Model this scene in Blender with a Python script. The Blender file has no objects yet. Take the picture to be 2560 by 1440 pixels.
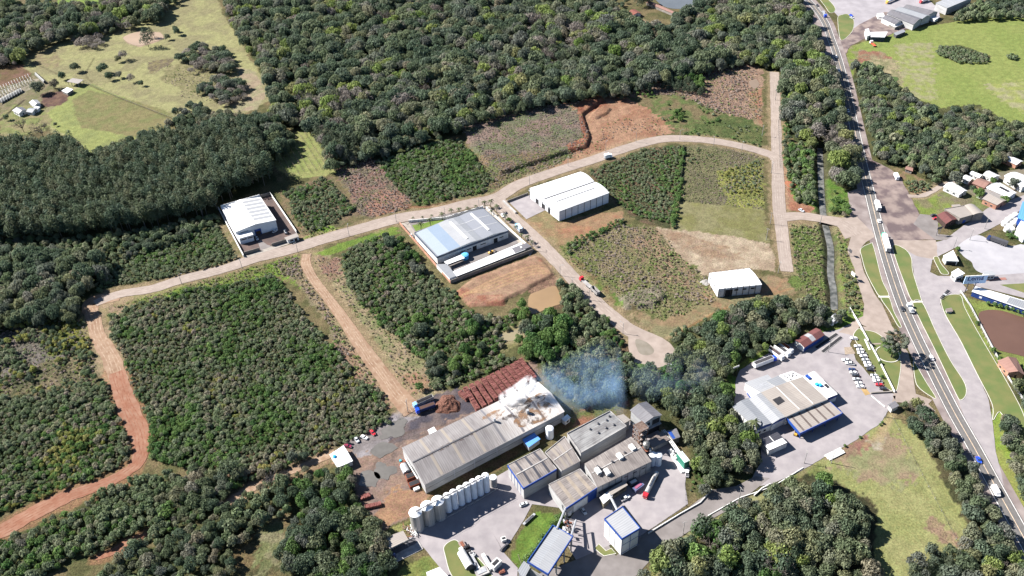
import bpy, bmesh, math, random
import numpy as np
from mathutils import Vector, Matrix
from mathutils.geometry import tessellate_polygon
random.seed(7); RNG = np.random.default_rng(11)
rad = math.radians
SC = bpy.context.scene
# ---------------------------------------------------------------- camera, sky, sun, exposure
FPX, PITCH, ROLL, CAMH = 2165.0, rad(39.86), rad(-2.6), 350.0
_d = np.array([0, math.cos(PITCH), -math.sin(PITCH)]); _r0 = np.array([1.0, 0, 0]); _u0 = np.cross(_r0, _d)
_rt = _r0*math.cos(ROLL)+_u0*math.sin(ROLL); _up = -_r0*math.sin(ROLL)+_u0*math.cos(ROLL)
cam = bpy.data.cameras.new('camera'); camo = bpy.data.objects.new('camera', cam); SC.collection.objects.link(camo)
cam.sensor_width = 36; cam.lens = FPX/2560*36; cam.clip_start = 1; cam.clip_end = 20000
camo.matrix_world = Matrix(((_rt[0], _up[0], -_d[0], 0), (_rt[1], _up[1], -_d[1], 0), (_rt[2], _up[2], -_d[2], CAMH), (0, 0, 0, 1)))
SC.camera = camo
SUN_AZ, SUN_EL = rad(162.5), rad(41)
W = bpy.data.worlds.new('World'); SC.world = W; W.use_nodes = True
nt = W.node_tree; bg = nt.nodes['Background']; sky = nt.nodes.new('ShaderNodeTexSky'); sky.sky_type = 'NISHITA'
sky.sun_disc = False; sky.sun_elevation = SUN_EL; sky.sun_rotation = rad(90)-SUN_AZ; sky.altitude = 700; sky.air_density = 0.85; sky.dust_density = 0.1; sky.ozone_density = 2.5
nt.links.new(sky.outputs[0], bg.inputs[0]); bg.inputs[1].default_value = 0.05
sl = bpy.data.lights.new('sun', 'SUN'); sl.energy = 5.0; sl.angle = rad(0.5); sl.color = (1, 0.95, 0.885)
so = bpy.data.objects.new('sun', sl); SC.collection.objects.link(so)
sv = Vector((math.cos(SUN_AZ)*math.cos(SUN_EL), math.sin(SUN_AZ)*math.cos(SUN_EL), math.sin(SUN_EL)))
so.rotation_euler = sv.to_track_quat('Z', 'Y').to_euler(); so.location = (0, 500, 300)
SC.view_settings.view_transform = 'Standard'; SC.view_settings.look = 'None'; SC.view_settings.exposure = 1.85; SC.view_settings.gamma = 1
KEXP = 3.45
SC.cycles.max_bounces = 5; SC.cycles.diffuse_bounces = 3; SC.cycles.volume_step_rate = 1.0; SC.cycles.volume_bounces = 2
# ---------------------------------------------------------------- helpers
def U(x, y, z=0.0):
    """ground (or height z) point seen at photo position x, y"""
    t = _rt*(x-1280)/FPX-_up*(y-720)/FPX+_d
    s = (CAMH-z)/-t[2]
    return np.array([t[0]*s, t[1]*s, z])
def Pj(p):
    v = np.asarray(p, float)-np.array([0, 0, CAMH]); v = np.atleast_2d(v); dd = v@_d
    return 1280+FPX*(v@_rt)/dd, 720-FPX*(v@_up)/dd
def lin(c): c = c/255.0; return c/12.92 if c <= 0.04045 else ((c+0.055)/1.055)**2.4
def C(r, g, b, k=None):
    k = k or KEXP
    return tuple(min(0.85, lin(v)/k) for v in (r, g, b))
def tag(o, label=None, cat=None, group=None, kind=None):
    if label: o['label'] = label
    if cat: o['category'] = cat
    if group: o['group'] = group
    if kind: o['kind'] = kind
    return o
_nz = RNG.random((256, 256))
def vn(x, y):
    xi = np.floor(x).astype(int); yi = np.floor(y).astype(int); fx = x-xi; fy = y-yi
    fx = fx*fx*(3-2*fx); fy = fy*fy*(3-2*fy)
    a = _nz[xi & 255, yi & 255]; b = _nz[(xi+1) & 255, yi & 255]; c = _nz[xi & 255, (yi+1) & 255]; d = _nz[(xi+1) & 255, (yi+1) & 255]
    return (a*(1-fx)+b*fx)*(1-fy)+(c*(1-fx)+d*fx)*fy
def fbm(x, y, o=4):
    s = 0; a = 0.5; t = 0
    for i in range(o): s = s+a*vn(x*2**i+17.3*i, y*2**i+5.1*i); t += a; a *= 0.5
    return s/t
def inpoly(px, py, poly):
    ins = np.zeros(px.shape, bool); n = len(poly)
    for i in range(n):
        x1, y1 = poly[i][:2]; x2, y2 = poly[(i+1) % n][:2]
        if y1 == y2: continue
        c = ((y1 > py) != (y2 > py)); ins ^= c & (px < (x2-x1)*(py-y1)/(y2-y1)+x1)
    return ins
def segdist(px, py, pts, closed=False):
    d = np.full(px.shape, 1e9); n = len(pts)
    for i in range(n if closed else n-1):
        ax, ay = pts[i][:2]; bx, by = pts[(i+1) % n][:2]; L = (bx-ax)**2+(by-ay)**2+1e-9
        t = np.clip(((px-ax)*(bx-ax)+(py-ay)*(by-ay))/L, 0, 1)
        d = np.minimum(d, np.hypot(px-ax-t*(bx-ax), py-ay-t*(by-ay)))
    return d
def WP(pts, z=0): return [U(x, y, z)[:2] for x, y in pts]
def smooth(pts, n=6, closed=False):
    """Catmull-Rom through points"""
    p = [np.array(q[:2], float) for q in pts]; out = []; N = len(p)
    rng = range(N) if closed else range(N-1)
    for i in rng:
        if closed: a, b, c, d = p[i-1], p[i], p[(i+1) % N], p[(i+2) % N]
        else: a, b, c, d = p[max(i-1, 0)], p[i], p[i+1], p[min(i+2, N-1)]
        for k in range(n):
            t = k/n; out.append(0.5*((2*b)+(-a+c)*t+(2*a-5*b+4*c-d)*t*t+(-a+3*b-3*c+d)*t**3))
    if not closed: out.append(p[-1])
    return out
# ---------------------------------------------------------------- materials
MATS = {}
def mat(name, col, col2=None, rough=0.8, scale=3.0, amt=0.25, metal=0.0, bump=0.0, spec=0.3, streak=None, detail=4, contrast=(0.35, 0.65), obj=True, wear=.86):
    if name in MATS: return MATS[name]
    m = bpy.data.materials.new(name); m.use_nodes = True; n = m.node_tree.nodes; l = m.node_tree.links; b = n['Principled BSDF']
    b.inputs['Roughness'].default_value = rough; b.inputs['Metallic'].default_value = metal; b.inputs['Specular IOR Level'].default_value = spec
    tc = n.new('ShaderNodeTexCoord'); no = n.new('ShaderNodeTexNoise'); no.inputs['Scale'].default_value = 1.0/scale; no.inputs['Detail'].default_value = detail
    mp = n.new('ShaderNodeMapping'); l.new(tc.outputs['Object' if obj else 'UV'], mp.inputs[0]); l.new(mp.outputs[0], no.inputs['Vector'])
    if streak: mp.inputs['Scale'].default_value = streak
    cr = n.new('ShaderNodeValToRGB'); l.new(no.outputs[0], cr.inputs[0])
    c2 = col2 if col2 else tuple(c*(1-amt) for c in col)
    cr.color_ramp.elements[0].position = contrast[0]; cr.color_ramp.elements[1].position = contrast[1]
    cr.color_ramp.elements[0].color = (*c2, 1); cr.color_ramp.elements[1].color = (*col, 1)
    n2 = n.new('ShaderNodeTexNoise'); n2.inputs['Scale'].default_value = .17/scale; n2.inputs['Detail'].default_value = 8; n2.inputs['Roughness'].default_value = .65; l.new(tc.outputs['Object'], n2.inputs['Vector'])
    r2 = n.new('ShaderNodeMapRange'); l.new(n2.outputs[0], r2.inputs[0]); r2.inputs[1].default_value = .35; r2.inputs[2].default_value = .65; r2.inputs[3].default_value = wear; r2.inputs[4].default_value = 1.04
    v2 = n.new('ShaderNodeVectorMath'); v2.operation = 'SCALE'; l.new(cr.outputs[0], v2.inputs[0]); l.new(r2.outputs[0], v2.inputs['Scale'])
    l.new(v2.outputs[0], b.inputs['Base Color'])
    if bump:
        bu = n.new('ShaderNodeBump'); bu.inputs['Strength'].default_value = bump; bu.inputs['Distance'].default_value = 0.2
        l.new(no.outputs[0], bu.inputs['Height']); l.new(bu.outputs[0], b.inputs['Normal'])
    MATS[name] = m; return m
# ---------------------------------------------------------------- mesh collecting
class MB:
    def __init__(s): s.v = []; s.f = []; s.uv = None
    def add(s, vs, fs):
        o = len(s.v); s.v += [tuple(map(float, q)) for q in vs]; s.f += [tuple(i+o for i in f) for f in fs]; return s
    def box(s, c, sz, rz=0.0):
        x, y, z = sz[0]/2, sz[1]/2, sz[2]/2; cs, sn = math.cos(rz), math.sin(rz)
        vs = []
        for dz in (-z, z):
            for dx, dy in ((-x, -y), (x, -y), (x, y), (-x, y)): vs.append((c[0]+dx*cs-dy*sn, c[1]+dx*sn+dy*cs, c[2]+dz))
        return s.add(vs, [(3, 2, 1, 0), (4, 5, 6, 7), (0, 1, 5, 4), (1, 2, 6, 5), (2, 3, 7, 6), (3, 0, 4, 7)])
    def prism(s, poly, z0, z1):
        n = len(poly); A = sum(poly[i][0]*poly[(i+1) % n][1]-poly[(i+1) % n][0]*poly[i][1] for i in range(n))
        if A < 0: poly = poly[::-1]
        vs = [(p[0], p[1], z0) for p in poly]+[(p[0], p[1], z1) for p in poly]
        fs = [(i, (i+1) % n, n+(i+1) % n, n+i) for i in range(n)]
        if n <= 4: fs += [tuple(range(n, 2*n)), tuple(range(n-1, -1, -1))]
        else:
            for t in tessellate_polygon([[Vector((p[0], p[1], 0)) for p in poly]]):
                a, b, c = t; P = poly
                if (P[b][0]-P[a][0])*(P[c][1]-P[a][1])-(P[b][1]-P[a][1])*(P[c][0]-P[a][0]) < 0: b, c = c, b
                fs += [(n+a, n+b, n+c), (c, b, a)]
        return s.add(vs, fs)
    def sheet(s, poly, z):
        n = len(poly); fs = []
        for t in tessellate_polygon([[Vector((p[0], p[1], 0)) for p in poly]]):
            a, b, c = t; P = poly
            if (P[b][0]-P[a][0])*(P[c][1]-P[a][1])-(P[b][1]-P[a][1])*(P[c][0]-P[a][0]) < 0: b, c = c, b
            fs.append((a, b, c))
        return s.add([(p[0], p[1], z) for p in poly], fs)
    def tube(s, a, b, r0, r1=None, n=8, caps=True):
        r1 = r0 if r1 is None else r1
        a = Vector(a); b = Vector(b); d = (b-a); d.normalize()
        u = d.orthogonal().normalized(); w = d.cross(u); vs = []
        for p, r in ((a, r0), (b, r1)):
            for i in range(n):
                t = 2*math.pi*i/n; vs.append(p+u*math.cos(t)*r+w*math.sin(t)*r)
        fs = [(i, (i+1) % n, n+(i+1) % n, n+i) for i in range(n)]
        if caps: fs += [tuple(range(n-1, -1, -1)), tuple(range(n, 2*n))]
        return s.add(vs, fs)
    def lathe(s, c, prof, n=24):
        vs = []; fs = []
        for r, z in prof:
            for i in range(n):
                t = 2*math.pi*i/n; vs.append((c[0]+r*math.cos(t), c[1]+r*math.sin(t), c[2]+z))
        for k in range(len(prof)-1):
            for i in range(n): fs.append((k*n+i, k*n+(i+1) % n, (k+1)*n+(i+1) % n, (k+1)*n+i))
        fs.append(tuple(range(n-1, -1, -1))); fs.append(tuple(range((len(prof)-1)*n, len(prof)*n)))
        return s.add(vs, fs)
    def strip(s, pts, w, z, off=0.0, h=0.0):
        """ribbon along world points; h>0 makes a solid kerb"""
        p = [np.array(q[:2], float) for q in pts]; n = len(p); L = []; R = []
        closed = np.linalg.norm(p[0]-p[-1]) < 0.01
        for i in range(n):
            if closed: a = p[i-1] if i > 0 else p[-2]; b = p[i+1] if i < n-1 else p[1]
            else: a = p[max(i-1, 0)]; b = p[min(i+1, n-1)]
            t = (b-a)/(np.linalg.norm(b-a)+1e-9); nn = np.array([-t[1], t[0]])
            ww = w[i] if hasattr(w, '__len__') else w
            L.append(p[i]+nn*(off+ww/2)); R.append(p[i]+nn*(off-ww/2))
        if h <= 0:
            vs = [(q[0], q[1], z) for q in L]+[(q[0], q[1], z) for q in R]
            return s.add(vs, [(n+i, n+i+1, i+1, i) for i in range(n-1)])
        vs = [(q[0], q[1], z) for q in L]+[(q[0], q[1], z) for q in R]+[(q[0], q[1], z+h) for q in L]+[(q[0], q[1], z+h) for q in R]
        fs = []
        for i in range(n-1):
            fs += [(3*n+i, 3*n+i+1, 2*n+i+1, 2*n+i), (i, 2*n+i, 2*n+i+1, i+1)[::-1][::-1], (n+i+1, 3*n+i+1, 3*n+i, n+i)]
        fs += [(0, n, 3*n, 2*n), (2*n-1, n-1, 3*n-1, 4*n-1)]
        return s.add(vs, fs)
    def build(s, name, m, parent=None, base=None, sm=False):
        me = bpy.data.meshes.new(name); v = s.v
        if base is not None: v = [(a-base[0], b-base[1], c-base[2]) for a, b, c in v]
        me.from_pydata(v, [], s.f)
        for x in (m if isinstance(m, (list, tuple)) else [m]): me.materials.append(x)
        if s.uv is not None:
            ul = me.uv_layers.new(name='UVMap'); ul.data.foreach_set('uv', np.array([c for f in s.uv for c in f], float).ravel())
        if sm: me.polygons.foreach_set('use_smooth', [True]*len(me.polygons))
        o = bpy.data.objects.new(name, me); SC.collection.objects.link(o)
        if parent is not None: o.parent = parent
        elif base is not None: o.location = base
        return o
def thing(name, label, cat, loc, rz=0.0, group=None):
    o = bpy.data.objects.new(name, None); SC.collection.objects.link(o); o.location = loc; o.rotation_euler = (0, 0, rz); o.empty_display_size = 0.5
    return tag(o, label, cat, group)
def dup(root, loc, rz=None, label=None, group=None, sc=None):
    r = root.copy(); SC.collection.objects.link(r); r.location = loc
    if rz is not None: r.rotation_euler = (0, 0, rz)
    if sc: r.scale = (sc,)*3 if not hasattr(sc, '__len__') else sc
    if label: r['label'] = label
    if group: r['group'] = group
    for ch in root.children:
        c = ch.copy(); SC.collection.objects.link(c); c.parent = r
        for g in ch.children:
            e = g.copy(); SC.collection.objects.link(e); e.parent = c
    return r
def heading(p0, p1, z=0):
    a = U(*p0, z); b = U(*p1, z); return math.atan2(b[1]-a[1], b[0]-a[0])
# ---------------------------------------------------------------- land cover (photo positions of outlines, colour a, colour b, patch size m, edge wobble m, roughness of surface 0..1)
Z = []
def _earth(c):
    r, g, b = c
    if r > g > b and r-b > 55: m = (r+g+b)/3; return (m+(r-m)*.78, m+(g-m)*.9, m+(b-m)*.74)
    return c
def zone(pts, a, b=None, ps=6, wob=1.5, rough=0.4):
    a = _earth(a); b = _earth(b) if b else None
    Z.append((WP(pts), C(*a), C(*(b or a)), ps, wob, rough))
SCR = (84, 86, 62); DIRT = (176, 148, 124)
# far left pastures
zone([(50,130),(130,85),(200,75),(300,60),(400,40),(450,-20),(540,-20),(560,40),(600,100),(620,140),(665,200),(672,250),(600,290),(450,310),(380,335),(225,390),(190,345),(130,330),(100,280),(150,250),(140,215),(60,170)],(184,182,130),(168,162,122),14)
zone([(105,300),(140,262),(195,218),(228,210),(300,240),(430,285),(400,330),(230,388),(190,345),(150,330)],(172,180,112),(160,168,108),10)
zone([(180,250),(225,225),(330,250),(430,282),(440,320),(350,345),(270,330),(200,320)],(146,148,98),(158,150,106),7)
zone([(420,165),(500,150),(590,180),(610,240),(540,250),(470,230),(400,200)],(150,146,104),(172,164,124),4)
zone([(370,155),(430,145),(440,150),(400,175),(375,185)],(128,116,100),(160,150,110),2)
zone([(590,165),(640,180),(668,235),(640,275),(590,280),(570,255),(600,225)],(196,172,138),(186,176,130),6)
zone([(60,125),(130,120),(160,150),(140,170),(80,165)],(164,150,118),(175,168,122),3)
zone([(130,14),(160,-10),(290,-20),(268,8),(200,20)],(156,178,90),(140,170,84),8)
zone([(0,165),(60,172),(110,192),(135,215),(110,260),(60,300),(0,330)],(158,146,118),(138,138,98),5)
zone([(0,165),(50,160),(80,182),(72,198),(0,218)],(152,112,88),(130,110,80),7)
zone([(105,235),(160,225),(182,232),(150,265),(105,268)],(118,92,86),(140,112,96),3)
zone([(0,225),(60,200),(105,195),(115,205),(60,232),(0,250)],(188,178,160),(150,146,120),3)
zone([(0,290),(35,262),(105,268),(130,300),(110,330),(0,345)],(150,158,100),(170,160,120),5)
zone([(306,92),(345,78),(400,80),(412,96),(390,105),(350,118),(318,108)],(214,180,150),(206,176,146),6,0.5,0.1)
# vineyard
zone([(665,352),(775,322),(850,430),(740,450),(690,420)],(160,172,104),(174,176,116),6)
# clearing
zone([(835,415),(930,390),(985,455),(1030,500),(1020,525),(920,545),(860,530),(880,500)],(166,132,120),(140,132,108),5,2,1)
zone([(950,470),(1015,485),(1020,520),(930,540),(910,525)],(196,140,112),(180,140,116),5,2,.7)
zone([(700,480),(830,440),(900,540),(790,590),(730,560)],(122,118,88),(150,130,106),7,2,.8)
# upper plots
zone([(1150,325),(1300,272),(1440,258),(1462,300),(1470,345),(1455,380),(1400,405),(1250,450),(1200,400)],(160,138,128),(128,134,104),9,3,1)
zone([(1190,395),(1320,390),(1430,385),(1390,420),(1300,455),(1200,490),(1050,515),(1000,510),(1230,455)],(150,130,104),(124,132,88),6,3,.9)
zone([(1400,262),(1500,240),(1560,240),(1640,285),(1690,335),(1620,345),(1500,385),(1400,425),(1370,420),(1430,390),(1466,350),(1455,290)],(206,156,118),(190,134,98),9,2,.6)
zone([(1440,268),(1500,240),(1520,262),(1460,290),(1480,345),(1472,370),(1425,385),(1415,370),(1458,350),(1446,300)],(178,106,74),(196,134,96),4,1,.9)
zone([(1560,235),(1650,195),(1760,175),(1885,140),(1907,180),(1905,300),(1800,285),(1700,240),(1610,250)],(176,146,128),(198,160,130),6,2,1)
zone([(1590,245),(1690,228),(1800,280),(1905,315),(1908,372),(1840,362),(1745,342),(1690,335),(1640,290)],(116,134,80),(146,132,100),6,3,.9)
zone([(1800,290),(1905,300),(1908,372),(1850,360),(1760,335),(1720,310)],(100,116,70),(124,130,84),5,2,1)
zone([(1870,230),(1906,220),(1906,320),(1885,310)],(196,140,104),(176,150,110),4,1,.5)
# block between the lot roads
zone([(1468,430),(1560,390),(1600,372),(1700,362),(1705,380),(1690,500),(1680,572),(1600,556),(1540,510),(1520,480)],(98,102,70),(134,112,92),7,1,1)
zone([(1712,365),(1780,362),(1890,382),(1908,400),(1908,522),(1820,520),(1700,502)],(142,138,104),(126,122,96),7,1,.7)
zone([(1790,430),(1905,398),(1908,520),(1820,514)],(168,170,98),(146,150,92),5,2,.9)
zone([(1688,502),(1820,515),(1908,522),(1920,606),(1800,588),(1680,574)],(166,158,106),(150,148,98),10,1,.4)
zone([(1640,568),(1800,585),(1918,607),(1938,640),(1942,680),(1880,672),(1775,690),(1745,685),(1690,640),(1600,568)],(218,194,160),(198,170,138),7,1,.5)
zone([(1650,575),(1720,590),(1800,610),(1850,640),(1780,650),(1700,615)],(186,160,134),(206,182,150),5,3,.5)
zone([(1302,548),(1365,522),(1395,556),(1500,530),(1562,528),(1545,560),(1480,588),(1400,618),(1350,592)],(188,148,104),(170,152,102),8,1,.4)
zone([(1400,572),(1480,545),(1555,530),(1545,555),(1470,580),(1410,600)],(200,142,100),(190,150,108),6,2,.3)
zone([(1400,618),(1480,588),(1560,562),(1640,568),(1700,640),(1775,700),(1790,750),(1700,790),(1655,800),(1570,765),(1500,705),(1425,655)],(160,148,114),(128,136,84),6,2,1)
zone([(1560,570),(1640,570),(1740,690),(1720,720),(1650,690),(1590,620)],(176,150,124),(150,140,110),4,3,1)
zone([(1540,740),(1640,710),(1672,740),(1640,770),(1560,775)],(172,160,144),(140,138,112),2,2,1)
zone([(1390,605),(1440,640),(1560,760),(1530,770),(1400,650)],(150,132,96),(116,146,70),6,2,.8)
zone([(1560,775),(1660,798),(1790,750),(1780,700),(1940,690),(1975,700),(2000,735),(1940,745),(1800,770),(1720,810),(1700,840),(1640,850),(1600,810)],(162,152,106),(176,146,104),9,2,.4)
zone([(1770,700),(1800,745),(1910,740),(1980,700),(1930,685),(1905,720),(1800,750)],(192,148,106),(180,150,110),6,2,.3)
zone([(1770,720),(1800,745),(1820,755),(1740,790),(1700,790)],(186,146,104),(160,146,100),5,2,.4)
# red fill pad
zone([(1220,860),(1270,815),(1330,790),(1330,830),(1290,870),(1240,880)],(186,172,136),(150,146,100),5,2,.4)
zone([(1300,700),(1400,690),(1440,730),(1520,800),(1590,900),(1560,960),(1450,900),(1350,760)],(110,108,76),(134,110,88),6,2,1)
# verges
zone([(785,632),(900,592),(1000,560),(1000,582),(900,610),(800,645)],(138,162,76),(120,150,70),5,1,.6)
zone([(260,772),(330,737),(500,706),(640,668),(735,640),(765,700),(745,725),(700,690),(500,722),(300,765)],(134,164,72),(140,136,92),5,2,.8)
zone([(730,545),(870,575),(990,545),(870,590),(780,608),(750,600)],(134,172,70),(150,140,96),5,2,.8)
zone([(780,640),(850,640),(862,700),(905,765),(1005,855),(1085,935),(1115,985),(1060,1005),(1020,985),(900,800),(820,700)],(188,164,124),(160,158,104),7,2,.7)
zone([(792,645),(850,645),(850,690),(815,700)],(178,136,112),(160,140,112),4,2,.8)
zone([(960,925),(1060,935),(1080,970),(1020,985)],(196,146,112),(180,150,110),4,2,.5)
zone([(690,665),(742,640),(775,705),(840,800),(900,895),(985,1005),(965,1020),(900,940),(840,880),(822,810),(740,705)],(162,150,122),(140,134,100),6,2,.9)
zone([(820,850),(880,865),(985,1008),(968,1022),(900,960),(850,905)],(190,144,110),(170,140,112),5,2,.6)
zone([(560,560),(600,560),(620,645),(590,655),(545,560)],(166,150,118),(140,134,96),4,1,.8)
zone([(700,490),(725,480),(790,580),(750,600)],(164,140,112),(140,134,100),4,1,.8)
zone([(985,560),(1010,565),(1110,700),(1140,735),(1110,735),(1050,660)],(150,142,104),(134,128,90),5,2,.8)
# left lots
zone([(225,740),(330,735),(330,770),(285,800),(300,850),(320,930),(290,870),(250,800)],(186,156,124),(146,140,96),5,2,.6)
zone([(0,830),(130,800),(200,830),(160,900),(60,930),(0,950)],(146,138,132),(124,122,108),5,3,.9)
zone([(0,940),(120,905),(240,880),(240,960),(60,985),(0,990)],(150,138,110),(106,110,78),5,3,.9)
zone([(110,805),(225,790),(225,870),(120,890)],(150,150,72),(110,120,62),4,2,.9)
zone([(240,860),(275,850),(290,930),(270,960),(240,930)],(190,170,140),(150,144,110),4,1,.5)
zone([(480,1090),(700,1150),(850,1080),(830,1130),(640,1200),(560,1230),(480,1200)],(150,118,92),(96,90,64),6,3,.8)
zone([(560,1250),(700,1190),(850,1120),(870,1140),(700,1215),(600,1260)],(190,144,108),(150,130,96),6,2,.6)
zone([(560,1340),(700,1260),(760,1300),(700,1440),(560,1440)],(96,96,66),(142,124,90),6,3,.8)
zone([(640,1300),(700,1290),(720,1400),(640,1440)],(156,150,118),(130,136,92),5,3,.7)
# timber yard
zone([(830,1135),(870,1105),(1030,1005),(1160,975),(1340,900),(1350,960),(1060,1120),(1040,1215),(1075,1235),(1015,1295),(960,1330),(900,1260),(885,1200)],(180,146,124),(160,140,132),7,1.5,.3)
zone([(1030,1000),(1150,970),(1250,1000),(1020,1100),(980,1110),(930,1110),(960,1050)],(100,96,106),(140,126,124),6,2,.3)
zone([(860,1110),(930,1080),(1000,1030),(1040,1040),(960,1110),(900,1140)],(186,180,184),(160,152,152),7,2,.2)
zone([(985,1210),(1070,1230),(1080,1245),(1020,1290),(960,1320),(930,1290)],(206,156,112),(186,140,106),6,2,.3)
zone([(1070,1240),(1090,1225),(1250,1140),(1340,1080),(1460,1040),(1440,1060),(1270,1150),(1240,1185),(1100,1250)],(150,116,78),(132,120,80),5,1,.5)
zone([(1430,1035),(1530,1000),(1590,990),(1560,1020),(1450,1070)],(190,126,92),(140,146,88),5,2,.6)
zone([(930,1345),(1020,1300),(1040,1290),(1040,1310),(950,1360)],(166,166,104),(110,120,70),4,1,.7)
zone([(1000,1420),(1090,1380),(1130,1440),(1000,1440)],(150,156,90),(130,146,80),5,1,.5)
# meadow and verge at right
zone([(2118,120),(2200,88),(2300,70),(2420,48),(2570,36),(2570,340),(2440,272),(2330,272),(2222,208),(2148,170)],(164,176,102),(156,172,96),18,1,.3)
zone([(2125,125),(2210,130),(2255,170),(2245,200),(2200,190),(2150,165)],(178,160,120),(190,130,100),6,2,.7)
zone([(2150,160),(2180,145),(2250,150),(2270,200),(2250,215),(2200,180)],(196,182,146),(166,160,110),4,2,.6)
zone([(2240,110),(2330,100),(2340,250),(2280,250),(2250,180)],(168,178,106),(186,180,128),5,3,.3)
zone([(2350,115),(2400,112),(2480,140),(2470,155),(2390,155),(2345,135)],(128,122,88),(96,104,66),4,1,.9)
zone([(2470,210),(2560,200),(2570,290),(2500,250)],(176,184,108),(190,184,130),7,3,.3)
zone([(2100,330),(2128,350),(2150,420),(2175,420),(2150,300),(2130,200),(2115,150),(2125,110),(2150,120)],(150,168,84),(170,160,110),5,1,.5)
zone([(2235,395),(2330,420),(2400,470),(2330,490),(2290,500),(2250,460)],(166,138,112),(140,140,90),6,2,.6)
zone([(2280,495),(2360,475),(2440,500),(2510,520),(2460,545),(2350,570),(2300,540)],(146,164,84),(160,150,104),7,1,.5)
zone([(2480,390),(2570,400),(2570,440),(2500,425)],(180,176,110),(166,180,100),6,1,.4)
zone([(2300,440),(2570,400),(2570,530),(2440,530),(2330,480)],(140,150,96),(150,140,116),7,2,.5)
zone([(2130,200),(2170,150),(2240,210),(2340,270),(2440,262),(2560,325),(2570,440),(2440,440),(2330,460),(2250,420),(2185,400),(2150,300)],(92,96,64),(118,118,78),7,2,.9)
# stream corridor
zone([(1965,440),(2050,430),(2120,480),(2125,545),(2060,545),(1975,500)],(108,146,62),(132,148,84),5,2,.9)
zone([(1960,560),(2060,560),(2115,570),(2120,640),(2150,740),(2160,790),(2090,830),(2020,780),(1975,700),(1962,640)],(120,140,76),(134,128,94),5,2,1)
zone([(1935,380),(1965,380),(1970,460),(1985,500),(2040,520),(2020,535),(1960,520),(1945,480)],(206,146,108),(196,128,92),4,1,.7)
zone([(1940,190),(1960,230),(1965,300),(1965,380),(1938,380),(1935,250)],(170,150,116),(130,136,84),4,1,.7)
zone([(2100,570),(2130,640),(2150,720),(2165,790),(2130,800),(2090,720)],(140,160,84),(150,140,104),4,1,.6)
zone([(2075,780),(2160,770),(2155,800),(2110,830),(2070,850),(1970,860),(1900,900),(1840,925),(1830,940),(1870,965),(1830,980),(1815,930),(1900,880),(2050,820)],(118,156,70),(140,154,82),6,1,.4)
# lower right paddock
zone([(1950,1190),(1990,1165),(2100,1110),(2230,1035),(2290,1080),(2400,1260),(2440,1380),(2470,1440),(2180,1450),(2190,1330),(2180,1250),(2060,1190)],(178,178,122),(168,172,112),14,1,.4)
zone([(2060,1150),(2130,1110),(2200,1080),(2260,1100),(2300,1200),(2220,1220),(2120,1180)],(184,158,122),(172,170,114),9,3,.3)
zone([(2090,1130),(2160,1080),(2180,1110),(2130,1150)],(180,128,108),(170,146,110),5,2,.3)
zone([(2160,1095),(2190,1080),(2215,1095),(2215,1120),(2180,1130)],(206,196,180),(184,170,140),4,2,.2)
zone([(2310,1290),(2340,1290),(2400,1350),(2395,1372),(2350,1350),(2315,1315)],(172,146,124),(184,166,130),3,2,.6)
zone([(1930,1180),(1990,1160),(2060,1165),(2040,1190),(1960,1220)],(160,152,110),(140,150,90),5,2,.5)
zone([(2230,990),(2290,1000),(2420,1140),(2510,1300),(2590,1460),(2430,1460),(2410,1300),(2300,1080)],(84,88,60),(110,104,76),6,2,.8)
zone([(2480,1020),(2530,1000),(2570,1030),(2570,1330),(2520,1220),(2478,1120)],(158,184,84),(170,176,100),7,1,.4)
zone([(1600,1440),(1670,1370),(1730,1320),(1870,1235),(1960,1190),(2060,1190),(2180,1250),(2190,1330),(2170,1460),(1600,1460)],(80,82,58),(104,96,70),6,2,.8)
zone([(1590,1440),(1700,1345),(1870,1240),(1930,1225),(1910,1245),(1720,1370),(1640,1450)],(178,174,116),(160,160,100),4,1,.4)
zone([(1270,1390),(1330,1290),(1350,1280),(1420,1290),(1345,1410),(1300,1425)],(120,152,68),(116,140,66),6,1,.4)
zone([(2360,740),(2405,735),(2450,850),(2520,960),(2480,990),(2420,870),(2370,790)],(160,180,92),(170,176,104),8,1,.3)
zone([(2410,740),(2440,750),(2560,780),(2570,990),(2500,920),(2430,830)],(156,172,92),(140,150,86),7,1,.4)
zone([(1141,728),(1182,695),(1338,636),(1363,645),(1386,689),(1363,702),(1338,714),(1320,726),(1271,748),(1259,763),(1207,768),(1173,767),(1146,741)],(200,158,124),(190,146,112),10,.8,.2)
zone([(1141,728),(1160,722),(1200,742),(1262,742),(1262,763),(1207,768),(1173,767),(1146,741)],(194,126,94),(204,152,118),5,.8,.4)
zone([(1330,640),(1363,645),(1384,680),(1360,670)],(198,136,98),(200,156,118),4,.8,.3)
zone([(1386,689),(1366,699),(1338,711),(1318,723),(1324,738),(1350,726),(1392,714),(1400,700)],(152,122,104),(172,140,118),3,.8,.8)
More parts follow.
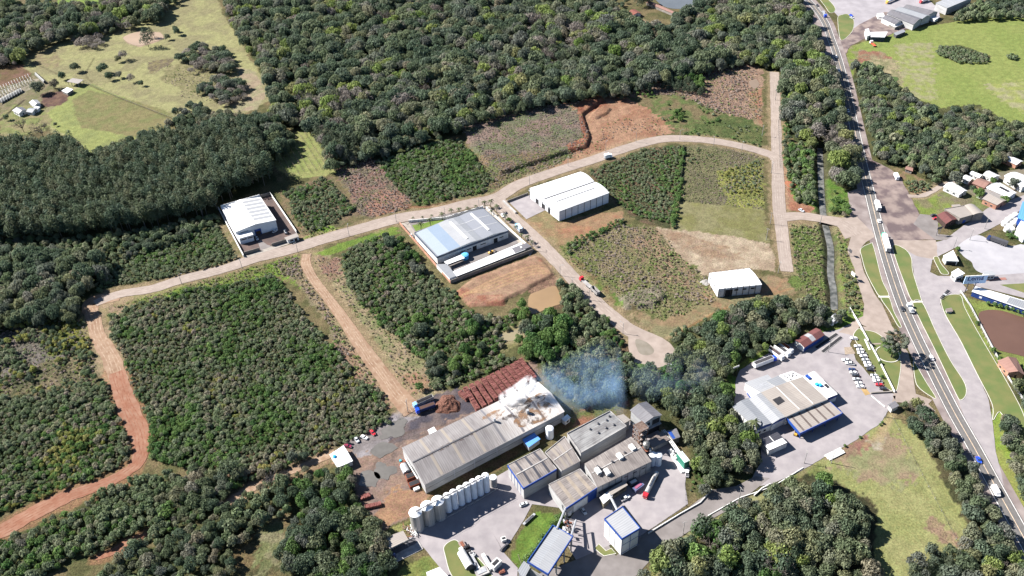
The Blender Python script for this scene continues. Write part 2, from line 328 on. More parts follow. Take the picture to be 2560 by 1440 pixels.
# ground paint lines: tracks and ruts (photo points, half width m, colour, strength)
PL = []
def pline(pts, w, c, s=.8): PL.append((smooth(WP(pts), 5), w, C(*c), s))
pline([(1000,512),(1060,516),(1100,508),(1180,498),(1290,470),(1400,425),(1500,392),(1560,370)],.5,(120,80,60))
pline([(940,540),(1010,520),(1100,515),(1200,492)],.4,(190,140,110))
for k in range(4): pline([(1150+k*8,745-k*3),(1230,705+k*8),(1320,672+k*7),(1375,668+k*6)],.35,(224,184,140),.5)
pline([(1250,1010),(1120,1060),(1020,1080),(960,1120),(930,1180)],.8,(130,112,104),.6)
pline([(1240,1020),(1110,1075),(1010,1100),(980,1150)],.8,(120,108,104),.5)
pline([(1740,700),(1780,740),(1830,770),(1760,790),(1660,850)],.8,(200,176,140),.5)
pline([(1700,830),(1800,775),(1900,745),(1980,720)],.7,(196,152,112),.6)
pline([(2225,1045),(2190,1090),(2160,1115)],1.2,(196,172,130),.6)
pline([(2240,1020),(2215,1070),(2200,1100)],1.5,(200,180,140),.6)
pline([(2330,250),(2300,190),(2240,130)],.5,(190,190,140),.5)
pline([(2345,245),(2310,180),(2260,120)],.5,(190,190,140),.5)
for k in range(9):
    u = k/8.0; pline([(1640+u*60,572+u*8),(1700+u*80,612+u*-2),(1760+u*100,640+u*8)],.3,(170,140,116),.5)
pline([(60,250),(0,300)],1.2,(60,52,44),.8)
pline([(220,212),(300,245),(400,285),(440,300)],.5,(120,110,80),.7)
pline([(235,145),(215,185),(230,205)],.5,(110,104,74),.7)
pline([(60,150),(100,165),(150,188)],.5,(120,110,84),.7)
# ---------------------------------------------------------------- terrain height
HZ = []   # (world polygon, height, edge width)
def mound(pts, h, ew): HZ.append((WP(pts), h, ew))
mound([(1148,325),(1300,272),(1440,258),(1500,240),(1512,250),(1460,290),(1478,345),(1470,370),(1400,390),(1250,440),(1200,400)], 2.6, 2.0)
mound([(1500,262),(1530,272),(1520,285),(1490,300),(1468,296)], 1.5, 1.5)
mound([(1545,742),(1640,712),(1672,742),(1640,768),(1560,778)], 2.0, 3)
mound([(1141,728),(1182,697),(1338,640),(1363,647),(1386,689),(1363,702),(1338,714),(1320,726),(1271,748),(1259,763),(1207,768),(1173,767),(1146,741)], 1.5, 1.6)
mound([(1300,1395),(1350,1290),(1420,1290),(1345,1410)], 1.0, 4)
def basez(x, y):
    x = np.asarray(x, float); y = np.asarray(y, float); h = np.zeros(x.shape)
    for poly, hh, ew in HZ:
        a = np.array(poly); m = (x > a[:, 0].min()) & (x < a[:, 0].max()) & (y > a[:, 1].min()) & (y < a[:, 1].max())
        if not m.any(): continue
        xs, ys = x[m], y[m]; ins = inpoly(xs, ys, poly); d = segdist(xs, ys, poly, True)
        t = np.clip(d/ew, 0, 1)*ins; h[m] = np.maximum(h[m], hh*t*t*(3-2*t))
    return h
PAVED = []; FLOORS = []   # world polygons with nothing growing in them
STREAM = smooth(WP([(2050,365),(2053,430),(2055,480),(2060,535),(2070,580),(2078,620),(2078,680),(2085,720),(2087,770)]), 6)
_ns = len(STREAM); _sb = MB().strip(STREAM, 9, 0); PAVED_STREAM = [_sb.v[i][:2] for i in range(_ns)]+[_sb.v[i][:2] for i in range(2*_ns-1, _ns-1, -1)]
def ground():
    def axis(lo, hi, st, far):
        a = list(np.arange(lo, hi+st, st)); s = st; v = a[-1]; out = []
        while v < far: s *= 1.5; v += s; out.append(v)
        s = st; v = a[0]; pre = []
        while v > -far: s *= 1.5; v -= s; pre.append(v)
        return np.array(pre[::-1]+a+out)
    xs = axis(-585, 570, 1.15, 9000); ys = axis(195, 985, 1.15, 9000)
    X, Y = np.meshgrid(xs, ys); nx, ny = len(xs), len(ys); x = X.ravel(); y = Y.ravel()
    col = np.zeros((len(x), 3)); ca = np.array(C(112, 112, 74)); cb = np.array(C(146, 132, 98))
    t = fbm(x/9, y/9)[:, None]; t = np.clip((t-.35)/.3, 0, 1); col[:] = ca*(1-t)+cb*t
    rgh = np.full(len(x), .7)
    jx = x+4.5*(fbm(x/7+50, y/7)-.5); jy = y+4.5*(fbm(x/7, y/7+90)-.5)
    kx = (fbm(x/2.2+50, y/2.2, 2)-.5); ky = (fbm(x/2.2, y/2.2+90, 2)-.5)
    for i, (poly, a, b, ps, wob, ro) in enumerate([(q, np.array(C(88, 98, 60)), np.array(C(112, 112, 76)), 6, 1.5, .8) for q in FLOORS]+Z):
        A = np.array(poly); m = (x > A[:, 0].min()-6) & (x < A[:, 0].max()+6) & (y > A[:, 1].min()-6) & (y < A[:, 1].max()+6)
        idx = np.nonzero(m)[0]; w = wob/1.5
        qx = x[idx]+(jx[idx]-x[idx])*w+kx[idx]*(2 if wob < 2 else 5)*w; qy = y[idx]+(jy[idx]-y[idx])*w+ky[idx]*(2 if wob < 2 else 5)*w
        ins = inpoly(qx, qy, poly); idx = idx[ins]
        t = fbm(x[idx]/ps+i*3.3, y[idx]/ps+i*7.7, 4); t = np.clip((t-.38)/.24, 0, 1)[:, None]
        col[idx] = np.array(a)*(1-t)+np.array(b)*t; rgh[idx] = ro
    for pts, w, c, s in PL:
        A = np.array(pts); idx = np.nonzero((x > A[:, 0].min()-4) & (x < A[:, 0].max()+4) & (y > A[:, 1].min()-4) & (y < A[:, 1].max()+4))[0]
        dd = segdist(x[idx], y[idx], pts)*(1+(.9*(fbm(x[idx]/3, y[idx]/3, 3)-.5) if w > 2 else 0)); t = (np.clip((w+1.2-dd)/1.8 if w > 2 else 1.6-dd/max(w, .7), 0, 1)*s)[:, None]
        col[idx] = col[idx]*(1-t)+np.array(c)*t
    z = basez(x, y)
    inn = (np.abs(x) < 560) & (y > 200) & (y < 980)
    bump = (fbm(x/3.5, y/3.5, 3)-.5)*1.1*rgh
    flat = np.ones(len(x))
    for p in PAVED:
        A = np.array(p); idx = np.nonzero((x > A[:, 0].min()-4) & (x < A[:, 0].max()+4) & (y > A[:, 1].min()-4) & (y < A[:, 1].max()+4))[0]
        if not len(idx): continue
        d = segdist(x[idx], y[idx], p, True); d[inpoly(x[idx], y[idx], p)] = 0
        flat[idx] = np.minimum(flat[idx], np.clip((d-1.6)/3, 0, 1))
    z = (z+np.where(inn, bump, 0))*flat+np.where(inn, -.12, 0)
    idx = np.nonzero((x > 150) & (x < 330) & (y > 380) & (y < 720))[0]
    d = segdist(x[idx], y[idx], STREAM); t = np.clip(1.5-d/3.4, 0, 1); z[idx] -= 2.2*t
    tt = np.clip(1.3-d/4.5, 0, 1)[:, None]; col[idx] = col[idx]*(1-tt)+np.array(C(96, 92, 74))*tt
    me = bpy.data.meshes.new('ground'); nv = nx*ny
    me.vertices.add(nv); me.vertices.foreach_set('co', np.stack([x, y, z], 1).ravel().astype(np.float32))
    i = np.arange(nx-1); j = np.arange(ny-1); I, J = np.meshgrid(i, j); a = (J*nx+I).ravel()
    f = np.stack([a, a+1, a+nx+1, a+nx], 1).astype(np.int32); nf = len(f)
    me.loops.add(nf*4); me.loops.foreach_set('vertex_index', f.ravel()); me.polygons.add(nf)
    me.polygons.foreach_set('loop_start', np.arange(nf, dtype=np.int32)*4); me.polygons.foreach_set('loop_total', np.full(nf, 4, np.int32))
    me.polygons.foreach_set('use_smooth', np.ones(nf, bool)); me.update(calc_edges=True)
    at = me.color_attributes.new('cover', 'FLOAT_COLOR', 'POINT'); at.data.foreach_set('color', np.concatenate([col, rgh[:, None]], 1).ravel().astype(np.float32))
    m = bpy.data.materials.new('land_cover'); m.use_nodes = True; n = m.node_tree.nodes; l = m.node_tree.links; b = n['Principled BSDF']
    b.inputs['Roughness'].default_value = 1; b.inputs['Specular IOR Level'].default_value = .1
    ge = n.new('ShaderNodeNewGeometry'); av = n.new('ShaderNodeVertexColor'); av.layer_name = 'cover'
    def noise(sc, de, rou=.6):
        k = n.new('ShaderNodeTexNoise'); k.inputs['Scale'].default_value = sc; k.inputs['Detail'].default_value = de; k.inputs['Roughness'].default_value = rou
        l.new(ge.outputs['Position'], k.inputs['Vector']); return k
    def mr(src, a0, a1, b0, b1):
        k = n.new('ShaderNodeMapRange'); l.new(src, k.inputs[0])
        for q, vv in zip((1, 2, 3, 4), (a0, a1, b0, b1)): k.inputs[q].default_value = vv
        return k.outputs[0]
    def mul(c, f):
        k = n.new('ShaderNodeVectorMath'); k.operation = 'SCALE'; l.new(c, k.inputs[0]); l.new(f, k.inputs['Scale']); return k.outputs[0]
    fine = noise(1.1, 5, .7); mid = noise(.22, 4)
    amp = n.new('ShaderNodeMath'); amp.operation = 'MULTIPLY_ADD'; l.new(av.outputs['Alpha'], amp.inputs[0]); amp.inputs[1].default_value = 1.5; amp.inputs[2].default_value = .45
    f1 = mr(fine.outputs[0], .25, .75, -.5, .5); mm = n.new('ShaderNodeMath'); mm.operation = 'MULTIPLY'; l.new(f1, mm.inputs[0]); l.new(amp.outputs[0], mm.inputs[1])
    ad = n.new('ShaderNodeMath'); ad.operation = 'ADD'; l.new(mm.outputs[0], ad.inputs[0]); ad.inputs[1].default_value = 1; 
    mx = n.new('ShaderNodeMath'); mx.operation = 'MAXIMUM'; l.new(ad.outputs[0], mx.inputs[0]); mx.inputs[1].default_value = .3
    c1 = mul(av.outputs['Color'], mx.outputs[0]); c2 = mul(c1, mr(mid.outputs[0], .3, .7, .8, 1.18))
    # drier, yellower and greener patches
    hue = n.new('ShaderNodeHueSaturation'); hn = noise(.6, 3); l.new(c2, hue.inputs['Color']); l.new(mr(hn.outputs[0], .3, .7, .482, .518), hue.inputs['Hue'])
    l.new(hue.outputs[0], b.inputs['Base Color'])
    bu = n.new('ShaderNodeBump'); bu.inputs['Distance'].default_value = .6; l.new(mr(av.outputs['Alpha'], 0, 1, .15, 1), bu.inputs['Strength']); l.new(fine.outputs[0], bu.inputs['Height']); l.new(bu.outputs[0], b.inputs['Normal'])
    me.materials.append(m); o = bpy.data.objects.new('ground', me); SC.collection.objects.link(o); tag(o, kind='structure')
    return o
# ---------------------------------------------------------------- paved surfaces
M_CONC = mat('road_concrete', C(222,204,192), C(202,184,172), rough=.9, scale=5, bump=.1, detail=7)
M_CLAY = mat('dirt_road', C(216,184,156), C(188,150,122), rough=1, scale=5, bump=.3, detail=7)
M_RED = mat('red_dirt_road', C(206,160,134), C(186,124,96), rough=1, scale=5, bump=.5, detail=7)
M_YARD = mat('gravel_yard', C(220,212,214), C(202,194,198), rough=.95, scale=5, bump=.2, detail=8)
M_YARDL = mat('pale_yard', C(226,220,226), C(206,200,206), rough=.95, scale=9, bump=.2, detail=8)
M_ASPH = mat('worn_asphalt', C(186,178,176), C(164,156,154), rough=.9, scale=6, bump=.1, detail=8)
M_HWY = mat('highway_asphalt', C(168,164,162), C(150,146,146), rough=.85, scale=3, streak=(1,1,1), detail=8)
M_SHO = mat('dusty_shoulder', C(214,200,196), C(160,144,142), rough=.95, scale=12, detail=9, bump=.2)
M_DARKSH = mat('stained_gravel', C(198,178,170), C(138,120,122), rough=.95, scale=9, detail=10, bump=.2, contrast=(.4,.6))
M_KERB = mat('kerb_paint', (.42,.41,.37), rough=.7, scale=2, amt=.15)
M_LINE = mat('road_paint_white', (.62,.6,.58), rough=.6, scale=1.5, amt=.3)
M_LINEY = mat('road_paint_yellow', (.62,.47,.32), rough=.6, scale=1.5, amt=.3)
M_LAWN = mat('mown_grass', C(128,150,84), C(158,158,98), rough=1, scale=9, bump=.4, detail=9)
def rough_edge(poly, j=.5, st=3.0):
    out = []; n = len(poly)
    for i in range(n):
        a = np.array(poly[i][:2]); b = np.array(poly[(i+1) % n][:2]); L = np.linalg.norm(b-a); k = max(1, int(L/st))
        for q in range(k):
            p = a+(b-a)*q/k; o = float(fbm(np.array([p[0]/4.]), np.array([p[1]/4.]), 2)[0]-.5)*2*j
            t = (b-a)/(L+1e-9); out.append(p+np.array([-t[1], t[0]])*o)
    return out
def yard(name, pts, m, z=.03, j=.3, sm=False, grow=True):
    w = WP(pts)
    if sm: w = smooth(w, 5, True)
    if j: w = rough_edge(w, j)
    if grow: PAVED.append(w)
    return tag(MB().sheet(w, z).build(name, m), kind='structure')
def road(name, pts, w, m, z=.05, j=.4, n=8):
    c = smooth(WP(pts), n); c2 = [c[0]]
    for q in c[1:]:
        if np.linalg.norm(q-c2[-1]) > 1.5: c2.append(q)
    c = c2; ww = [(w if not hasattr(w, '__len__') else np.interp(i/(len(c)-1), np.linspace(0, 1, len(w)), w))+j*2*(float(fbm(np.array([p[0]/3.]), np.array([p[1]/3.]), 3)[0])-.5)*2 for i, p in enumerate(c)]
    PL.append((c, w/2+2.2 if not hasattr(w, '__len__') else max(w)/2+2.0, C(196, 172, 140) if m is not M_RED else C(190, 140, 110), .55))
    mb = MB().strip(c, ww, z); n_ = len(c); PAVED.append([mb.v[i][:2] for i in range(n_)]+[mb.v[i][:2] for i in range(2*n_-1, n_-1, -1)])
    o = tag(mb.build(name, m), kind='structure'); rt = MB(); wm = w if not hasattr(w, '__len__') else sum(w)/len(w)
    for k, of in enumerate((-wm*.27, -wm*.08, wm*.12, wm*.3)): rt.strip([q+np.array([1, 1])*(float(fbm(np.array([q[0]/9.+k]), np.array([q[1]/9.]), 2)[0])-.5)*1.2 for q in c], .55, z+.006, off=of)
    tag(rt.build('wheel_track', M_RUTR if m is M_RED else (M_RUTD if m is M_CLAY else M_RUT)), kind='structure'); return o
M_RUT = mat('worn_track', C(236,220,208), C(206,188,176), rough=.95, scale=3, detail=8); M_RUTD = mat('dirt_track', C(236,208,182), C(196,160,130), rough=1, scale=2, detail=8); M_RUTR = mat('red_rut', C(176,112,86), C(206,150,122), rough=1, scale=2, detail=8)
# highway
HW = [(1985,-60),(2012,-10),(2038,20),(2062,55),(2077,95),(2093,140),(2107,190),(2122,255),(2138,330),(2156,410),(2176,490),(2197,575),(2221,660),(2253,755),(2292,845),(2334,930),(2385,1030),(2436,1120),(2485,1210),(2535,1300),(2590,1400),(2640,1490)]
HWW = smooth(WP(HW), 8)
SHL = tag(MB().strip(HWW, 15.5, .035).build('highway_shoulder', M_SHO), kind='structure')
tag(MB().strip(HWW, 8.0, .075).build('highway', M_HWY), kind='structure')
mk = MB()
for of in (-2.6, -1.0, 1.0, 2.6): mk.strip(HWW, .8, .082, off=of)
tag(mk.build('wheel_track', mat('tyre_darkened_asphalt', C(156,154,150), C(140,138,138), rough=.8, scale=2, detail=8)), kind='structure')
mk = MB(); mk.strip(HWW, .28, .095, off=3.35); mk.strip(HWW, .28, .095, off=-3.35); tag(mk.build('highway_edge_lines', M_LINE), kind='structure')
mk = MB(); mk.strip(HWW, .22, .095); tag(mk.build('highway_centre_line', M_LINEY), kind='structure')
_n = len(HWW); _mb = MB().strip(HWW, 16, 0); PAVED.append([_mb.v[i][:2] for i in range(_n)]+[_mb.v[i][:2] for i in range(2*_n-1, _n-1, -1)])
# wide dusty verges beside the highway
yard('gravel_verge', [(2040,100),(2062,150),(2075,185),(2092,215),(2110,280),(2140,420),(2150,470),(2120,480),(2125,540),(2118,562),(2128,590),(2118,628),(2165,600),(2200,600),(2180,520),(2140,350),(2100,190),(2075,110),(2060,60),(2030,20),(2005,0),(1990,20),(2030,70)], M_SHO, .02, .6)
yard('stained_verge', [(2120,250),(2145,330),(2180,400),(2230,425),(2255,450),(2290,520),(2330,590),(2340,600),(2235,600),(2200,540),(2160,420),(2130,300)], M_DARKSH, .045, .8)
yard('truck_stop', [(2075,20),(2100,45),(2115,80),(2120,110),(2100,150),(2085,100),(2105,90),(2160,85),(2200,98),(2230,72),(2300,60),(2350,45),(2345,20),(2300,-20),(2060,-30)], M_YARDL, .025, .5)
yard('truck_stop_dirt', [(2100,95),(2150,60),(2210,30),(2330,30),(2340,50),(2300,62),(2240,80),(2200,98),(2160,98),(2125,115),(2112,140)], M_DARKSH, .028, .5)
yard('left_service_road', [(2118,628),(2128,590),(2118,562),(2095,545),(2140,540),(2190,590),(2165,605),(2152,620),(2150,640),(2160,680),(2190,740),(2205,760),(2230,815),(2245,835),(2200,830),(2150,810),(2140,840),(2095,830),(2140,800),(2158,790),(2160,760),(2148,720),(2135,670)], M_CONC, .04, .3)
yard('right_service_road', [(2250,600),(2340,605),(2360,600),(2470,520),(2540,495),(2580,480),(2580,505),(2500,560),(2440,590),(2395,615),(2330,650),(2325,680),(2345,690),(2390,690),(2420,725),(2400,735),(2362,740),(2350,760),(2365,790),(2420,880),(2450,950),(2472,1000),(2482,1060),(2490,1130),(2500,1170),(2520,1260),(2450,1150),(2395,1000),(2350,880),(2310,790),(2290,720),(2280,650),(2265,625)], M_YARD, .04, .3)
yard('gravel_fan', [(2210,600),(2340,600),(2345,650),(2290,640),(2260,622)], M_CONC, .043, .5)
yard('car_park', [(2283,560),(2300,535),(2345,540),(2345,585),(2385,590),(2365,600),(2340,600)], M_ASPH, .05, .2)
yard('lower_service_road', [(2240,975),(2232,990),(2290,985),(2330,1000),(2320,1010),(2260,1000),(2238,1000)], M_CONC, .044, .2)
yard('gate_loop_road', [(2148,815),(2190,820),(2225,840),(2245,850),(2270,880),(2282,930),(2290,990),(2320,1010),(2340,1030),(2300,1010),(2230,1005),(2240,960),(2250,900),(2240,870),(2215,860),(2170,835)], M_CONC, .042, .2)
yard('haulage_yard', [(1840,950),(1850,925),(1890,900),(1960,865),(2000,850),(2060,830),(2090,825),(2150,800),(2140,830),(2125,860),(2140,900),(2210,980),(2240,985),(2232,1010),(2200,1060),(2140,1100),(2050,1150),(1990,1185),(1925,1210),(1900,1215),(1880,1195),(1905,1150),(1900,1110),(1850,1070),(1835,1010)], M_YARD, .03, .4)
yard('plant_road', [(1925,1195),(1900,1215),(1830,1270),(1720,1330),(1640,1385),(1590,1440),(1420,1480),(1290,1480),(1290,1440),(1330,1440),(1440,1400),(1520,1360),(1540,1390),(1600,1340),(1720,1270),(1780,1225),(1840,1215),(1890,1190)], M_ASPH, .032, .2)
yard('plant_yard', [(1270,1175),(1235,1195),(1045,1325),(1020,1345),(1060,1370),(1112,1370),(1140,1352),(1230,1330),(1260,1380),(1310,1300),(1330,1260),(1400,1270),(1440,1275),(1400,1330),(1440,1400),(1530,1360),(1600,1340),(1720,1260),(1712,1215),(1720,1150),(1690,1120),(1650,1080),(1600,1040),(1560,1060),(1380,1180),(1320,1240)], M_YARD, .036, .2)
yard('scrap_yard', [(1060,1370),(1112,1370),(1140,1352),(1230,1330),(1260,1382),(1295,1420),(1290,1480),(1120,1480),(1100,1420)], M_YARD, .034, .2)
yard('haul_yard_patch', [(1330,820),(1331,820),(1331,821)], M_YARD, .02, 0) if False else None
# lot roads
road('lot_road', [(1936,180),(1938,240),(1940,310),(1942,380),(1945,450),(1948,520),(1955,580),(1962,640),(1968,682)], [8,8,8,8,9,9,8.5,8,8], M_CONC, .05)
road('lot_link_road', [(1945,545),(2000,540),(2060,548),(2110,560),(2150,590)], [10,9,9,12,22], M_CONC, .055)
road('lot_loop_road', [(238,758),(300,735),(380,722),(450,700),(560,672),(640,645),(720,625),(800,600),(900,572),(1000,545),(1080,532),(1170,510),(1240,495),(1300,460),(1400,425),(1480,400),(1560,372),(1640,350),(1700,346),(1780,352),(1860,367),(1925,386),(1942,400)], [7,8,9,9,10,11,11,11,11,11.5,11,10,10,10,10,9,9,9], M_CONC, .06)
road('lot_side_road', [(1240,500),(1280,545),(1340,600),(1400,660),(1450,715),(1500,765),(1560,815),(1610,850)], [13,11,11,10,10,10,10,10], M_CONC, .052)
yard('turning_circle', [(1560,805),(1610,825),(1665,850),(1690,880),(1682,905),(1650,918),(1610,918),(1582,900),(1572,870),(1570,840)], M_CONC, .064, .4, True)
yard('turning_circle_island', [(1590,848),(1615,855),(1634,872),(1628,886),(1604,886),(1592,870)], mat('turning_gravel', C(190,180,166), C(176,166,150), rough=1, scale=4), .08, .3, True, False)
road('lot_dirt_road', [(768,634),(765,660),(785,700),(820,745),(860,800),(900,860),(940,915),(985,975),(1015,1010),(1035,1030)], [6,7,6,6,7,8,9,9.5,11,12], M_CLAY, .048)
road('lot_dirt_bend', [(300,740),(240,752),(225,765),(235,800),(245,840),(275,890),(290,930),(300,955)], [9,11,9,8,9,10,10,10], M_CLAY, .046, .8)
road('red_track', [(292,930),(306,980),(325,1030),(346,1078),(352,1120),(342,1158),(300,1190),(230,1220),(160,1245),(80,1285),(0,1330),(-60,1350)], [9,10,11,11,9,7,6,7,9,9,9,9], M_RED, .058, .8)
road('yard_track', [(838,1132),(780,1156),(720,1181),(660,1206),(600,1236),(560,1262)], 4.5, M_CLAY, .05)
road('red_spur', [(240,1395),(280,1380),(330,1350),(370,1335)], [3,4,4,2], M_RED, .03, .6)
road('farm_track', [(1710,40),(1722,20),(1745,10),(1748,-30)], 4, M_CONC, .05)
road('farm_drive', [(1560,35),(1590,45),(1620,60),(1630,90)], 3, M_CLAY, .05)
road('village_lane', [(2270,490),(2310,488),(2360,462),(2420,440)], 4, M_CONC, .05)
yard('village_yard', [(2400,470),(2440,440),(2560,420),(2580,500),(2540,490),(2470,505)], mat('village_ground', C(176,160,144), C(140,140,110), rough=1, scale=6), .02, .5)
# lots around the buildings
yard('left_lot', [(556,535),(575,530),(676,487),(742,583),(640,630),(607,637)], mat('dark_gravel', C(150,126,118), C(118,104,102), rough=1, scale=6, detail=8), .04, .1)
yard('left_lot_ramp', [(652,600),(668,612),(682,616),(652,626),(645,606)], M_ASPH, .06, 0)
yard('left_lot_apron', [(610,640),(652,626),(682,616),(745,598),(742,604),(612,646)], mat('apron', C(232,222,210), rough=.9), .07, 0)
yard('middle_lot', [(1003,558),(1030,552),(1208,518),(1245,545),(1330,618),(1126,700)], M_ASPH, .04, 0)
yard('middle_lot_paving', [(1205,516),(1222,514),(1290,585),(1335,625),(1325,640),(1290,600),(1240,560)], mat('pale_paving', C(240,228,214), rough=.9), .07, 0)
yard('middle_lot_lane', [(1003,558),(1022,556),(1040,584),(1055,605),(1042,612)], mat('pale_paving', C(240,228,214)), .08, 0)
yard('middle_lot_lawn', [(1030,563),(1060,558),(1110,546),(1120,552),(1075,566),(1040,578)], mat('bright_lawn', C(130,164,64), C(150,176,84), rough=1, scale=4), .06, .3, False, False)
yard('upper_lot', [(1270,503),(1300,492),(1325,486),(1370,522),(1316,548)], M_YARD, .04, .1)
# grass islands with painted kerbs
def island(name, pts, sm=True, kerb=True, m=None):
    w = WP(pts); w = smooth(w, 5, True) if sm else w
    PAVED.append(w); tag(MB().sheet(w, .12).build(name, m or M_LAWN), kind='structure')
    if kerb:
        k = MB().strip(list(w)+[w[0]], .26, .0, h=.17); tag(k.build('kerb', M_KERB), kind='structure')
ISL = [('grass_island', [(2152,622),(2178,608),(2182,612),(2190,640),(2205,700),(2222,738),(2200,741),(2185,720),(2165,680),(2155,645)]),
 ('grass_island', [(2202,745),(2222,744),(2235,780),(2253,815),(2245,815),(2225,780)]),
 ('grass_island', [(2232,613),(2262,623),(2278,645),(2282,680),(2302,745),(2302,752),(2280,752),(2262,710),(2240,650)]),
 ('grass_island', [(2282,757),(2305,756),(2340,830),(2375,900),(2410,955),(2415,985),(2402,1000),(2390,985),(2340,880),(2300,800)]),
 ('grass_island', [(2283,905),(2292,915),(2315,955),(2340,995),(2325,990),(2298,970),(2288,950)]),
 ('grass_island', [(2162,826),(2190,832),(2215,850),(2240,870),(2252,905),(2248,945),(2240,978),(2225,955),(2190,880),(2160,835)]),
 ('grass_island', [(2136,832),(2150,822),(2170,850),(2200,905),(2232,975),(2200,955),(2175,905),(2150,870),(2135,845)]),
 ('grass_island', [(2095,42),(2105,37),(2120,36),(2134,50),(2132,75),(2115,95),(2102,100),(2097,80),(2095,60)]),
 ('grass_island', [(2045,-10),(2062,-8),(2085,15),(2087,28),(2075,32),(2062,15)]),
 ('grass_island', [(2334,645),(2345,643),(2353,660),(2372,684),(2355,685),(2345,670)]),
 ('grass_island', [(2352,752),(2362,740),(2400,738),(2412,770),(2450,840),(2520,960),(2560,1040),(2570,1100),(2530,1080),(2500,1030),(2482,1050),(2480,1010),(2440,930),(2400,850),(2365,790)]),
 ('grass_island', [(1113,1363),(1138,1350),(1160,1370),(1200,1400),(1230,1450),(1140,1450),(1112,1385)])]
for nm, p in ISL: island(nm, p, kerb=(nm != '' ))
island('grass_island', [(1486,1371),(1497,1360),(1515,1377),(1528,1371),(1540,1384),(1510,1390),(1500,1383)], False)
# ponds and stream
def water(name, pts, col, z=.05, sm=True, rough=.15, rim=None):
    w = WP(pts); w = smooth(w, 5, True) if sm else w
    m = mat(name+'_surface', col, tuple(c*.88 for c in col), rough=rough, scale=14, spec=.5); PAVED.append(w)
    tag(MB().sheet(w, z).build(name, m), kind='structure')
water('muddy_pond', [(1323,740),(1345,728),(1381,715),(1394,722),(1403,755),(1385,765),(1366,772),(1337,784),(1322,777)], C(204,168,124), .02, rough=.5)
water('muddy_pool', [(1248,838),(1285,826),(1305,830),(1300,848),(1262,852)], C(196,182,146), .02, rough=.5)
water('brown_pond', [(2446,790),(2462,776),(2500,776),(2540,788),(2590,810),(2620,880),(2600,900),(2540,886),(2490,872),(2462,840)], C(146,112,96), .04, rough=.3)
water('farm_pond', [(1625,-30),(1640,0),(1665,18),(1700,22),(1728,15),(1742,2),(1740,-40)], C(150,156,160), .04, rough=.3)
water('farm_pool', [(310,92),(345,80),(398,82),(408,96),(385,104),(348,114),(320,106)], C(222,190,160), .02, rough=.6)
water('upper_pool', [(1872,205),(1890,198),(1898,212),(1885,222)], C(196,172,150), .02, rough=.5)
water('duckweed_pond', [(2218,192),(2240,192),(2246,198),(2235,206),(2222,202)], C(104,134,54), .03, rough=.6)
_s = MB().strip(STREAM, 4.2, -1.75); tag(_s.build('stream', mat('stream_surface', C(176,176,172), C(100,104,100), rough=.35, scale=3, bump=.4, detail=8)), kind='structure')
_p = mat('puddle', C(160,156,150), C(150,146,140), rough=.12, spec=.5)
for p in ([(900,1190),(925,1180),(945,1200),(935,1218),(905,1212)],[(948,1162),(975,1160),(985,1180),(965,1198),(948,1185)],[(955,1080),(1000,1050),(1020,1062),(1000,1085),(965,1098)],[(930,1130),(960,1110),(990,1110),(1000,1125),(960,1140)]):
    tag(MB().sheet(rough_edge(rough_edge(smooth(WP(p), 5, True), 3.2, 1.2), 1.0, .6), .012).build('puddle', _p), kind='structure')
# ---------------------------------------------------------------- foliage prototypes
def leafmat(name, cols, rough=.75):
    m = bpy.data.materials.new(name); m.use_nodes = True; n = m.node_tree.nodes; l = m.node_tree.links; b = n['Principled BSDF']
    b.inputs['Roughness'].default_value = rough; b.inputs['Specular IOR Level'].default_value = .25
    oi = n.new('ShaderNodeObjectInfo'); cr = n.new('ShaderNodeValToRGB'); l.new(oi.outputs['Random'], cr.inputs[0]); e = cr.color_ramp.elements
    while len(e) < len(cols): e.new(.5)
    for i, c in enumerate(cols): e[i].position = i/(len(cols)-1)*.96+.02; e[i].color = (*c, 1)
    at = n.new('ShaderNodeAttribute'); at.attribute_name = 'leaf'; at.attribute_type = 'GEOMETRY'
    mr = n.new('ShaderNodeMapRange'); l.new(at.outputs['Fac'], mr.inputs[0]); mr.inputs[3].default_value = .66; mr.inputs[4].default_value = 1.34
    vm = n.new('ShaderNodeVectorMath'); vm.operation = 'SCALE'; l.new(cr.outputs[0], vm.inputs[0]); l.new(mr.outputs[0], vm.inputs['Scale']); l.new(vm.outputs[0], b.inputs['Base Color'])
    tr = n.new('ShaderNodeBsdfTranslucent'); l.new(vm.outputs[0], tr.inputs[0]); ms = n.new('ShaderNodeMixShader'); ms.inputs[0].default_value = .42; l.new(b.outputs[0], ms.inputs[1]); l.new(tr.outputs[0], ms.inputs[2]); l.new(ms.outputs[0], n['Material Output'].inputs[0])
    return m
GS = lambda r, g, b: C(r, g, b+6, 1.22)
